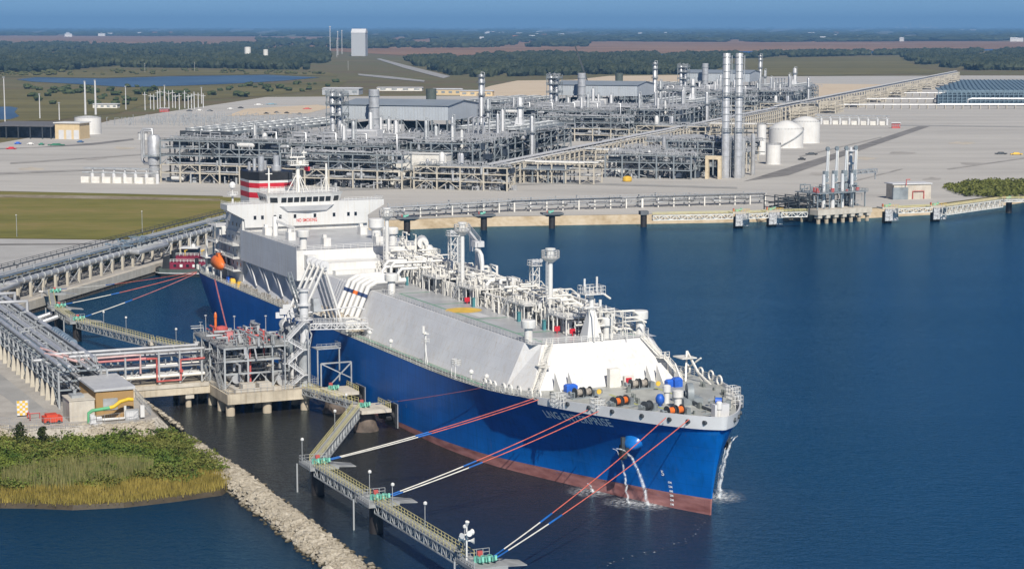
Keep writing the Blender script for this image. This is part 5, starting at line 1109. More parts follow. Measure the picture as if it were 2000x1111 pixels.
# concrete quay wall along the slip
qn = Vector((Q_AX.y, -Q_AX.x, 0))
qw = structure(MB().build('quay_wall', CONC))
def strip(name, a, b, o0, o1, z0, z1, m_, parent=None):
    a = Vector((a.x, a.y, 0)); b = Vector((b.x, b.y, 0)); q = MB(); A = [a + qn*o0, b + qn*o0, b + qn*o1, a + qn*o1]; q.loft([[(p.x, p.y, z0) for p in A], [(p.x, p.y, z1) for p in A]]); return q.build(name, m_, parent)
strip('capping_beam', q0 - Q_AX*30, q1, -1.0, 1.2, 1.4, LZ + .6, CONCP, qw)
def sheet_pile():
    q = MB(); L = (q1 - q0).length + 30; n = int(L / .7); a = q0 - Q_AX*30
    for i in range(n):
        p = a + Q_AX*(i*.7); o = 1.0 if i % 2 else .55; s_ = p + qn*o; e_ = p + Q_AX*.7 + qn*o
        q.add([(s_.x, s_.y, -2), (e_.x, e_.y, -2), (e_.x, e_.y, 1.4), (s_.x, s_.y, 1.4)], [(0,1,2,3)])
        if i < n - 1:
            o2 = .55 if i % 2 else 1.0; f_ = p + Q_AX*.7 + qn*o2; q.add([(e_.x, e_.y, -2), (f_.x, f_.y, -2), (f_.x, f_.y, 1.4), (e_.x, e_.y, 1.4)], [(0,1,2,3)])
    q.build('sheet_piling', mat('rusty_dark_sheet_pile', (.06,.052,.045), .8, var=.3, streak=.3), qw)
sheet_pile()
flat('quay_apron', [tuple((q0 - Q_AX*30 - qn*1)[:2]), tuple((q1 - qn*1)[:2]), tuple((q1 - qn*16)[:2]), tuple((q0 - Q_AX*30 - qn*16)[:2])], LZ + .05, mat('quay_concrete', (.36,.34,.31), .9, var=.12, scale=.1))
# gravel yards, mown field, sand
PL0 = Vector((-185.7, 1092, 0))
def PA(a, b, z=0.0): p = PL0 + A_AX*a + B_AX*b; return (p.x, p.y) if z is None else Vector((p.x, p.y, z))
flat('plant_yard', [W(-60, 372), W(435, 383), W(440, 440), (-88, 866), (-60, 878), (-20, 895), (70, 910), (140, 925), (200, 955), (255, 1018), (330, 1094), (520, 1236), (1600, 1660), (1500, 3400), W(1900, 148), W(1480, 150), W(960, 187), W(520, 190), W(220, 235), W(100, 262), W(-60, 290)], LZ + .06, GRAVEL)
flat('mown_field', [W(-60, 374), W(200, 378), W(436, 385), W(560, 392), W(452, 437), W(330, 462), W(210, 468), W(-60, 465)], LZ + .12, GRASSF)
flat('grass_verge', [W(-60, 380), W(200, 383), W(430, 389), W(430, 393), W(-60, 385)], LZ + .16, ground_mat('dry_verge', [(.35,(.16,.13,.07)),(.5,(.26,.22,.15)),(.65,(.36,.32,.25))], .05, .3))
flat('gravel_apron', [W(-60, 466), W(205, 469), W(260, 471), W(-60, 560)], LZ + .10, mat('grey_apron', (.40,.395,.38), .9, var=.08, scale=.05))
flat('sand_patch', [W(960, 168), W(1010, 158), W(1240, 155), W(1250, 163), W(1120, 187), W(980, 192), W(900, 186)], LZ + .2, SANDM)
flat('sand_patch', [W(1590, 164), W(1780, 166), W(1745, 180), W(1640, 190), W(1590, 192)], LZ + .2, SANDM)
flat('sand_patch', [W(480, 213), W(620, 205), W(650, 210), W(600, 222), W(440, 228)], LZ + .2, SANDM)
flat('sand_patch', [W(1060, 163), W(1340, 160), W(1345, 147), W(1190, 149)], LZ + .22, SANDM)
flat('gravel_track', [W(1452, 355), W(1540, 343), W(1820, 246), W(1800, 245), W(1640, 297), W(1500, 340)], LZ + .15, TRACK)
flat('gravel_track', [W(-60, 291), W(60, 289), W(180, 280), W(260, 271), W(262, 274), W(180, 284), W(-60, 295)], LZ + .15, TRACK)
flat('gravel_track', [W(-60, 477), W(180, 476), W(180, 478), W(-60, 480)], LZ + .2, TRACK)
flat('pale_road', [W(1745, 244), W(2060, 248), W(2060, 250), W(1745, 246.4)], LZ + .17, ROADM)
flat('pale_road', [W(560, 371), W(1100, 356), W(1440, 366), W(1440, 369), W(1100, 360), W(560, 376)], LZ + .17, ROADM)
for k_, pp in enumerate((((1500, 395), (1760, 330), (1764, 331), (1508, 396)), ((1850, 330), (2060, 300), (2060, 302), (1852, 332)), ((1560, 306), (1720, 268), (1723, 269), (1565, 307)), ((20, 318), (300, 300), (300, 302), (20, 321)), ((-60, 340), (200, 330), (300, 338), (300, 340), (200, 333), (-60, 344)))):
    flat('wheel_track', [W(*q_) for q_ in pp], LZ + .18 + .01*k_, mat('faint_track', (.34,.325,.30), .95, var=.15, scale=.1))
for k_ in range(9):
    rr_ = random.Random(k_); px_, py_ = ((1760, 300), (1880, 280), (1900, 320), (1690, 310), (1600, 340), (60, 330), (180, 310), (240, 290), (1820, 350))[k_]
    flat('damp_patch', [W(px_ + math.cos(a_*.52)*rr_.uniform(14, 34), py_ + math.sin(a_*.52)*rr_.uniform(1.5, 4)) for a_ in range(12)], LZ + .09 + .003*k_, mat('sandy_patch' if k_ % 2 else 'damp_gravel', (.50,.45,.37) if k_ % 2 else (.36,.34,.31), .95, var=.12, scale=.06))
# marsh scrub on the spit in the foreground
spit = [SP(166, 76), SP(185, 69.5), SP(205, 71), SP(222, 73.5), SP(229, 78), SP(230.5, 88), SP(231, 97), SP(229, 106), SP(225, 112), SP(222, 118), SP(224, 124), SP(222, 140), SP(160, 140), SP(162, 110), SP(168, 100), SP(169, 86)]
so = flat('marsh_spit', spit, .8, ground_mat('wet_marsh_mud', [(.35,(.06,.05,.025)),(.6,(.12,.10,.045))], .2, 1))
shore('mud_edge', spit[1:13][::-1], 1.3, .8, MATS.get('mud') or mat('mud', (.055,.042,.024), .5, var=.2), -.6)
def in_poly(x, y, P):
    c = False; n = len(P); j = n - 1
    for i in range(n):
        if (P[i][1] > y) != (P[j][1] > y) and x < (P[j][0]-P[i][0])*(y-P[i][1])/(P[j][1]-P[i][1]) + P[i][0]: c = not c
        j = i
    return c
def edge_dist(x, y, P):
    best = 1e9
    for i in range(len(P)):
        ax, ay = P[i]; bx, by = P[(i+1) % len(P)]; dx, dy = bx-ax, by-ay; t = max(0, min(1, ((x-ax)*dx + (y-ay)*dy)/(dx*dx+dy*dy))); best = min(best, math.hypot(ax+dx*t-x, ay+dy*t-y))
    return best
def leaf_mat(name, a, b, sc=.35):
    m = bpy.data.materials.new(name); m.use_nodes = True; N = m.node_tree.nodes; L = m.node_tree.links; p = N['Principled BSDF']; p.inputs['Roughness'].default_value = .7; p.inputs['Specular IOR Level'].default_value = .25
    tc = N.new('ShaderNodeTexCoord'); n = N.new('ShaderNodeTexNoise'); n.inputs['Scale'].default_value = sc; n.inputs['Detail'].default_value = 4; L.new(tc.outputs['Object'], n.inputs[0])
    r = N.new('ShaderNodeValToRGB'); e = r.color_ramp.elements; e[0].position = .34; e[0].color = (*a, 1); e[1].position = .66; e[1].color = (*b, 1); L.new(n.outputs[0], r.inputs[0]); L.new(r.outputs[0], p.inputs['Base Color']); return m
LEAF = leaf_mat('scrub_leaves', (.040,.080,.012), (.16,.20,.034)); LEAFO = leaf_mat('olive_leaves', (.08,.10,.020), (.17,.175,.042)); REED = leaf_mat('marsh_grass', (.17,.14,.03), (.30,.235,.055), .25); REEDG = leaf_mat('tall_reed', (.12,.135,.045), (.24,.22,.09), .5)
def leaf_clump(m, c, r, n, rr, sz, sq=.75):
    for _ in range(n):
        a = rr.uniform(0, 6.283); u = rr.uniform(-.35, 1); k = math.sqrt(max(0, 1 - u*u)); q = r * rr.uniform(.55, 1.05); p = Vector((c[0] + q*k*math.cos(a), c[1] + q*k*math.sin(a), c[2] + q*u*sq))
        d1 = Vector((rr.uniform(-1,1), rr.uniform(-1,1), rr.uniform(-.6,.9))).normalized() * sz * rr.uniform(.6, 1.3); d2 = d1.cross(Vector((rr.uniform(-1,1), rr.uniform(-1,1), rr.uniform(-1,1)))).normalized() * sz * rr.uniform(.35, .7)
        m.add([p - d1*.5 - d2*.2, p + d2, p + d1, p - d2], [(0,1,2,3)])
def spit_cover():
    rr = random.Random(8); m1 = MB(); m2 = MB(); mg = MB(); mr = MB()
    xs = [p[0] for p in spit]; ys = [p[1] for p in spit]
    tries = 0
    while tries < 9000:
        tries += 1; x = rr.uniform(min(xs), max(xs)); y = rr.uniform(min(ys), max(ys))
        if not in_poly(x, y, spit): continue
        v = Vector((x, y, 0)) - SHIP_O; S = v.x*SFX + v.y*SFY; t = -(v.x*math.cos(SH) + v.y*math.sin(SH))
        lim = 217 + 3*math.sin(t*.4) - max(0, (t - 95))*.35
        if S < lim and t > 71:
            h = rr.uniform(.55, 1.35) * (1 + .75*math.sin(x*.55 + 2*math.sin(y*.23))*math.cos(y*.47)); leaf_clump(m1 if math.sin(x*.21 + 1.7*math.sin(y*.17)) + rr.uniform(-.9, .9) > -.3 else m2, (x, y, .9 + h*.45), max(.6, h), 24, rr, .36)
    for _ in range(60000):
        x = rr.uniform(min(xs), max(xs)); y = rr.uniform(min(ys), max(ys))
        if not in_poly(x, y, spit): continue
        v = Vector((x, y, 0)) - SHIP_O; S = v.x*SFX + v.y*SFY; t = -(v.x*math.cos(SH) + v.y*math.sin(SH))
        lim = 214 + 3*math.sin(t*.4) - max(0, (t - 95))*.35; reed = math.hypot(S - 206, (t - 100)*.6) < 9
        if rr.random() < .25 and S > lim: x += rr.uniform(-1.3, 1.3); y -= rr.uniform(0, 1.4)
        if S > lim or reed or (t > 116 and S > 216):
            h = rr.uniform(.9, 1.5) if not reed else rr.uniform(1.8, 3.6); dx, dy = rr.uniform(-.35, .35), rr.uniform(-.35, .35); w = rr.uniform(.05, .12); a = rr.uniform(0, 3.14); wx, wy = w*math.cos(a), w*math.sin(a)
            (mr if reed else mg).add([(x-wx, y-wy, .75), (x+wx, y+wy, .75), (x+dx, y+dy, .8+h)], [(0,1,2)])
    for mm, nm, mt, lb, ct in ((m1, 'scrub', LEAF, 'dense green scrub covering the low spit', 'scrub'), (m2, 'scrub', LEAFO, 'olive tinted scrub mixed over the low spit', 'scrub'), (mg, 'marsh_grass', REED, 'golden marsh grass fringing the spit', 'grass'), (mr, 'reeds', REEDG, 'tall pale reeds amid the scrub', 'reeds')):
        tag(mm.build(nm, mt), lb, ct, kind='stuff')
    for S, t, h, lb in ((171, 105, 4.6, 'dark bushy shrub at the foot of the riprap, left edge'), (172.5, 100.5, 3.8, 'dark bushy shrub beside the riprap, nearer the yard'), (178, 84.5, 2.4, 'round dark bush on the spit below the brown building')):
        o = jt('shrub', lb, 'shrub', S, t, .8); m = MB(); m.path([(0,0,0),(.1,.1,h*.4),(0,.2,h*.7)], .12, 6); m.bar((0,0,h*.3),(.7,.3,h*.6),.08); m.bar((0,0,h*.3),(-.6,-.4,h*.65),.08); m.build('stem', mat('shrub_bark', (.10,.075,.05)), o)
        m = MB()
        for _ in range(26): a = rr.uniform(0, 6.28); q = rr.uniform(0, h*.36); u = rr.uniform(.25, .95); leaf_clump(m, (q*math.cos(a)*(1.2-u), q*math.sin(a)*(1.2-u), h*u), h*.18, 22, rr, .34)
        m.build('foliage', leaf_mat('dark_shrub_leaves', (.02,.035,.01), (.07,.085,.025)), o)
spit_cover()
# ---- rubble breakwater
ROCK = ground_mat('pale_rock', [(.34,(.17,.145,.105)),(.48,(.36,.32,.25)),(.66,(.52,.475,.39))], .35, 3, .4)
def wet_foot(m_):
    N = m_.node_tree.nodes; L = m_.node_tree.links; p = N['Principled BSDF']; src = p.inputs['Base Color'].links[0].from_socket; ge = N.new('ShaderNodeNewGeometry'); sx = N.new('ShaderNodeSeparateXYZ'); L.new(ge.outputs['Position'], sx.inputs[0]); q = N.new('ShaderNodeMapRange'); q.inputs[1].default_value = .55; q.inputs[2].default_value = .15; L.new(sx.outputs[2], q.inputs[0])
    mx = N.new('ShaderNodeMix'); mx.data_type = 'RGBA'; mx.inputs[7].default_value = (.07,.058,.035,1); L.new(q.outputs[0], mx.inputs[0]); L.new(src, mx.inputs[6]); L.new(mx.outputs[2], p.inputs['Base Color'])
wet_foot(ROCK)
def rock_mesh(rr):
    m = MB(); m.blob((0,0,0), 1.0, .7, .3, rr); return m.mesh('stone', ROCK)
def breakwater():
    rr = random.Random(17); bw = jt('breakwater', 'long rubble mound breakwater of pale stones in the foreground', 'breakwater', 190, 70, 0); meshes = [rock_mesh(rr) for _ in range(8)]
    def mid(S): return 71.3 + (S - 184)*.018, 1.1 + min(1, (S - 182)/30)*1.7
    m = MB(); ring = []
    for k in range(24):
        S = 182 + k*4.7; c, w = mid(S); w *= 1 if k < 22 else (.6 if k == 22 else .2); hh = 1.5 if k < 20 else 1.5 - .35*(k-19); ring.append([(S-190, -(c-70) + w + 1.6, -.8), (S-190, -(c-70) + w*.4, hh*.9), (S-190, -(c-70) - w*.4, hh*.9), (S-190, -(c-70) - w - 1.6, -.8)])
    m.loft(ring); m.build('core', RIPRAP, bw)
    spots = []
    for k in range(6500):
        u = rr.random(); S = 181 + u*110; c, w = mid(S); o = rr.gauss(0, .5); 
        if abs(o) > 1.15: continue
        far = max(0, (S - 272)/20); hh = max(.05, (1.5 - 1.1*far) * (1 - abs(o)**1.6)); spots.append((S - 190, -(c - 70) + o*(w + 1.0), hh + rr.uniform(-.1, .15), rr.uniform(.2, .55) * (1 + .9*(rr.random() < .07)), rr.uniform(0, 6.28)))
    spots.sort(key=lambda s_: -s_[3])
    for s_ in spots[:300]:
        o = bpy.data.objects.new('stone', rr.choice(meshes)); COL.objects.link(o); o.parent = bw; o.location = s_[:3]; o.rotation_euler = (rr.uniform(-.4,.4), rr.uniform(-.4,.4), s_[4]); o.scale = (s_[3]*1.15, s_[3]*rr.uniform(.7,1), s_[3]*.8)
    m = MB()
    for s_ in spots[300:]: m.blob(s_[:3], s_[3]*.95, .75, .3, rr)
    m.build('rubble', ROCK, bw, kind='stuff')
    m = MB()
    for k in range(120):
        S = rr.uniform(276, 297); c, w = mid(S); m.blob((S-190, -(c-70) + rr.gauss(0, 2.2), rr.uniform(-.1,.12)), rr.uniform(.2,.5), .7, .3, rr)
    m.build('outlying_stones', ROCK, bw, kind='stuff')
breakwater()
def riprap_stones():
    rr = random.Random(23); m = MB()
    for k in range(2600):
        if rr.random() < .5: S = rr.uniform(-40, 168); t = 72 - rr.uniform(0, 4.5); z = LZ - (72 - t)*1.0
        else: t = rr.uniform(76, 118); S0 = 170 - max(0, t - 84)*.33; d = rr.uniform(0, 5); S = S0 + d; z = LZ - d*.55
        p = ship_pt(S, t, max(.1, z)); m.blob(p, rr.uniform(.25, .6), .7, .3, rr)
    tag(m.build('riprap_stones', ROCK), 'grey riprap stones lining the near shore', 'riprap', kind='stuff')
riprap_stones()
# ------------------------------------------------------------------ pipe racks ashore, near berth
def rack(o, L, Wd, levels, bay, cm, bm, pipes, rnd, brace=True, col_w=.5, cap=None, pr=(.15, .45), clutter=0, pm=None):
    """pipe rack along local x: columns one by one, beams joined, pipes one by one"""
    n = max(1, int(round(L / bay))); top = levels[-1]; m = MB()
    for i in range(n + 1):
        x = L * i / n
        for y in (-Wd/2, Wd/2): piece('column', cm, o, (x, y, 0), (x, y, top), col_w)
        for z in levels: m.bar((x, -Wd/2, z), (x, Wd/2, z), .3, .35)
        if brace and i < n and i % 3 == 1:
            for y in (-Wd/2, Wd/2): m.bar((x, y, 0), (x + L/n, y, levels[0]), .2); m.bar((x + L/n, y, 0), (x, y, levels[0]), .2)
    for z in levels:
        for y in (-Wd/2, Wd/2): m.bar((0, y, z - .2), (L, y, z - .2), .25, .3)
    m.build('beams', bm, o, kind='stuff')
    for k, z in enumerate(levels):
        for j in range(pipes):
            r = rnd.uniform(*pr); y = -Wd/2 + .7 + (Wd - 1.4) * (j + rnd.uniform(.2, .8)) / pipes; mt = (pm or [PIPE, PIPE, GALV, CREAM])[rnd.randrange(4)]
            x0 = rnd.choice((-1, -1, L*.15)); x1 = rnd.choice((L + 1, L + 1, L*.85))
            piece('pipe', mt, o, (x0, y, z + .2 + r), (x1, y, z + .2 + r), r*2, r*2, 8)
    if clutter:
        q = MB()
        for k in range(clutter):
            x = rnd.uniform(0, L); y = rnd.uniform(-Wd/2, Wd/2); z = rnd.choice(levels) + .3; h = rnd.uniform(.5, 1.8)
            if rnd.random() < .5: q.tube((x, y, z), (x, y, z + h), rnd.uniform(.1, .3), 6)
            else: q.path([(x, y, z), (x, y, z + h), (x, y + rnd.uniform(-2, 2), z + h)], rnd.uniform(.1, .3), 6)
        q.build('fittings', GALV, o, kind='stuff')
    return o
rn = random.Random(41)
BLUEPIPE = mat('blue_grey_pipe', (.20,.27,.34), .45, .2, var=.2)
nr = jt('shore_pipe_rack', 'long grey pipe rack running along the near shore, beige feet', 'pipe rack', -30, 86.5, LZ)
rack(nr, 178, 11, [4.2, 6.2, 8.4], 6.2, GALV, STEEL, 9, rn, True, .42, None, (.14, .42), 320, [PIPE, GALV, BLUEPIPE, GALV])
for i in range(29):
    x = 178 * i / 29
    m = MB(); m.loft([[(x-.38,-6.3,0),(x+.38,-6.3,0),(x+.38,-5.2,0),(x-.38,-5.2,0)],[(x-.25,-5.9,4.0),(x+.25,-5.9,4.0),(x+.25,-5.3,4.0),(x-.25,-5.3,4.0)]]); m.build('foot', BEIGEST, nr)
m = MB(); m.box(0, 1.2, 8.7, 178, 2.6, 8.76); m.rail([(0,1.2,8.76),(178,1.2,8.76)],1.1,2.2,.07,2); m.rail([(0,2.6,8.76),(178,2.6,8.76)],1.1,2.2,.07,2); m.build('catwalk', GALV, nr)
for y, z, r, x0, x1 in ((4.6, 9.4, .62, -2, 170), (-4.4, 9.3, .5, -2, 174), (-2.6, 9.2, .42, -2, 176), (.2, 9.1, .38, -2, 160)):
    m = MB(); m.tube((x0, y, z), (x1, y, z), r, 12); smooth_by_angle(m.build('main_pipe', PIPE, nr), 40)
m = MB()
for k in range(9): m.tube((122 + k*2.6, 5.0, 9.4), (123.6 + k*2.6, 5.0, 9.4), 1.0, 14)
m.build('bellows', BLUEPIPE, nr, kind='stuff')
m = MB(); m.path([(70, 4.5, 9.4), (70, 4.5, 12.6), (70, -3, 12.6), (88, -3, 12.6), (88, 4.5, 12.6), (88, 4.5, 9.4)], .5, 10); smooth_by_angle(m.build('expansion_loop', PIPE, nr), 50)
m = MB(); m.path([(100, 4.5, 9.4), (100, 8.5, 10.6), (107, 8.5, 10.6), (107, 4.5, 9.4)], .6, 10); smooth_by_angle(m.build('expansion_loop', PIPE, nr), 50)
m = MB(); m.box(137, -3, 0, 147.5, 5.4, .3)
for k in range(40):
    x = rn.uniform(137, 147); y = rn.uniform(-3, 5); h = rn.uniform(1, 6.5); m.path([(x,y,.2),(x,y,h),(x+rn.uniform(-2,2),y,h)], rn.uniform(.1,.28), 6)
m.build('riser_cluster', GALV, nr, kind='stuff')
m = MB(); m.path([(158.6,-4.6,9.6),(163,-3,9.8),(170,2,8.6),(166,6,8.2)], .3, 8); m.path([(150,-4,9.6),(164,0,9.4),(166,3,8.4)], .28, 8); m.build('pale_red_pipe', MATS['pale_pink_pipe'], nr)
# brown control hut, beige enclosure, discharge pipes and yard clutter
BROWN = mat('brown_ribbed_cladding', (.36,.225,.09), .65, var=.05, scale=.2)
hut = jt('control_hut', 'brown clad hut with a flat pale grey roof at the end of the rack', 'hut', 155.3, 83, LZ)
m = MB(); m.box(-8.6, -4.1, 0, 8.6, 4.1, 6.3); m.build('wall', BROWN, hut)
for k in range(13): 
    y = -3.9 + k*.65; m = MB(); m.box(8.6, y, .1, 8.64, y+.3, 6.2); m.build('cladding_rib', BROWN, hut)
for k in range(26):
    x = -8.4 + k*.66; m = MB(); m.box(x, -4.14, .1, x+.3, -4.1, 6.2); m.build('cladding_rib', BROWN, hut)
m = MB(); m.loft([[(-9,-4.5,6.3),(9,-4.5,6.3),(9,4.5,6.3),(-9,4.5,6.3)],[(-9,-4.5,6.75),(9,-4.5,6.75),(9,4.5,7.0),(-9,4.5,7.0)]]); m.build('roof', mat('pale_roof_sheet', (.48,.49,.50), .5, var=.08), hut)
m = MB(); m.box(8.65, -2.6, 2.0, 8.8, .6, 4.6); m.build('vent_panel', GALV, hut)
m = MB(); m.box(8.65, 2.0, .1, 8.75, 3.2, 2.4); m.build('door', WHITE, hut)
cab = jt('electrical_cabinet', 'white cabinet and roller shutter beside the brown hut', 'cabinet', 166.6, 80.5, LZ); m = MB(); m.box(-.6,-1.0,0,.6,2.0,2.3); m.build('case', GALV, cab); m = MB(); m.box(-.5,2.4,.4,.5,3.3,3.0); m.build('cabinet_box', WHITE, cab); m = MB(); m.box(.6,-.8,.3,.66,1.8,2.0); m.build('shutter', GREYP, cab)
enc = jt('beige_enclosure', 'plain beige concrete enclosure in front of the brown hut', 'enclosure', 160.5, 90.4, LZ); m = MB(); m.box(-3.6,-2.6,0,3.6,2.9,4.6); m.build('wall', CONCP, enc); m = MB(); m.box(-3.75,-2.75,4.6,3.75,3.05,4.8); m.build('coping', CONCP, enc); m = MB(); m.box(-2,-1.6,4.8,1.4,1.2,5.4); m.tube((-1,-.4,5.4),(-1,-.4,6.2),.4,10); m.build('roof_unit', GALV, enc)
hose = jt('discharge_pipe', 'bent pipe painted green then yellow in front of the brown hut', 'pipe', 166.8, 86, LZ)
m = MB(); m.path([(0,-3.4,0),(0,-3.4,2.2),(0,-2.6,2.7),(0,1.2,3.0)], .38, 10); smooth_by_angle(m.build('green_pipe', mat('green_pipe_paint', (.10,.38,.18)), hose), 50)
m = MB(); m.path([(0,1.2,3.0),(0,2.2,3.2),(0,3.6,4.2),(0,5.4,4.6),(0,6.4,4.4)], .42, 10); smooth_by_angle(m.build('yellow_pipe', mat('yellow_pipe_paint', (.70,.45,.02)), hose), 50)
m = MB(); m.path([(0,-.5,.5),(0,4.6,.5),(0,4.6,3.2)], .32, 10); smooth_by_angle(m.build('white_pipe', WHITE, hose), 50)
pump = jt('pump_skid', 'small white pump skid below the green pipe', 'pump', 168.0, 88.2, LZ); m = MB(); m.box(-.8,-1.4,0,.8,1.4,.3); m.box(-.6,-1.2,.3,.6,0,1.7); m.tube((0,.2,1.0),(0,1.3,1.0),.55,10); m.box(-.5,-1.2,1.7,.3,-.3,2.1); m.build('skid', GREYP, pump)
sk = jt('fire_pump_trailer', 'low red trailer with black frame at the yard corner', 'trailer', 163, 96.6, LZ); m = MB(); m.box(-1.6,-2,0.4,1.6,2,1.5); m.box(-1.2,-1.4,1.5,1.2,1,2.0); m.build('body', mat('red_orange_body', (.58,.07,.03)), sk)
for y in (-1.2, 1.2):
    for x in (-1.5, 1.5): m = MB(); m.tube((x-.15,y,.4),(x+.15,y,.4),.4,12); m.build('wheel', DARK, sk)
for S, t, lb in ((150, 107.4, 'small red tractor nearest the yard fence'), (144, 110, 'small red tractor parked behind the other one'), ):
    c = jt('utility_cart', lb, 'cart', S, t, LZ); m = MB(); m.box(-1.3,-.7,.4,1.3,.7,1.1); m.box(-.2,-.65,1.1,1.3,.65,1.3); m.build('body', mat('red_cart_paint', (.52,.06,.03)), c); m = MB(); m.box(-.3,-.65,2.0,1.2,.65,2.1); m.rail([(-.2,-.6,1.1),(1.1,-.6,1.1)],.9,1.3,.06,1); m.rail([(-.2,.6,1.1),(1.1,.6,1.1)],.9,1.3,.06,1); m.build('canopy', BLACKP, c)
    for x in (-.9, .9):
        for y in (-.75, .75): m = MB(); m.tube((x,y-.12,.4),(x,y+.12,.4),.4,12); m.build('wheel', DARK, c)
vl = jt('valve_station', 'small red valve station behind the yellow gate', 'valves', 157.5, 99.6, LZ); m = MB(); m.path([(-1.4,-1,.2),(-1.4,-1,1.3),(1.4,-1,1.3),(1.4,-1,.2)],.16,6); m.path([(0,-1,1.3),(0,1.4,1.3),(0,1.4,.1)],.14,6); m.tube((0,-1,1.3),(0,-1,1.9),.1,6); m.build('red_piping', REDP, vl)
gate = jt('yellow_barrier', 'yellow and white chequered barrier panel in the yard', 'barrier', 153.6, 101.2, LZ)
for k in range(4):
    for j in range(6):
        m = MB(); m.box(-.06, -1.2+k*.6, .3+j*.55, .06, -.62+k*.6, .83+j*.55); m.build('panel', YELM if (k+j) % 2 else WHITE, gate)
m = MB(); m.bar((0,-1.3,0),(0,-1.3,3.7),.12); m.bar((0,1.3,0),(0,1.3,3.7),.12); m.build('post', GALV, gate)
def fence(pts, label, h=2.2):
    o = thing('chain_link_fence', label, 'fence', ship_pt(pts[0][0], pts[0][1], LZ), SHIP_RZ); q = [Vector((p[0]-pts[0][0], -(p[1]-pts[0][1]), 0)) for p in pts]
    for a, b in zip(q[:-1], q[1:]):
        n = max(1, int((b-a).length/3))
        for i in range(n): p = a.lerp(b, i/n); piece('post', GALV, o, p, p + Vector((0,0,h)), .09, .09, 6)
        m = MB()
        for z in (.1, h*.5, h): m.bar(a+Vector((0,0,z)), b+Vector((0,0,z)), .05)
        k = int((b-a).length/.5)
        for i in range(k): p = a.lerp(b, i/k); m.bar(p, p+Vector((0,0,h)), .025)
        m.build('mesh', GALV, o, kind='stuff')
fence([(100, 112), (140, 113), (160, 110.5), (168, 104), (169.5, 92)], 'chain link fence along the left edge of the yard')
fence([(140, 73), (164, 75), (169, 80), (170, 90)], 'chain link fence round the point below the brown hut')
fence([(-20, 74), (60, 74.5), (128, 74.5)], 'chain link fence along the slip side of the near shore')
# ---- racks along the quay
ang = math.atan2(Q_AX.y, Q_AX.x)
def qpt(u, off, z): p = q0 + Q_AX*u - qn*off; return Vector((p.x, p.y, z))
r1 = thing('quay_pipe_rack', 'low rack with one fat silver pipe on beige posts beside the quay edge', 'pipe rack', qpt(-20, 6.5, LZ), ang)
for i in range(34):
    x = i * 9.0
    piece('post', BEIGEST, r1, (x, -1.2, 0), (x, -1.2, 4.6), .8); piece('post', BEIGEST, r1, (x, 2.4, 0), (x, 2.4, 4.6), .6)
    piece('cross_beam', GALV, r1, (x, -1.8, 4.7), (x, 3, 4.7), .4)
    if i % 3 == 1: piece('brace', GALV, r1, (x, -1.2, 0), (x + 9, -1.2, 4.4), .22); piece('brace', GALV, r1, (x + 9, -1.2, 0), (x, -1.2, 4.4), .22)
def loopy(y, z, r, us, out):
    pts = [(-10, y, z)]
    for u in us: pts += [(u, y, z), (u, y - out, z - .2), (u + 26, y - out, z - .2), (u + 26, y, z)]
    return pts + [(310, y, z)]
m = MB(); m.path(loopy(-.6, 5.8, .95, (22, 142, 262), 3.6), .95, 12); smooth_by_angle(m.build('main_pipe', PIPE, r1), 50)
for k in range(60):
    m_ = piece('clamp', GALV, r1, (4.5 + k*4.9, -.6, 5.8), (4.9 + k*4.9, -.6, 5.8), 2.05, 2.05, 12)
for y, z, r in ((1.4, 5.4, .35), (2.4, 5.3, .3)): piece('pipe', PIPE, r1, (-10, y, z), (310, y, z), r*2, r*2, 8)
r2 = thing('quay_pipe_rack', 'tall rack of blue-grey pipes with a walkway behind the quay pipe', 'pipe rack', qpt(-20, 13.5, LZ), ang)
rack(r2, 306, 7, [3.6, 6.6], 9, GALV, STEEL, 5, rn, True, .4, None, (.25, .5), 120, [BLUEPIPE, STEEL, BLUEPIPE, GALV])
m = MB(); m.box(0, 2.6, 8.4, 306, 4.0, 8.5); m.rail([(0,4.0,8.5),(306,4.0,8.5)],1.1,4.5,.12,2)
for i in range(69): m.bar((i*4.5, 3.3, 6.6), (i*4.5, 3.3, 8.4), .14)
m.build('walkway', STEELD, r2)
for u in (22, 142, 262):
    m = MB()
    for k in range(46):
        x = u + rn.uniform(0, 26); y = rn.uniform(-6, 3); z = rn.choice((4.2, 7, 7.6)); m.path([(x, y, z), (x, y, z+rn.uniform(.3,1.2)), (x, y+rn.uniform(-4,4), z+rn.uniform(.3,1.2))], rn.uniform(.12,.3), 6)
    m.rail([(u,-6,7.4),(u+26,-6,7.4),(u+26,3,7.4)],1.1,2,.1,2); m.build('expansion_loops', BLUEPIPE, r2, kind='stuff')
for px, py, lb in ((33, 463, 'slender lamp post at the edge of the mown field, left one'), (278, 455, 'slender lamp post beyond the quay rack')):
    p = at(px, py, LZ); o = thing('lamp_post', lb, 'lamp post', p, 0, 'yard lamp posts'); m = MB(); m.tube((0,0,0),(0,0,9),.12,6); m.build('post', GALV, o); m = MB(); m.box(-.2,-.5,8.9,.2,.5,9.2); m.build('lamp_head', WHITE, o)
wp = thing('water_outfall', 'white bent pipe dropping over the quay edge', 'pipe', qpt(44, 1, LZ), ang); m = MB(); m.path([(0,2,1.6),(0,-2.0,1.6),(0,-2.4,1.2),(0,-2.4,-2.4)],.28,8); m.build('pipe', WHITE, wp)
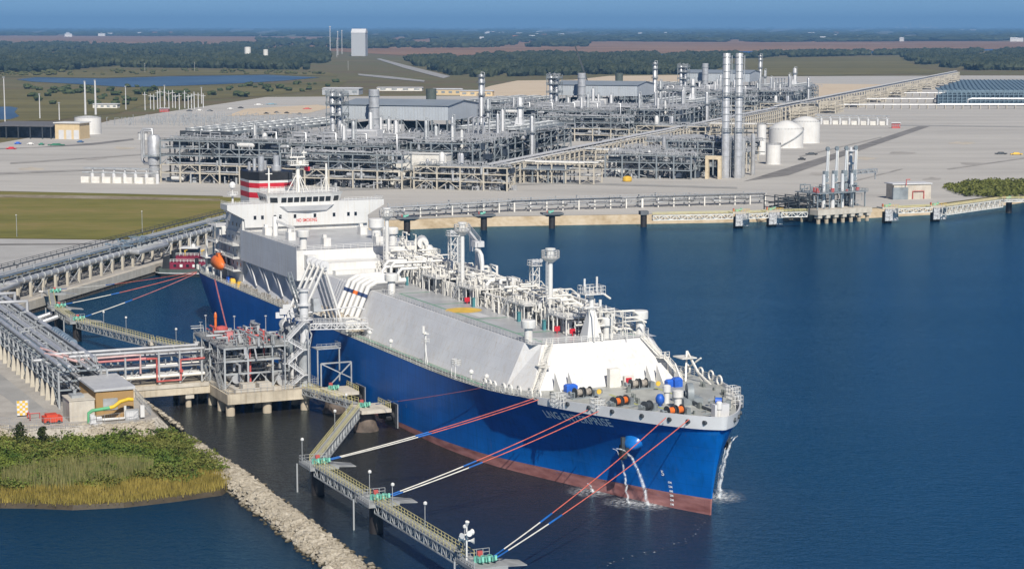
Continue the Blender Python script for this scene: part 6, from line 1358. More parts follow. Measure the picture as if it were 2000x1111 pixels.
# ---- rack and dolphins along the far bank
fb = [Vector((-190, 836, LZ)), Vector((-57, 888, LZ)), Vector((0, 922, LZ)), Vector((61, 944, LZ)), Vector((122, 964, LZ))]
for i, (a, b) in enumerate(zip(fb[:-1], fb[1:])):
    if i == 0: continue
    d = b - a; o = thing('bank_pipe_rack', ['', 'low pipe rack on the far bank, section nearest the ship\'s bridge', 'low pipe rack on the far bank, middle section', 'low pipe rack on the far bank, section nearest the far loading platform'][i], 'pipe rack', a, math.atan2(d.y, d.x), 'pipe racks along the far bank')
    rack(o, d.length - .5, 6, [2.4, 4.4], 8, CREAM, GALV, 3, rn, False, .55, None, (.2, .4), 40)
    m = MB(); m.box(0, -3.4, 5.4, d.length, -2.4, 5.5); m.rail([(0,-3.4,5.5),(d.length,-3.4,5.5)],1.0,4,.12,1); m.build('walkway', GALV, o)
    for u in (.25, .7): 
        m = MB(); x = d.length*u; m.path([(x-9,-3,3.2),(x-9,-5.2,3.0),(x+9,-5.2,3.0),(x+9,-3,3.2)],.55,10); smooth_by_angle(m.build('expansion_loop', PIPE, o), 50)
def far_dolphin(px, py, label, hk=True):
    p = at(px, py, 0); o = thing('far_dolphin', label, 'dolphin', p, .2, 'dolphins along the far bank'); o.scale = (.72, .72, .85); m = MB(); m.tube((0,0,-2),(0,0,6.4),2.0,16); smooth_by_angle(m.build('pile', PILEM, o), 40)
    m = MB(); m.loft([[(-4,-3,6.4),(4,-3,6.4),(4,3,6.4),(-4,3,6.4)],[(-6.6,-4.4,7.4),(6.6,-4.4,7.4),(6.6,4.4,7.4),(-6.6,4.4,7.4)],[(-6.6,-4.4,8.2),(6.6,-4.4,8.2),(6.6,4.4,8.2),(-6.6,4.4,8.2)]]) if hk else m.box(-2.6,-2.6,6.4,2.6,2.6,8.4); m.build('cap', mat('grey_dolphin_cap', (.13,.14,.15), .7), o)
    if hk: hooks(o, -1, 0, 8.2, 3)
far_dolphin(795, 455, 'dark T-shaped dolphin by the far bank, nearest the ship\'s bridge'); far_dolphin(945, 449, 'dark T-shaped dolphin by the far bank, second from the bridge'); far_dolphin(1078, 446, 'dark T-shaped dolphin by the far bank, third from the bridge'); far_dolphin(1257, 443, 'plain dark pile off the far bank, without hooks', False); far_dolphin(1970, 416, 'dark dolphin at the right end of the far walkway')
# ---- far loading platform with four raised arms
FP = at(1640, 433, 0); frz = R(31)
fp = thing('far_platform', 'beige concrete loading platform on stub piles across the basin', 'platform', FP, frz)
m = MB(); m.box(-17, -5, 4.0, 15, 14, 6.4); m.build('deck_slab', CONCP, fp)
for k in range(7):
    x = -15.5 + k*4.8; m = MB(); m.box(x-1.1, -4.8, 2.6, x+1.1, -2, 4.0); m.build('pile_cap', CONCP, fp); piece('pile', PILEC, fp, (x, -3.4, -2), (x, -3.4, 2.6), 1.8, 1.8, 12); piece('pile', PILEC, fp, (x, 8, -2), (x, 8, 4), 1.8, 1.8, 12)
ff = thing('arm_deck', 'blue-grey steel deck crowded with pipes under the raised arms', 'steel deck', FP + Vector((0, 0, 6.4)), frz)
for x in (-15, -8, -1, 6, 13):
    for y in (-2, 5, 12): piece('column', STEEL, ff, (x, y, 0), (x, y, 7), .5)
m = MB(); m.box(-16, -3, 7, 14, 13, 7.4); m.build('deck_plate', STEEL, ff)
m = MB()
for k in range(130):
    x = rn.uniform(-16, 13); y = rn.uniform(-2, 13); z = rn.choice((.3, 3, 7.5)); h = rn.uniform(.6, 3.2); m.path([(x,y,z),(x,y,z+h),(x+rn.uniform(-4,4),y,z+h)], rn.uniform(.12,.35), 6)
m.rail([(-16,-3,7.4),(14,-3,7.4),(14,13,7.4)],1.1,2,.12,2); m.build('pipework', STEEL, ff, kind='stuff')
m = MB()
for k in range(14): x = rn.uniform(-16, 12); y = rn.uniform(-2, 6); m.box(x, y, 7.5, x+rn.uniform(.6,1.6), y+.8, 7.5+rn.uniform(.8,2.2))
m.build('red_fittings', REDP, ff, kind='stuff')
m = MB()
for k in range(60):
    x = rn.uniform(-36, -18); y = rn.uniform(0, 10); z = rn.uniform(.2, 5.6); m.tube((x, y, z), (x + rn.uniform(4, 9), y + rn.uniform(-1, 1), z), rn.uniform(.15, .35), 6)
for x in (-36, -30, -24, -18):
    for y in (0, 10): m.bar((x, y, -3), (x, y, 6.6), .4)
    for z in (1.5, 4, 6.4): m.bar((x, 0, z), (x, 10, z), .35)
m.build('side_pipe_bank', STEELD, ff, kind='stuff')
def far_arm(x, label):
    p = FP + Matrix.Rotation(frz, 3, 'Z') @ Vector((x, 1.5, 6.4)); o = thing('raised_loading_arm', label, 'loading arm', p, frz, 'raised loading arms at the far platform')
    m = MB(); m.tube((0,0,0),(0,0,15.5),.95,14,.75); smooth_by_angle(m.build('riser', GREYP, o), 40)
    m = MB(); m.tube((1.4,0,13),(1.9,0,27),.45,10,.38); m.bar((2.5,0,13),(2.4,0,26.6),.3); smooth_by_angle(m.build('inboard_arm', GREYP, o), 40)
    m = MB(); m.tube((3.0,.3,27),(2.7,.3,12),.34,10); smooth_by_angle(m.build('outboard_arm', CREAM, o), 40)
    m = MB(); m.tube((2.0,-.4,27.1),(2.0,.5,27.1),1.0,16); m.build('apex_sheave', STEEL, o)
    m = MB(); m.box(.9,-.9,7.5,2.6,.9,11); m.box(-.2,-.7,14.6,2.2,.7,17); m.tube((1.2,-.6,13),(1.2,.6,13),1.2,14); m.build('counterweight', STEEL, o)
far_arm(-8.6, 'upright loading arm, leftmost of the four at the far platform'); far_arm(-3.2, 'upright loading arm, second from the left at the far platform'); far_arm(2.4, 'upright loading arm, third from the left at the far platform'); far_arm(8.0, 'upright loading arm, rightmost of the four at the far platform')
p = FP + Matrix.Rotation(frz, 3, 'Z') @ Vector((12.6, 8, 6.4)); ft = thing('far_gangway_tower', 'grey mast with a horizontal boom right of the raised arms', 'gangway', p, frz)
m = MB(); m.tube((0,0,0),(0,0,16),1.5,14,1.4); m.tube((0,0,16),(0,0,27),.9,14,.7); m.tube((0,0,19),(0,0,20),2.2,14); m.tube((0,0,25),(0,0,25.6),1.9,14); smooth_by_angle(m.build('column', GREYP, ft), 40)
m = MB(); m.truss((1,0,16),(19,4,16),1.6,1.6,2.2,.35,.22); m.bar((18.6,4,15),(19,4.4,11),.4); m.build('boom', GALV, ft)
m = MB()
for z in range(0, 14, 3): m.stair((-3, -1.5 if z % 2 else 1.5, z), (-3, 1.5 if z % 2 else -1.5, z+3), 1.0)
for y in (-2, 2): m.bar((-3.8,y,0),(-3.8,y,15),.3)
m.build('stair', GALV, ft)
for px, py, lb in ((1447, 446, 'white fender block off the far bank, leftmost'), (1512, 443, 'white fender block off the far bank, left of the platform'), (1738, 436, 'white fender block just right of the far platform'), (1832, 433, 'white fender block farthest right')):
    q = at(px, py, 0); o = thing('fender_dolphin', lb, 'dolphin', q, R(18), 'fender dolphins at the far berth'); m = MB(); m.box(-3.2,-1.6,1.2,3.4,-1.0,6.6); m.build('fender_panel', mat('patchy_white_panel', (.62,.62,.62), .7, var=.0, scale=1.2, col2=(.10,.10,.11)), o)
    m = MB(); m.tube((-.5,2,-2),(-.5,2,5),2.2,14); m.box(-3,-.8,1.4,3,-.2,6.2); m.build('pile', PILEM, o); m = MB(); m.box(-4.2,-.6,6.6,4.2,5,7.4); m.build('deck', CONCP, o); m = MB(); m.rail([(-4,-.5,7.4),(4,-.5,7.4)],1.1,1.3,.1,2); m.build('handrail', YELM, o); hooks(o, -.5, 2.4, 7.4, 2)
def far_walk(a, b, label, za=7.0, zb=7.0, dep=2.0):
    pa = at(*a, za); pb = at(*b, zb); d = pb - pa; o = thing('far_walkway', label, 'walkway', pa, math.atan2(d.y, d.x), 'walkways at the far berth'); L = math.hypot(d.x, d.y)
    m = MB(); m.truss((0,0,0),(L,0,0),dep,2.2,2.6,.35,.25); m.build('truss', CREAM, o); m = MB(); m.box(0,-1,.1,L,1,.2); m.build('grating', PLATE, o)
    for y in (-1, 1): m = MB(); m.rail([(0,y,.2),(L,y,.2)],1.1,2.4,.12,2); m.build('handrail', YEL, o)
far_walk((1275, 421), (1430, 418), 'low truss walkway from the plain pile to the fender blocks'); far_walk((1460, 418), (1498, 416), 'short yellow railed walkway between two fender blocks'); far_walk((1525, 415), (1575, 414), 'short yellow railed walkway left of the far platform'); far_walk((1752, 408), (1818, 405), 'walkway between the two right fender blocks'); far_walk((1845, 405), (1955, 390), 'long cream truss walkway at the right edge', dep=3.4); far_walk((1960, 390), (2060, 388), 'cream truss walkway running out of the picture', dep=1)
sub = thing('switch_house', 'small grey concrete building with red pipes on the far bank', 'building', at(1775, 388, LZ), R(14)); m = MB(); m.box(-10,-4,0,10,5,7.5); m.build('wall', CONCP, sub); m = MB(); m.box(-11,-4.6,7.5,10.4,5.4,8.0); m.build('roof', GREYP, sub); m = MB(); m.box(-11,-5.5,0,-3,-4,6); m.build('louvre', STEEL, sub); m = MB(); m.path([(0,-4.4,.2),(0,-4.4,4),(6,-4.4,4),(6,-4.4,.2)],.3,6); m.path([(-4,-5.2,7),(-4,-5.2,10),(-2,-5.2,10)],.25,6); m.build('red_piping', REDP, sub)
# ------------------------------------------------------------------ the process plant (grid: a along the front, b away from the water)
PRZ = math.atan2(A_AX.y, A_AX.x)
def pt(name, label, cat, a, b, z=LZ, group=None, rz=0.0): return thing(name, label, cat, PA(a, b, z), PRZ + rz, group)
FLOORM = mat('dark_grating', (.10,.12,.13), .8, var=.2)
MACH = mat('dark_machinery_and_shade', (.035,.05,.075), .6, var=.3)
def frame(name, label, a, b, nx, ny, bx, by, levels, cm, bm, rnd, group=None, pipes=14, clutter=60, floors=(), vessels=3, split=None, brace=True, big=.35):
    """open steel process structure: single columns, joined beams, pipes, vessels and floors"""
    o = pt(name, label, 'process structure', a, b, LZ, group); X, Y = nx*bx, ny*by; top = levels[-1]; lo = split or top
    m = MB()
    for i in range(nx + 1):
        for j in range(ny + 1):
            if j not in (0, ny) and i not in (0, nx) and (i + j) % 2: continue
            piece('column', cm, o, (i*bx, j*by, 0), (i*bx, j*by, lo), .75)
            if lo < top: piece('upper_column', bm, o, (i*bx, j*by, lo), (i*bx, j*by, top), .55)
    m2 = MB()
    for z in levels:
        q = m2 if (split and z <= split) else m
        for i in range(nx + 1): q.bar((i*bx, 0, z), (i*bx, Y, z), .45, .55)
        for j in range(ny + 1): q.bar((0, j*by, z), (X, j*by, z), .45, .55)
    if brace:
        zz = [0] + list(levels)
        for k, (z0, z1) in enumerate(zip(zz[:-1], zz[1:])):
            for i in range(nx):
                if rnd.random() < .3:
                    c = (i + .5)*bx; q = m2 if (split and z1 <= split) else m; q.bar((i*bx, 0, z0), (c, 0, z1), .32); q.bar(((i+1)*bx, 0, z0), (c, 0, z1), .32)
            for j in range(ny):
                if rnd.random() < .35: q = m2 if (split and z1 <= split) else m; q.bar((X, j*by, z0), (X, (j+1)*by, z1), .32)
    m.build('beams', bm, o, kind='stuff')
    if m2.v: m2.build('lower_beams', cm, o, kind='stuff')
    for z in floors: q = MB(); q.box(0, 0, z + .3, X, Y, z + .4); q.rail([(0,0,z+.4),(X,0,z+.4),(X,Y,z+.4)], 1.2, 3, .14, 2); q.build('floor', FLOORM, o)
    for mt, share, nm in ((PIPE, .5, 'bright_pipes'), (GALV, .3, 'grey_pipes'), (STEELD, .2, 'dark_pipes')):
        q = MB()
        for k in range(int(pipes*share)):
            z = rnd.choice(levels) + rnd.uniform(.5, 1.2); r = rnd.uniform(.15, big)
            if rnd.random() < .6: y = rnd.uniform(0, Y); x0 = rnd.uniform(-2, X*.5); q.tube((x0, y, z), (x0 + rnd.uniform(X*.3, X*.7), y, z), r, 6)
            else: x = rnd.uniform(0, X); q.tube((x, 0, z), (x, Y, z), r, 6)
        for k in range(int(clutter*share)):
            x = rnd.uniform(0, X); y = rnd.uniform(-.5, Y); z = rnd.choice([0] + list(levels[:-1])); h = rnd.uniform(1.5, 6); r = rnd.uniform(.12, big); c = rnd.random()
            if c < .4: q.path([(x,y,z),(x,y,z+h),(x+rnd.uniform(-5,5),y,z+h),(x+rnd.uniform(-5,5),y+1,z+h*.3)], r, 5)
            elif c < .7: q.tube((x,y,z),(x,y,z+h),r*1.6,6)
            else: q.box(x,y,z,x+rnd.uniform(.6,3),y+rnd.uniform(.6,2),z+rnd.uniform(.8,3))
        if q.v: q.build(nm, mt, o, kind='stuff')
    q = MB()
    for k in range(int(X*Y/9)):
        x = rnd.uniform(0, X); y = rnd.uniform(0, Y); h = rnd.uniform(.6, 3.2)
        if rnd.random() < .55: q.tube((x, y, top), (x, y, top + h), rnd.uniform(.15, .5), 5)
        else: l = rnd.uniform(1.5, 6); q.path([(x, y, top), (x, y, top + h), (x + l, y, top + h), (x + l, y, top)], rnd.uniform(.15, .4), 5)
    q.build('top_fittings', PIPE, o, kind='stuff')
    q = MB()
    for k in range(int(X*Y/60)):
        x = rnd.uniform(.5, X*.95); y = rnd.uniform(min(1.5, Y*.3), Y*.9); z = rnd.choice([0] + list(levels[:-1])); q.box(x, y, z + .6, x + rnd.uniform(3, 9), y + rnd.uniform(1.5, 4), z + rnd.uniform(2.2, 4.4))
    q.build('machinery', MACH, o, kind='stuff')
    for k in range(vessels):
        x = rnd.uniform(3, X-6); y = rnd.uniform(1, max(1.5, Y-3)); z = rnd.choice([0] + list(levels[:-1])); r = rnd.uniform(.9, 1.8); q = MB()
        if rnd.random() < .5: l = rnd.uniform(6, 11); q.tube((x,y,z+r+1),(x+l,y,z+r+1),r,12); q.tube((x-.7,y,z+r+1),(x,y,z+r+1),r*.55,12,r); q.tube((x+l,y,z+r+1),(x+l+.7,y,z+r+1),r,12,r*.55)
        else: q.lathe([(r*.3,0),(r,.6),(r,rnd.uniform(6,10)),(r*.7,10.6),(r*.1,11)],(x,y,z),12)
        smooth_by_angle(q.build('vessel', PIPE if rnd.random() < .7 else WHITE, o), 40)
    return o
def cooler(name, label, a, b, L, Wd, z, rows, cols, group=None, leg=7):
    o = pt(name, label, 'air cooler', a, b, LZ + z, group); m = MB(); m.box(0, 0, 0, L, Wd, 1.6); m.build('tube_bundle', STEEL, o)
    m = MB(); m.box(-.2, -.2, -.9, L+.2, 0, 1.8); m.build('header', STEELD, o)
    q = MB(); R_ = min(L/cols, Wd/rows)*.44; q.lathe([(R_, 0), (R_*.94, .5), (R_, 1.6), (R_*.95, 1.6), (R_*.9, .8), (.4, .8), (.2, 1.1)], (0,0,0), 16, False); me = q.mesh('fan_ring', GALV)
    for i in range(cols):
        for j in range(rows):
            f = bpy.data.objects.new('fan_ring', me); COL.objects.link(f); f.parent = o; f.location = ((i+.5)*L/cols, (j+.5)*Wd/rows, 1.6)
    m = MB()
    for i in range(cols + 1): 
        for y in (.4, Wd*.33, Wd*.66, Wd-.4): m.bar((i*L/cols, y, -leg), (i*L/cols, y, 0), .4)
    m.build('legs', STEEL, o, kind='stuff'); return o
def tower(name, label, a, b, h, r, mt, plats, group=None, z=0.0, cat='process column'):
    o = pt(name, label, cat, a, b, LZ + z, group); m = MB(); m.lathe([(r*1.1,0),(r*1.1,1.2),(r,1.6),(r,h-1),(r*.7,h-.2),(r*.2,h)],(0,0,0),16); smooth_by_angle(m.build('shell', mt, o), 40)
    for zz in plats: m = MB(); m.lathe([(r, zz), (r+1.4, zz), (r+1.4, zz+.2), (r, zz+.2)], (0,0,0), 12, False); m.rail([((r+1.3)*math.cos(t*math.pi/5),(r+1.3)*math.sin(t*math.pi/5),zz+.2) for t in range(11)],1.2,2,.15,2); m.build('platform', STEEL, o)
    m = MB(); m.path([(r+.6,0,2),(r+.6,0,h+1),(0,0,h+1.4),(0,0,h)], .35, 6); m.bar((0,-r-.5,0),(0,-r-.5,h),.3); m.build('pipe', GALV, o); return o
TR = []
def train():
    rr = random.Random(77); n0 = set(COL.objects)
    frame('front_rack', 'tallest cream legged front structure, left end of the nearest process train', -8, 0, 6, 1, 12, 11, [5.5, 10, 15, 19, 23], BEIGEST, STEEL, rr, None, 60, 170, (15, 23), 4, 10, True, .45)
    frame('front_rack', 'middle height cream legged front structure of the nearest process train', 66, -3, 5, 1, 14, 13, [5, 9.5, 14, 18], BEIGEST, STEEL, rr, None, 60, 190, (14,), 5, 9.5, True, .5)
    frame('front_rack', 'low cream legged front structure, right end of the nearest process train', 140, 4, 4, 1, 13, 10, [4.5, 8.5, 12], BEIGEST, BEIGEST, rr, None, 40, 120, (12,), 4, 8.5, True, .45)
    frame('cooler_structure', 'tall grey structure carrying the air coolers at the left of the nearest train', -6, 13, 3, 7, 12, 14, [7, 14, 20, 24.5], BEIGEST, STEEL, rr, None, 60, 160, (20,), 6, 7)
    frame('pipe_structure', 'middle grey pipe structure behind the front rack of the nearest train', 34, 16, 7, 3, 12, 11, [6, 11, 16, 21], STEEL, STEEL, rr, None, 120, 320, (11, 21), 8, None, True, .5)
    frame('pipe_structure', 'dense grey structure in the heart of the nearest train', 34, 56, 7, 4, 12, 11, [6, 12, 17, 22], STEEL, STEEL, rr, None, 130, 320, (17, 22), 8, None, True, .55)
    frame('pipe_structure', 'grey structure just before the long roof of the nearest train', 16, 108, 7, 6, 12, 11, [6, 11, 15, 18], STEEL, STEEL, rr, None, 130, 320, (15, 18), 8, None, True, .55)
    frame('column_structure', 'grey column structure right of the long roof, nearest train', 124, 40, 3, 5, 12, 12, [6, 12, 18, 22], STEEL, STEEL, rr, None, 70, 200, (12,), 7, None, True, .5)
    frame('column_structure', 'pipe filled structure far right of the long roof, nearest train', 104, 108, 4, 10, 12, 14, [6, 12, 17, 21], STEEL, STEEL, rr, None, 120, 320, (12, 21), 8, None, True, .5)
    cooler('air_cooler', 'bank of round cooling fans at the front left of the nearest train', -4, 16, 32, 40, 26, 4, 3); cooler('air_cooler', 'bank of round cooling fans behind the first bank, nearest train', -4, 60, 32, 46, 26, 5, 3); cooler('air_cooler', 'long bank of cooling fans running back beside the roof, nearest train', -34, 120, 40, 120, 22, 10, 3, None, 22); cooler('air_cooler', 'bank of cooling fans right of the roof, nearest train', 106, 150, 44, 90, 22.5, 7, 3)
    m = MB(); rl = random.Random(8)
    for z in (6.2, 10.8, 15.8):
        for y in (1.2, 2.6, 4.4, 6.4): x0 = rl.uniform(-4, 40); m.tube((x0, y, z), (x0 + rl.uniform(50, 100), y, z), rl.uniform(.3, .6), 8)
    o = pt('rack_pipes', 'long silver pipes lying along the front rack, nearest train', 'pipes', -8, 0, LZ); m.build('long_pipes', PIPE, o, kind='stuff')
    # the long sheet metal roof on columns
    o = pt('compressor_shelter', 'long grey sheet metal shelter on tall columns, nearest of the three', 'shelter', 17, 189, LZ); X, Y = 73, 55; zb, ze, zr = 27.0, 36.0, 38.6
    for i in range(8):
        for y in (0, Y): piece('column', STEEL, o, (.6 + i*10.25, y + (.6 if y == 0 else -.6), 0), (.6 + i*10.25, y + (.6 if y == 0 else -.6), zb), .9)
    m = MB(); m.box(0, 0, zb, X, .4, ze); w1 = m.build('front_cladding', CLAD, o); m = MB(); m.box(0, Y-.4, zb, X, Y, ze); m.build('rear_cladding', CLAD, o)
    for x in (0, X):
        m = MB(); e = .2 if x == 0 else -.2; m.add([(x, .4, zb), (x, Y-.4, zb), (x, Y-.4, ze), (x, Y/2, zr-.1), (x, .4, ze), (x+e, .4, zb), (x+e, Y-.4, zb), (x+e, Y-.4, ze), (x+e, Y/2, zr-.1), (x+e, .4, ze)], [(0,1,2,3,4),(9,8,7,6,5),(0,5,6,1),(1,6,7,2),(2,7,8,3),(3,8,9,4),(4,9,5,0)]); m.build('gable_cladding', CLAD, o)
    for k in range(36): m = piece('cladding_rib', CLAD, w1, (1 + k*2, -.06, zb), (1 + k*2, -.06, ze), .3, .12)
    m = MB(); m.add([(-.8,-.8,ze),(X+.8,-.8,ze),(X+.8,Y/2,zr),(-.8,Y/2,zr),(-.8,Y+.8,ze),(X+.8,Y+.8,ze),(-.8,-.8,ze+.3),(X+.8,-.8,ze+.3),(X+.8,Y/2,zr+.3),(-.8,Y/2,zr+.3),(-.8,Y+.8,ze+.3),(X+.8,Y+.8,ze+.3)], [(6,7,8,9),(9,8,11,10),(0,3,2,1),(3,4,5,2),(0,1,7,6),(4,10,11,5),(0,6,9,3),(3,9,10,4),(1,2,8,7),(2,5,11,8)]); m.build('roof', CLADR, o)
    m = MB()
    for i in range(7): m.bar((.6+i*10.25, .6, 0), (.6+(i+1)*10.25, .6, 13), .4); m.bar((.6+(i+1)*10.25, .6, 13), (.6+i*10.25, .6, zb), .4)
    for z in (9, 18): m.bar((0,.6,z),(X,.6,z),.5,.7); m.bar((X-.6,0,z),(X-.6,Y,z),.5,.7)
    for k in range(4): m.bar((X-.6, k*13.75, 0), (X-.6, (k+1)*13.75, 13), .4); m.bar((X-.6, (k+1)*13.75, 13), (X-.6, k*13.75, zb), .4)
    m.build('bracing', STEEL, o, kind='stuff')
    m = MB(); m.box(3, 5, 0, 42, 50, 24); m.box(46, 5, 0, 70, 50, 22); m.build('compressor_shade_block', mat('dark_machinery_and_shade', (.035,.055,.085), .6, var=.3), o)  # dark blocks fill the shelter, standing in for the shade round the compressors
    m = MB(); m.box(2, 2, 8.8, X-2, Y-2, 9.0); m.rail([(2,2,9),(X-2,2,9)],1.2,3,.15,2); m.build('machine_floor', STEEL, o)
    m = MB(); m.lathe([(3.3,0),(3.3,44),(3.0,44.2)],(0,0,0),18); so_ = pt('exhaust_stack', 'silver exhaust stack standing before the long roof, nearest train', 'stack', 45, 178, LZ + 2); smooth_by_angle(m.build('shell', PIPE, so_), 40)
    for z in (22, 26, 33, 40): m = MB(); m.lathe([(3.3,z),(3.75,z),(3.75,z+.6),(3.3,z+.6)],(0,0,0),18,False); m.build('stiffening_ring', GALV, so_)
    m = MB(); m.box(-5,-3.5,14,5,3.5,20); m.loft([[(-5,-3.5,20),(5,-3.5,20),(5,3.5,20),(-5,3.5,20)],[(-2.6,-2.6,23),(2.6,-2.6,23),(2.6,2.6,23),(-2.6,2.6,23)]]); m.build('duct', PIPE, so_)
    m = MB(); m.lathe([(3.2,0),(3.4,14),(3.0,14.2)],(0,0,0),16); d = pt('dark_vent_stack', 'short dark green stack rising behind the long roof, nearest train', 'stack', 62, 233, LZ + 31); smooth_by_angle(m.build('shell', mat('dark_green_stack', (.08,.10,.09)), d), 40); m = MB(); m.lathe([(3.3,4),(3.7,4),(3.7,4.6),(3.3,4.6)],(0,0,0),16,False); m.build('ring', STEELD, d)
    rt = random.Random(51)
    for k in range(16):
        a_, b_ = rt.uniform(34, 168), rt.uniform(14, 150); tower('process_tower', 'thin silver column standing among the structures, nearest train', a_, b_, rt.uniform(24, 37), rt.uniform(.6, 1.3), rt.choice((PIPE, GALV, GREYP)), (rt.uniform(18, 23),))
    # tall scrubber tower left of the roof
    o = pt('platform_tower', 'tower of three vessels under a caged platform left of the long roof, nearest train', 'process column', 22, 166, LZ)
    for x, y, r in ((0,0,1.6),(4.6,.6,1.4),(2,4,1.5)): m = MB(); m.lathe([(r,0),(r,43),(r*.5,44)],(x,y,0),12); smooth_by_angle(m.build('vessel', PIPE, o), 40)
    for z in (30, 37, 42): m = MB(); m.box(-3.4,-3,z,8,7.4,z+.4); m.rail([(-3.4,-3,z),(8,-3,z),(8,7.4,z),(-3.4,7.4,z),(-3.4,-3,z)],1.6,2,.18,2); m.build('platform', STEEL, o)
    m = MB()
    for x in (-3, 7.6):
        for y in (-2.6, 7): m.bar((x,y,0),(x,y,45),.4)
    for k in range(7): m.bar((-3,-2.6,k*6),(7.6,-2.6,k*6+6),.3); m.bar((7.6,-2.6,k*6),(7.6,7,k*6+6),.3)
    m.build('cage_frame', STEEL, o, kind='stuff')
    m = MB()
    for k in range(24): x = rr.uniform(-3,7); y = rr.uniform(-2,6); m.path([(x,y,36),(x,y,44+rr.uniform(0,3)),(x+rr.uniform(-3,3),y,45)],.3,5)
    m.build('top_piping', GALV, o, kind='stuff')
    tower('process_tower', 'slim column rising behind the right end of the long roof, nearest train', 86, 262, 54, 1.7, PIPE, (40, 48, 52)); tower('process_tower', 'second slim column beside it, nearest train', 92, 258, 38, 1.2, GALV, (30,))
    o = tower('cold_box', 'pale tall cold box right of the long roof, nearest train', 138, 186, 42, 1.7, GREYP, (36,)); m = MB(); m.loft([[(-4,-4,18),(4,-4,18),(4,4,18),(-4,4,18)],[(-1.6,-1.6,30),(1.6,-1.6,30),(1.6,1.6,30),(-1.6,1.6,30)]]); m.build('skirt_casing', GREYP, o)
    o = tower('silver_drum', 'fat silver drum with looping pipes, left of the pair by the cold box, nearest train', 128, 118, 22, 3.0, PIPE, (20,)); o = tower('silver_drum', 'fat silver drum with looping pipes, right of the pair by the cold box, nearest train', 136, 112, 22, 3.0, PIPE, (20,))
    tower('silver_drum', 'squat silver drum before the structure, nearest train', 106, 60, 20, 2.4, PIPE, (18,))
    m = MB(); 
    for k in range(4): x = 130 + k*3.0; m.path([(x,116,22),(x,116,32),(x+1,120,33),(x+1,124,32),(x+1,124,20)],.55,7)
    o = pt('pipe_loops', 'four tall silver pipe loops above the drums, nearest train', 'pipes', 0, 0, LZ); smooth_by_angle(m.build('loops', PIPE, o, kind='stuff'), 50)
    for x, y, w, d_, h, z, mt, nm, lb in ((60, 150, 14, 6, 7, 19, WHITE, 'inlet_filter', 'white louvred inlet filter box before the long roof, nearest train'), (74, 60, 22, 8, 4.5, 23, GREYP, 'roof_unit', 'low grey gabled enclosure on the structure, nearest train')):
        o = pt(nm, lb, 'enclosure', x, y, LZ + z); m = MB(); m.box(0,0,0,w,d_,h); m.build('casing', mt, o)
        for k in range(6): m = MB(); m.box(.4,-.25,.6+k*(h-1)/6,w-.4,0,1.0+k*(h-1)/6); m.build('louvre', GREYP, o)
    m = MB(); rl = random.Random(5)
    for k in range(26): x = 40 + k*3.2; m.path([(x,104,21),(x,104,24+rl.random()),(x,106,25+rl.random()),(x,108,24),(x,108,20)],.35,6)
    for k in range(6): x = 46 + k*16; y = 54+rl.uniform(-3,3); m.tube((x,y,23.6),(x+11,y,23.6),.9,8)
    for k in range(5): x = 40+k*18; m.path([(x,30,21),(x,30,27),(x+8,30,27),(x+8,30,18)],.6,8)
    o = pt('overhead_pipes', 'row of silver pipe bends over the structures, nearest train', 'pipes', 0, 0, LZ); smooth_by_angle(m.build('bends', PIPE, o, kind='stuff'), 50)
    return [x for x in COL.objects if x not in n0 and x.parent is None]
TR = train()
KB = 450.0
for k, w in ((1, 'middle'), (2, 'farthest')):
    off = B_AX * (KB * k)
    for o in TR:
        c = copy_tree(o); c.location = o.location + off
        c['label'] = o['label'].replace('nearest train', w + ' train').replace('nearest process train', w + ' process train').replace('of the nearest', 'of the ' + w).replace('nearest of the three', w + ' of the three')
        c['group'] = 'process trains'
for o in TR: o['group'] = 'process trains'
# train 1 only: column with hoops at the front left corner
o = pt('vapour_column', 'fat silver column with looped pipes at the front left corner of the plant', 'process column', -14, 4, LZ); m = MB(); m.lathe([(2.6,0),(3.0,1),(3.0,9),(3.6,9.4),(3.6,24),(2.6,25.6),(.6,26)],(0,0,0),18); smooth_by_angle(m.build('shell', PIPE, o), 40)
m = MB(); m.path([(-1,0,25),(-1,0,29),(-6.5,0,29),(-7.5,0,27),(-7.5,0,12),(-6,0,10),(-3,0,10)],.8,10); m.path([(0,-1.5,25),(0,-1.5,28),(-5,-1.5,28),(-5.6,-1.5,26),(-5.6,-1.5,13)],.7,10); smooth_by_angle(m.build('looped_pipe', PIPE, o), 50); m = MB(); m.box(-4.5,-4.5,14,4.5,4.5,14.3); m.rail([(-4.5,-4.5,14),(4.5,-4.5,14),(4.5,4.5,14)],1.2,2,.15,2); m.build('platform', STEEL, o)
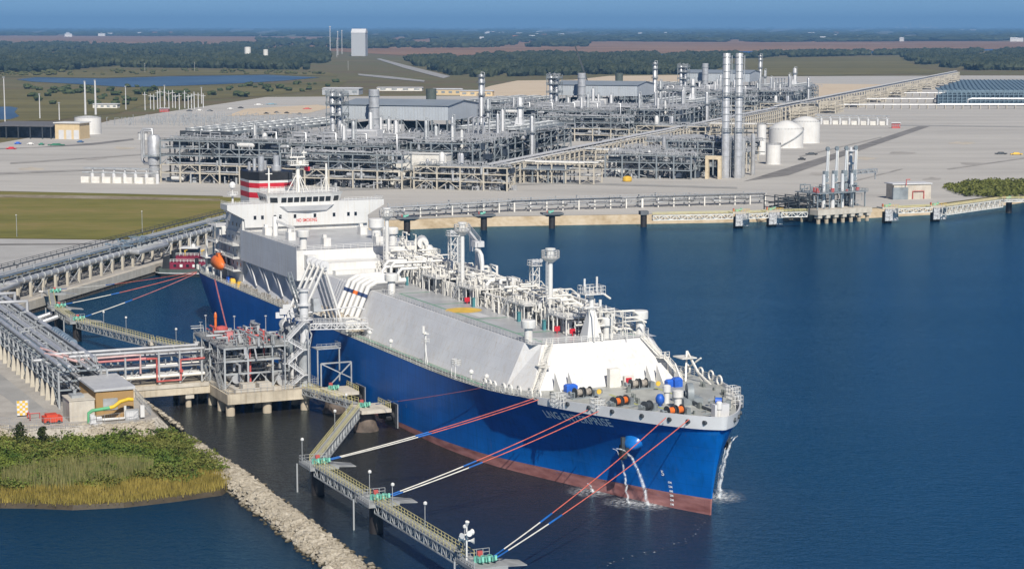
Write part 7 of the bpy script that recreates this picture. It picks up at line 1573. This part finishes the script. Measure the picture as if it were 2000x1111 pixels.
# ---- main pipe rack with its white walkway roof running away to the right
def main_rack():
    rr = random.Random(66); segs = [(20, 150), (150, 290), (290, 430), (430, 600), (600, 800)]
    nm = ['first (nearest) section', 'second section', 'third section', 'fourth section', 'fifth section']
    for k, (b0, b1) in enumerate(segs):
        o = pt('main_pipe_rack', 'cream pipe rack under a white roof strip running inland, ' + nm[k], 'pipe rack', 175, b0, LZ, 'sections of the main pipe rack', math.pi/2)
        rack(o, b1 - b0 - 1, 13, [4.2, 7.6, 11], 9, BEIGEST, BEIGEST, 6, rr, True, .8, None, (.2, .45), 60, [PIPE, CREAM, GALV, STEELD])
        m = MB(); m.box(-1, -2.2, 12.4, b1 - b0, 2.2, 12.8); m.build('roof_strip', GREYP, o)
        m = MB()
        for i in range(int((b1-b0)/9)): m.bar((i*9, -2, 11), (i*9, -2, 12.4), .3); m.bar((i*9, 2, 11), (i*9, 2, 12.4), .3)
        m.build('roof_posts', BEIGEST, o, kind='stuff')
    for b, L in ((70, 40), (185, 44), (330, 48), (520, 50)):
        o = pt('side_rack', {70: 'side branch of the main rack nearest the water', 185: 'side branch of the main rack, second from the water', 330: 'side branch of the main rack, third from the water', 520: 'side branch of the main rack, farthest from the water'}[b], 'pipe rack', 182, b, LZ, 'side branches of the main pipe rack')
        rack(o, L, 16, [4.2, 7.6, 11], 8, BEIGEST, BEIGEST, 5, rr, True, .7, None, (.2, .4), 50, [PIPE, CREAM, GALV, STEELD]); m = MB(); m.box(-1, -3, 11.6, L, 4, 11.9); m.build('roof_strip', WHITE, o)
    for b0, b1, w in ((800, 1100, 'near half'), (1100, 1420, 'middle part'), (1420, 2250, 'far part')):
        o = pt('long_pipe_rack', 'cream rack stretching to the far right behind the gravel, ' + w, 'pipe rack', 175, b0, LZ, 'far pipe rack', math.pi/2); L = b1 - b0
        m = MB()
        for i in range(int(L/18) + 1):
            for y in (-6, 6): m.bar((i*18, y, 0), (i*18, y, 13), 1.2)
            for z in (4, 8, 12): m.bar((i*18, -6, z), (i*18, 6, z), .7)
        m.build('bents', BEIGEST, o, kind='stuff'); m = MB()
        for z in (4.8, 8.8, 12.6):
            for y in (-4, -1, 2, 5): m.tube((0,y,z),(L,y,z),.55,6)
        m.build('pipes', PIPE, o, kind='stuff'); m = MB(); m.box(0,-3,14,L,1,14.6); m.build('roof_strip', WHITE, o)
        for i in range(int(L/150)):
            q = MB(); q.box(i*150+30, -22, 0, i*150+75, -8, 11); 
            q = MB()
            for xx in range(0, 46, 9):
                for yy in (-24, -8): q.bar((i*150+30+xx, yy, 0), (i*150+30+xx, yy, 11), .9)
                for z in (3, 6, 9, 11): q.bar((i*150+30+xx, -24, z), (i*150+30+xx, -8, z), .7)
            for z in (3, 6, 9, 11): q.bar((i*150+30, -24, z), (i*150+75, -24, z), .7); q.bar((i*150+30, -16, z+.7), (i*150+75, -16, z+.7), 1.0)
            q.build('expansion_frame', BEIGEST, o, kind='stuff')
main_rack()
# ---- twin tall stacks and the utility area
for k, (a, b, lb) in enumerate(((279.4, 130, 'tall silver stack, left of the twin stacks'), (286, 133, 'tall silver stack, right of the twin stacks'))):
    o = pt('tall_stack', lb, 'stack', a, b, LZ, 'twin tall stacks'); m = MB(); m.lathe([(2.4,0),(2.4,26),(2.15,27),(2.15,70),(2.0,70.2)],(0,0,0),20); smooth_by_angle(m.build('shell', PIPE, o), 40)
    for z in range(12, 70, 4): m = MB(); m.lathe([(2.1,z),(2.45,z),(2.45,z+.4),(2.1,z+.4)],(0,0,0),18,False); m.build('ring', GALV, o)
    for z in (26, 46): m = MB(); m.lathe([(2.1,z),(3.4,z),(3.4,z+.3),(2.1,z+.3)],(0,0,0),14,False); m.rail([(3.3*math.cos(t*math.pi/6),3.3*math.sin(t*math.pi/6),z+.3) for t in range(13)],1.3,2,.16,2); m.build('platform', STEEL, o)
    m = MB(); m.bar((3.1,0,0),(3.1,0,69),.35); m.bar((-1,-3.0,0),(-1,-3.0,60),.3); m.build('ladder', GALV, o)
o = pt('stack_gate', 'beige portal frame at the foot of the twin stacks', 'portal', 273, 122, LZ); m = MB(); m.box(-3,-1.5,0,-1.2,1.5,11); m.box(4.2,-1.5,0,6,1.5,11); m.box(-3,-1.5,11,6,1.5,13); m.build('portal', mat('beige_portal', (.62,.52,.36), .8), o)
ru = random.Random(90)
frame('utility_structure', 'low steel structure left of the twin stacks', 214, 112, 5, 2, 10, 10, [5, 9, 13], STEEL, STEEL, ru, None, 60, 160, (9,), 5); frame('utility_structure', 'dense low structure directly behind the twin stacks', 244, 136, 4, 3, 9, 9, [6, 11, 16, 20], STEEL, STEEL, ru, None, 60, 180, (11,), 5); frame('utility_structure', 'long low structure behind the white tank', 205, 175, 7, 2, 11, 10, [5, 9, 12], BEIGEST, STEEL, ru, None, 70, 160, (9,), 5); frame('utility_structure', 'wide structure between the main rack and the tanks', 200, 250, 6, 3, 11, 12, [5, 9, 13], BEIGEST, STEEL, ru, None, 80, 180, (13,), 6)
frame('knockout_structure', 'low structure left of the front canopy', 128, 16, 3, 2, 10, 9, [4, 8], STEEL, STEEL, ru, None, 30, 90, (8,), 4)
o = pt('canopy', 'flat grey canopy on posts at the plant front', 'canopy', 178, 62, LZ)
for x in (0, 9, 18, 27):
    for y in (0, 12): piece('post', STEEL, o, (x, y, 0), (x, y, 7.4), .6)
m = MB(); m.loft([[(-1.5,-1.5,7.4),(28.5,-1.5,7.4),(28.5,13.5,7.4),(-1.5,13.5,7.4)],[(-1.5,-1.5,7.8),(28.5,-1.5,7.8),(28.5,13.5,9.2),(-1.5,13.5,9.2)]]); m.build('roof', CLADR, o)
m = MB()
for k in range(80): x = ru.uniform(-24, 26); y = ru.uniform(0, 11); m.path([(x,y,0),(x,y,ru.uniform(1,5)),(x+ru.uniform(-4,4),y,ru.uniform(1,5))],ru.uniform(.15,.4),5)
m.build('pumps', GALV, o, kind='stuff')
def tank(px, py, r, h, label, mt=WHITE, roof=.12, name='storage_tank', stair=False, grp=None):
    o = thing(name, label, 'tank', at(px, py, LZ), 0, grp); m = MB(); m.lathe([(r+.25,0),(r+.25,.5),(r,.5),(r,h)],(0,0,0),32,False); smooth_by_angle(m.build('shell', mt, o), 40)
    m = MB(); m.lathe([(r,h),(r*.7,h+r*roof*.6),(r*.3,h+r*roof),(.05,h+r*roof*1.1)],(0,0,0),32,False); smooth_by_angle(m.build('roof', mt, o), 60)
    m = MB(); m.rail([(r*math.cos(t*math.pi/16),r*math.sin(t*math.pi/16),h) for t in range(33)],1.1,3,.1,2); m.build('roof_rail', GALV, o)
    if stair: m = MB(); m.path([((r+.5)*math.cos(-2.2+t*.1),(r+.5)*math.sin(-2.2+t*.1),t*h/18) for t in range(19)],.45,4); m.build('spiral_stair', GALV, o)
    return o
tank(1573, 279, 10.5, 15.5, 'large white tank behind the big domed tank', roof=.35); tank(1535, 288, 12.2, 13.0, 'largest white domed tank with a curved stair', stair=True, roof=.45); tank(1510, 321, 4.6, 12.2, 'small white cylindrical tank nearest the water'); tank(1487, 302, 3.0, 20, 'slim tall white cylinder beside the domed tank'); tank(1205, 338, 4.6, 13, 'white vertical tank in front of the main rack', roof=.4); tank(172, 262, 10.5, 13, 'wide white tank behind the beige warehouse'); tank(279, 273, 3.6, 4.6, 'small white domed tank on the left gravel'); tank(484, 118, 8, 32, 'pale silo tower beyond the lake, left of two', CREAM, .1, 'silo'); tank(519, 118, 6, 26, 'pale silo tower beyond the lake, right of two', CREAM, .1, 'silo')
for px, py, r, h, lb in ((1300, 345, 1.6, 14, 'slim silver vessel left of the twin stacks'), (1225, 355, 2.6, 3.2, 'yellow drum in front of the canopy'), (1450, 345, 1.4, 22, 'slim silver pipe tower just right of the twin stacks'), (1470, 342, 1.3, 24, 'second slim silver pipe tower right of the twin stacks'), (1280, 340, 1.5, 15, 'slim silver vessel second left of the twin stacks')):
    o = thing('vessel', lb, 'vessel', at(px, py, LZ)); m = MB(); m.lathe([(r*.8,0),(r,.6),(r,h-.8),(r*.6,h-.2),(.1,h)],(0,0,0),14); smooth_by_angle(m.build('shell', YELM if 'yellow' in lb else PIPE, o), 40)
# row of six filter skids at the left front, and another right of centre
def skids(px, py, n, label, rz, sc=1.0):
    o = thing('filter_skids', label, 'filter skids', at(px, py, LZ), rz)
    for k in range(n):
        x = k*7.4*sc; m = MB(); m.box(x, 0, 0, x+4.6, 5, 3.4); m.build('skid', CREAM, o); m = MB(); m.lathe([(1,0),(1,5),(.5,5.4)],(x+6,2,0),10); m.build('filter', GREYP, o); piece('column', GREYP, o, (x+5.4, 4, 0), (x+5.4, 4, 8), .7)
    m = MB(); m.box(0, 3.2, 7.4, n*7.4*sc, 6, 8.2); m.tube((0,2,5.6),(n*7.4*sc,2,5.6),.5,8); m.build('header', GALV, o)
skids(158, 357, 7, 'row of cream filter skids at the left front of the plant', PRZ + .1, .86); skids(1590, 243, 8, 'row of cream filter skids behind the white tanks', PRZ, 1.1)
o = thing('office_trailer', 'white box cabins on the gravel by the main rack', 'cabin', at(1370, 292, LZ), PRZ); m = MB(); m.box(0,0,0,22,8,5.5); m.build('cabin', WHITE, o); m = MB(); m.box(-.5,-.5,5.5,22.5,8.5,5.9); m.build('roof', GREYP, o)
o = thing('office_trailer', 'long white cabin on the front structure', 'cabin', PA(110, 26, LZ), PRZ); m = MB(); m.box(0,0,0,40,8,17); m.build('cabin', CREAM, o); m = MB(); m.box(-.5,-.5,17,40.5,8.5,17.5); m.build('roof', WHITE, o)
# beige warehouse with open shed
o = thing('warehouse', 'beige warehouse with three doors and an open dark shed', 'warehouse', at(108, 272, LZ), PRZ + .1)
BEIGE = mat('beige_wall', (.60,.47,.28), .75, var=.06); m = MB(); m.box(0,0,0,20,18,12); m.build('wall', BEIGE, o); m = MB(); m.box(-1,-1,12,21,19,12.7); m.build('roof', WHITE, o)
for k in range(3): m = MB(); m.box(3+k*6.2,-.25,0,7.2+k*6.2,0,7); m.build('door', GREYP, o)
m = MB(); m.loft([[(-52,-2,9.4),(-1.2,-2,9.4),(-1.2,26,11.6),(-52,26,11.6)],[(-52,-2,9.9),(-1.2,-2,9.9),(-1.2,26,12.1),(-52,26,12.1)]]); m.build('shed_roof', mat('dark_shed_roof', (.14,.14,.145), .7), o)
for x in (-50, -40, -30, -20, -10, -3):
    for y in (-1, 24): piece('shed_post', STEELD, o, (x, y, 0), (x, y, 9.4 if y < 0 else 11.4), .7)
m = MB(); m.box(-50, 8, 0, -2, 24, 8.6); m.build('stored_racks', mat('dark_blue_store', (.05,.07,.10), .8, var=.4, scale=.3), o)
# blue-grey air cooler field at the far right
def field():
    rr = random.Random(2); SLAT = mat('blue_grey_panels', (.17,.25,.31), .5, .2, var=.15)
    g = at(1832, 207, LZ)
    for k in range(7):
        o = thing('cooler_row', ['blue-grey panelled row in the field at far right, nearest', 'panelled row in the right field, second', 'panelled row in the right field, third', 'panelled row in the right field, fourth', 'panelled row in the right field, fifth', 'panelled row in the right field, sixth', 'panelled row in the right field, farthest back'][k], 'cooler row', Vector((g.x + k*16, g.y + k*52, LZ)), R(-3), 'panelled rows at the far right'); L = 330
        m = MB()
        for i in range(67): m.bar((i*5, 0, 0), (i*5, 0, 16), .7); m.bar((i*5, -1.1, 17.3), (i*5, 23, 19.3), .5, .5)
        for z in (3, 6, 9, 12, 15): m.bar((0,0,z),(L,0,z),.5,.6)
        m.build('posts', SLAT, o, kind='stuff'); m = MB(); m.loft([[(0,-1,16),(L,-1,16),(L,23,18),(0,23,18)],[(0,-1,16.8),(L,-1,16.8),(L,23,18.8),(0,23,18.8)]]); m.build('roof_panels', SLAT, o)
        m = MB(); m.box(1, 3, .5, L-1, 20, 11); m.build('bundles', mat('dark_slate_bundles', (.06,.10,.14), .7, var=.3), o)
        if k == 0: m = MB(); m.path([(30,-9,1),(30,-9,7),(34,-9,8),(L,-9,8)],.8,8); m.build('header_pipe', PIPE, o); m = MB(); m.tube((0,-14,2.4),(L,-14,2.4),.6,8); m.build('low_header_pipe', PIPE, o)
field()
for k in range(3):
    o = thing('low_pipe_run', ['low pipe run on the gravel left of the panelled field, nearest', 'low pipe run left of the panelled field, middle', 'low pipe run left of the panelled field, farthest'][k], 'pipe run', at(1590 + k*60, 213 - k*12, LZ), R(-2), 'low pipe runs'); m = MB()
    for i in range(24): m.bar((i*9, 0, 0), (i*9, 0, 4), .6); m.bar((i*9, 5, 0), (i*9, 5, 4), .6); m.bar((i*9,0,3.4),(i*9,5,3.4),.5)
    m.build('posts', BEIGEST, o, kind='stuff'); m = MB(); m.tube((0,1,4.4),(215,1,4.4),.7,6); m.tube((0,3.6,4.4),(215,3.6,4.4),.6,6); m.build('pipes', PIPE, o, kind='stuff')
# flare poles, switchyard poles and small buildings on the left
for px, y1, y0, lb in ((10, 242, 152, 'tallest thin mast at the left edge'), (78, 232, 185, 'thin mast beyond the warehouse'), (167, 225, 160, 'white flare mast, left of two behind the white tank'), (187, 225, 158, 'white flare mast, right of two behind the white tank'), (246, 215, 170, 'thin mast left of the switchyard'), (322, 205, 168, 'thin mast over the switchyard, left'), (394, 203, 172, 'thin mast over the switchyard, right'), (116, 235, 202, 'short thin mast right of the warehouse')):
    p = at(px, y1, LZ); D = p.y; h = (y1 - y0) * D / 3922; o = thing('mast', lb, 'mast', p, 0, 'masts on the left'); m = MB(); r = 1.1 if 'flare' in lb else .55; m.tube((0,0,0),(0,0,h),r,8,r*.7); m.build('pole', GREYP, o); m = MB(); m.box(-.9,-.9,h,.9,.9,h+.8); m.build('head', GALV, o)
rs = random.Random(14)
for k in range(16):
    px = 285 + k*7.4 + rs.uniform(-2,2); p = at(px, 214 - k*.25 + rs.uniform(-2, 3), LZ); h = rs.uniform(14, 21); o = thing('switchyard_pole', 'pale pole of the switchyard row beyond the plant', 'pole', p, 0, 'switchyard poles'); m = MB(); m.tube((0,0,0),(0,0,h),.55,6,.4); m.build('pole', GREYP, o); m = MB(); m.bar((-2.4,0,h*.85),(2.4,0,h*.85),.4); m.build('cross_arm', GREYP, o)
o = thing('switchyard', 'pale grey thicket of switchgear frames beyond the plant', 'switchgear', at(200, 245, LZ), PRZ); m = MB()
for k in range(420): x = rs.uniform(0, 150); y = rs.uniform(0, 150); h = rs.uniform(2, 7); m.bar((x,y,0),(x,y,h),.35); m.bar((x,y,h),(x+rs.uniform(-5,5),y,h),.3)
m.build('frames', GALV, o, kind='stuff')
for px, py, w, d, h, c, lb in ((930, 188, 40, 20, 7, 'BEI', 'low tan building behind the train, right of the pair'), (872, 186, 36, 20, 8, 'BEI', 'low tan building behind the train, left of the pair'), (665, 186, 46, 30, 9, 'GRE', 'cluttered white building beyond the train'), (780, 178, 60, 14, 5, 'WHI', 'long low pale building beyond the roof'), (700, 110, 40, 40, 76, 'GRE', 'tall white block far beyond the plant'), (205, 212, 26, 10, 5, 'WHI', 'small white hut near the marsh'), (320, 219, 9, 5, 4, 'RED', 'small red shed by the switchyard'), (1750, 251, 7, 3, 5, 'RED', 'small red container on the right gravel')):
    o = thing('building', lb, 'building', at(px, py, LZ), PRZ*.3); c = {'BEI': BEIGE, 'WHI': CREAM, 'RED': REDP, 'GRE': mat('pale_far_wall', (.42,.44,.46))}[c]; m = MB(); m.box(-w/2,0,0,w/2,d,h*.85); m.build('wall', c, o); m = MB(); m.loft([[(-w/2-.8,-.8,h*.85),(w/2+.8,-.8,h*.85),(w/2+.8,d+.8,h*.85),(-w/2-.8,d+.8,h*.85)],[(-w/2,d*.3,h),(w/2,d*.3,h),(w/2,d*.7,h),(-w/2,d*.7,h)]]); m.build('roof', GREYP, o)
    for k in range(4 if h < 40 else 0): m = MB(); x = -w/2 + w*(k+.3)/4; m.box(x,-.2,h*.3,x+w*.12,0,h*.62); m.build('window', STEEL, o)
# crane boom over the middle train
o = thing('crawler_crane', 'dark crane boom slanting up over the middle train', 'crane', at(1150, 172, LZ), 0); m = MB(); m.truss((0,0,5),(-19,0,58),2.4,2.4,5,1.0,.7); m.build('boom', STEELD, o); m = MB(); m.box(-4,-4,0,10,4,6); m.build('cab', YELM, o)
# parked vehicles on the gravel
def car(px, py, c, label, L=4.6, rz=0.0):
    o = thing('parked_vehicle', label, 'vehicle', at(px, py, LZ), rz, 'vehicles on the gravel'); m = MB(); m.loft([[(-L/2,-.95,.35),(L/2,-.95,.35),(L/2,.95,.35),(-L/2,.95,.35)],[(-L/2,-.95,1.0),(L/2,-.95,1.0),(L/2,.95,1.0),(-L/2,.95,1.0)]]); m.loft([[(-L*.3,-.9,1.0),(L*.28,-.9,1.0),(L*.28,.9,1.0),(-L*.3,.9,1.0)],[(-L*.2,-.8,1.75),(L*.2,-.8,1.75),(L*.2,.8,1.75),(-L*.2,.8,1.75)]]); m.build('body', c, o)
    for x in (-L*.32, L*.32):
        for y in (-.95, .95): q = MB(); q.tube((x,y-.12,.36),(x,y+.12,.36),.36,8); q.build('wheel', DARK, o)
for px, py, c, lb, L in ((110, 285, mat('green_truck', (.02,.16,.09)), 'green truck in front of the warehouse', 12), (81, 284, mat('green_box', (.03,.2,.13)), 'small green vehicle left of the green truck', 4), (22, 292, RED, 'red vehicle at the left edge of the gravel', 7), (157, 279, mat('blue_van', (.05,.12,.25)), 'blue vehicle right of the green truck', 5), (1566, 313, BLACKP, 'black pickup near the small white tank', 5), (1585, 303, STEELD, 'dark loader beyond the black pickup', 8), (1955, 302, STEELD, 'dark vehicle on the open gravel at right', 8), (1985, 303, YELM, 'yellow excavator body at the right edge', 8), (35, 282, BLUEC, 'blue vehicle under the shed', 5), (60, 283, WHITE, 'white van by the shed', 5), (520, 223, BLACKP, 'dark car parked behind the plant, left', 5), (540, 221, STEELD, 'dark car parked behind the plant, middle', 5), (560, 222, BLACKP, 'dark car parked behind the plant, right', 5), (390, 217, WHITE, 'white car by the switchyard', 6), (370, 218, STEELD, 'grey car by the switchyard', 6), (505, 206, WHITE, 'white trailer on the far left sand', 9), (585, 224, STEELD, 'dark car at the end of the row behind the plant', 5), (450, 214, WHITE, 'white van left of the far sand', 6), (600, 214, REDP, 'red machine on the far sand', 9), (530, 205, mat('teal_tank_truck', (.18,.30,.36)), 'blue-grey box truck on the far sand', 12), (470, 212, BLACKP, 'dark pickup on the far sand', 6), (410, 218, STEELD, 'grey pickup right of the switchyard', 6)): car(px, py, c, lb, L)
# ------------------------------------------------------------------ country behind the plant: marsh, lake, woods, towns
LAKEW = mat('lake_water', (.075,.11,.13), .3, var=.25, scale=.006)
flat('lake', [W(32, 156), W(70, 152), W(200, 154), W(330, 150), W(520, 147), W(625, 152), W(560, 158), W(480, 163), W(360, 168), W(250, 171), W(150, 165), W(60, 160)], LZ + .4, LAKEW)
flat('lake', [W(-60, 212), W(20, 209), W(35, 212), W(28, 220), W(38, 228), W(20, 234), W(-60, 236)], LZ + .4, LAKEW)
flat('channel', [W(990, 103), W(1100, 106), W(1300, 107), W(1440, 101), W(1700, 101), W(1990, 96), W(1990, 98), W(1700, 104), W(1440, 104), W(1300, 110), W(1100, 109)], LZ + .6, WATER)
BROWNM = ground_mat('brown_marsh', [(.35,(.15,.085,.045)),(.5,(.25,.145,.085)),(.66,(.33,.21,.13))], .002, .02, 0, (.35, 1, 1))
OLIVEM = ground_mat('olive_marsh', [(.35,(.10,.095,.035)),(.5,(.15,.13,.05)),(.66,(.19,.17,.07))], .006, .05, 0, (.35, 1, 1))
flat('marsh', [W(-60, 68), W(2060, 82), W(2060, 97), W(1400, 103), W(800, 110), W(640, 100), W(-60, 80)], LZ + .5, BROWNM)
flat('marsh', [W(-60, 138), W(300, 136), W(640, 142), W(660, 150), W(520, 146), W(330, 149), W(200, 153), W(30, 151), W(-60, 152)], LZ + .5, OLIVEM)
flat('marsh', [W(-60, 176), W(250, 172), W(480, 165), W(680, 158), W(660, 172), W(520, 188), W(300, 200), W(230, 222), W(100, 236), W(-60, 240)], LZ + .3, OLIVEM)
flat('marsh', [W(1440, 114), W(1760, 112), W(1800, 135), W(1870, 143), W(1480, 150)], LZ + .3, OLIVEM)
flat('road', [W(735, 116), W(742, 115), W(800, 130), W(880, 150), W(866, 154), W(790, 134)], LZ + .6, ROADM)
flat('road', [W(700, 145), W(760, 150), W(830, 158), W(828, 161), W(755, 154), W(700, 148)], LZ + .6, ROADM)
WOOD = leaf_mat('far_woodland', (.014,.024,.014), (.052,.062,.030), .014)
def woods(label, poly, n, r0, r1, sq, seed, mt=None):
    rr = random.Random(seed); P = [W(*p) for p in poly]; lo = min(p[1] for p in poly); hi = max(p[1] for p in poly); xl = min(p[0] for p in poly); xh = max(p[0] for p in poly); m = MB(); c = 0; t = 0
    while c < n and t < n*12:
        t += 1; px = rr.uniform(xl, xh); py = rr.uniform(lo, hi)
        if not in_poly(px, py, poly): continue
        g = math.sin(px*.031 + 2.1*math.sin(py*.13)) + math.sin(px*.083 + py*.37) + .8*math.sin(px*.011 - py*.21)
        if g + rr.uniform(-.9, .9) < -.75: continue
        c += 1; x, y = W(px, py); r = rr.uniform(r0, r1); m.blob((x, y, LZ + r*sq*.75), r, sq, .32, rr)
        if r0 < 15: m.blob((x + rr.uniform(-r, r), y + rr.uniform(-r, r), LZ + r*sq*1.2), r*.6, sq, .35, rr)
    tag(m.build('woodland', mt or WOOD), label, 'woodland', kind='stuff')
woods('dark woods beyond the lake on the left', [(-60, 88), (120, 86), (260, 92), (420, 86), (560, 92), (640, 100), (640, 122), (600, 138), (420, 134), (200, 132), (90, 142), (-60, 142)], 5200, 6, 11, 1.0, 1)
woods('dark woods in the middle distance right of the road', [(790, 118), (930, 112), (1080, 108), (1180, 112), (1330, 108), (1400, 112), (1420, 140), (1330, 146), (1180, 146), (1000, 150), (900, 152), (820, 132)], 3600, 5, 10, 1.0, 2)
woods('strip of woods on the right beyond the gravel', [(1760, 112), (1850, 108), (2060, 104), (2060, 138), (1900, 138), (1790, 126)], 2000, 5, 10, 1.0, 3)
woods('thin tree line along the channel', [(1380, 110), (1700, 104), (2060, 100), (2060, 104), (1700, 109), (1440, 115)], 900, 7, 12, .8, 4)
woods('belt of woods beneath the horizon', [(-60, 56), (2060, 52), (2060, 80), (1500, 83), (1200, 82), (900, 79), (700, 78), (640, 72), (-60, 70)], 9000, 26, 70, .22, 5)
woods('scattered trees across the brown marsh', [(500, 78), (900, 80), (1150, 84), (1150, 92), (900, 94), (640, 96), (520, 92)], 700, 10, 22, .6, 6)
woods('scrub bushes scattered round the lake', [(40, 168), (400, 172), (660, 160), (640, 175), (420, 196), (240, 206), (60, 205)], 90, 3, 7, .6, 7, leaf_mat('lake_scrub', (.03,.05,.02), (.07,.085,.03)))
woods('olive bushes before the lake woods', [(-60, 142), (350, 138), (640, 142), (640, 147), (300, 146), (-60, 150)], 90, 3, 7, .5, 8, leaf_mat('edge_scrub', (.05,.06,.02), (.10,.10,.035)))
def bank_scrub():
    rr = random.Random(19); m = MB(); P = [(1845, 368), (1900, 358), (2010, 358), (2010, 384), (1960, 386), (1880, 384)]
    for _ in range(420):
        px, py = rr.uniform(1845, 2010), rr.uniform(358, 386)
        if in_poly(px, py, P): x, y = W(px, py); leaf_clump(m, (x, y, LZ + 1.2), rr.uniform(1.2, 3), 26, rr, .9)
    tag(m.build('scrub', LEAFO), 'olive scrub on the bank at the right edge', 'scrub', kind='stuff')
bank_scrub()
# far houses and the refinery on the skyline
rr = random.Random(33)
spots = [(rr.uniform(-20, 150), rr.uniform(120, 127)) for _ in range(9)] + [(rr.uniform(930, 1110), rr.uniform(64, 80)) for _ in range(22)] + [(rr.uniform(20, 380), rr.uniform(68, 73)) for _ in range(8)] + [(rr.uniform(1480, 1800), rr.uniform(68, 82)) for _ in range(8)] + [(505, 118), (548, 118), (440, 124), (1900, 62), (1880, 61), (1980, 82), (1992, 82), (1250, 70), (1300, 69)]
me = None
for px, py in spots:
    p = at(px, py, LZ); o = thing('far_house', 'tiny pale building among the distant woods', 'building', p, rr.uniform(-.5, .5), 'distant pale buildings'); k = p.y/5500; w, d, h = rr.uniform(6, 20)*k, 8*k, rr.uniform(5, 7)*min(k, 2.2) + 4
    m = MB(); m.box(-w/2,0,0,w/2,d,h); m.build('wall', WHITE, o); m = MB(); m.loft([[(-w/2-1,-1,h),(w/2+1,-1,h),(w/2+1,d+1,h),(-w/2-1,d+1,h)],[(-w/2,d/2-.5,h*1.35),(w/2,d/2-.5,h*1.35),(w/2,d/2+.5,h*1.35),(-w/2,d/2+.5,h*1.35)]]); m.build('roof', GREYP if rr.random() < .7 else mat('rust_roof', (.35,.16,.10)), o)
o = thing('refinery', 'white refinery tanks and towers on the skyline at right', 'refinery', at(1790, 56, LZ)); 
for k in range(34):
    x = rr.uniform(-480, 480); m = MB(); r = rr.uniform(14, 34); h = rr.uniform(16, 36); m.lathe([(r,0),(r,h),(r*.5,h*1.1)],(x*1.6,rr.uniform(0,600),0),10); m.build('tank', WHITE, o)
for x, h in ((-160, 190), (120, 120), (-500, 90), (420, 100), (-300, 80), (230, 90)): m = MB(); m.lathe([(11,0),(9,h),(8,h)],(x,100,0),8); m.build('tower', WHITE, o)
for px, y1, y0 in ((645, 108, 52), (660, 108, 62), (668, 106, 60), (658, 112, 80), (380, 140, 122), (283, 142, 124), (1540, 58, 42), (680, 138, 120)):
    p = at(px, y1, LZ); h = (y1 - y0) * p.y / 3922; o = thing('far_mast', 'hair thin pale mast in the far distance', 'mast', p, 0, 'distant masts'); m = MB(); m.tube((0,0,0),(0,0,h),h*.012,6); m.build('pole', GREYP, o); m = MB(); m.lathe([(h*.03,h*.97),(h*.03,h)],(0,0,0),6); m.build('head', WHITE, o)
# distant haze
hz = MB(); hz.box(-42000, -900, -4.5, 42000, 62000, 330); ho = hz.build('haze', None if False else mat('haze_air', (.5,.5,.5))); ho['kind'] = 'stuff'; ho['label'] = 'thin blue air haze over the whole scene'
ho.data.materials.clear(); hm = bpy.data.materials.new('blue_air'); hm.use_nodes = True; N = hm.node_tree.nodes
for n in list(N): 
    if n.type != 'OUTPUT_MATERIAL': N.remove(n)
pv = N.new('ShaderNodeVolumePrincipled'); pv.inputs['Color'].default_value = (.27, .58, 1.0, 1); pv.inputs['Density'].default_value = HAZE_D; pv.inputs['Anisotropy'].default_value = 0.0
hm.node_tree.links.new(pv.outputs[0], [n for n in N if n.type == 'OUTPUT_MATERIAL'][0].inputs['Volume']); ho.data.materials.append(hm)
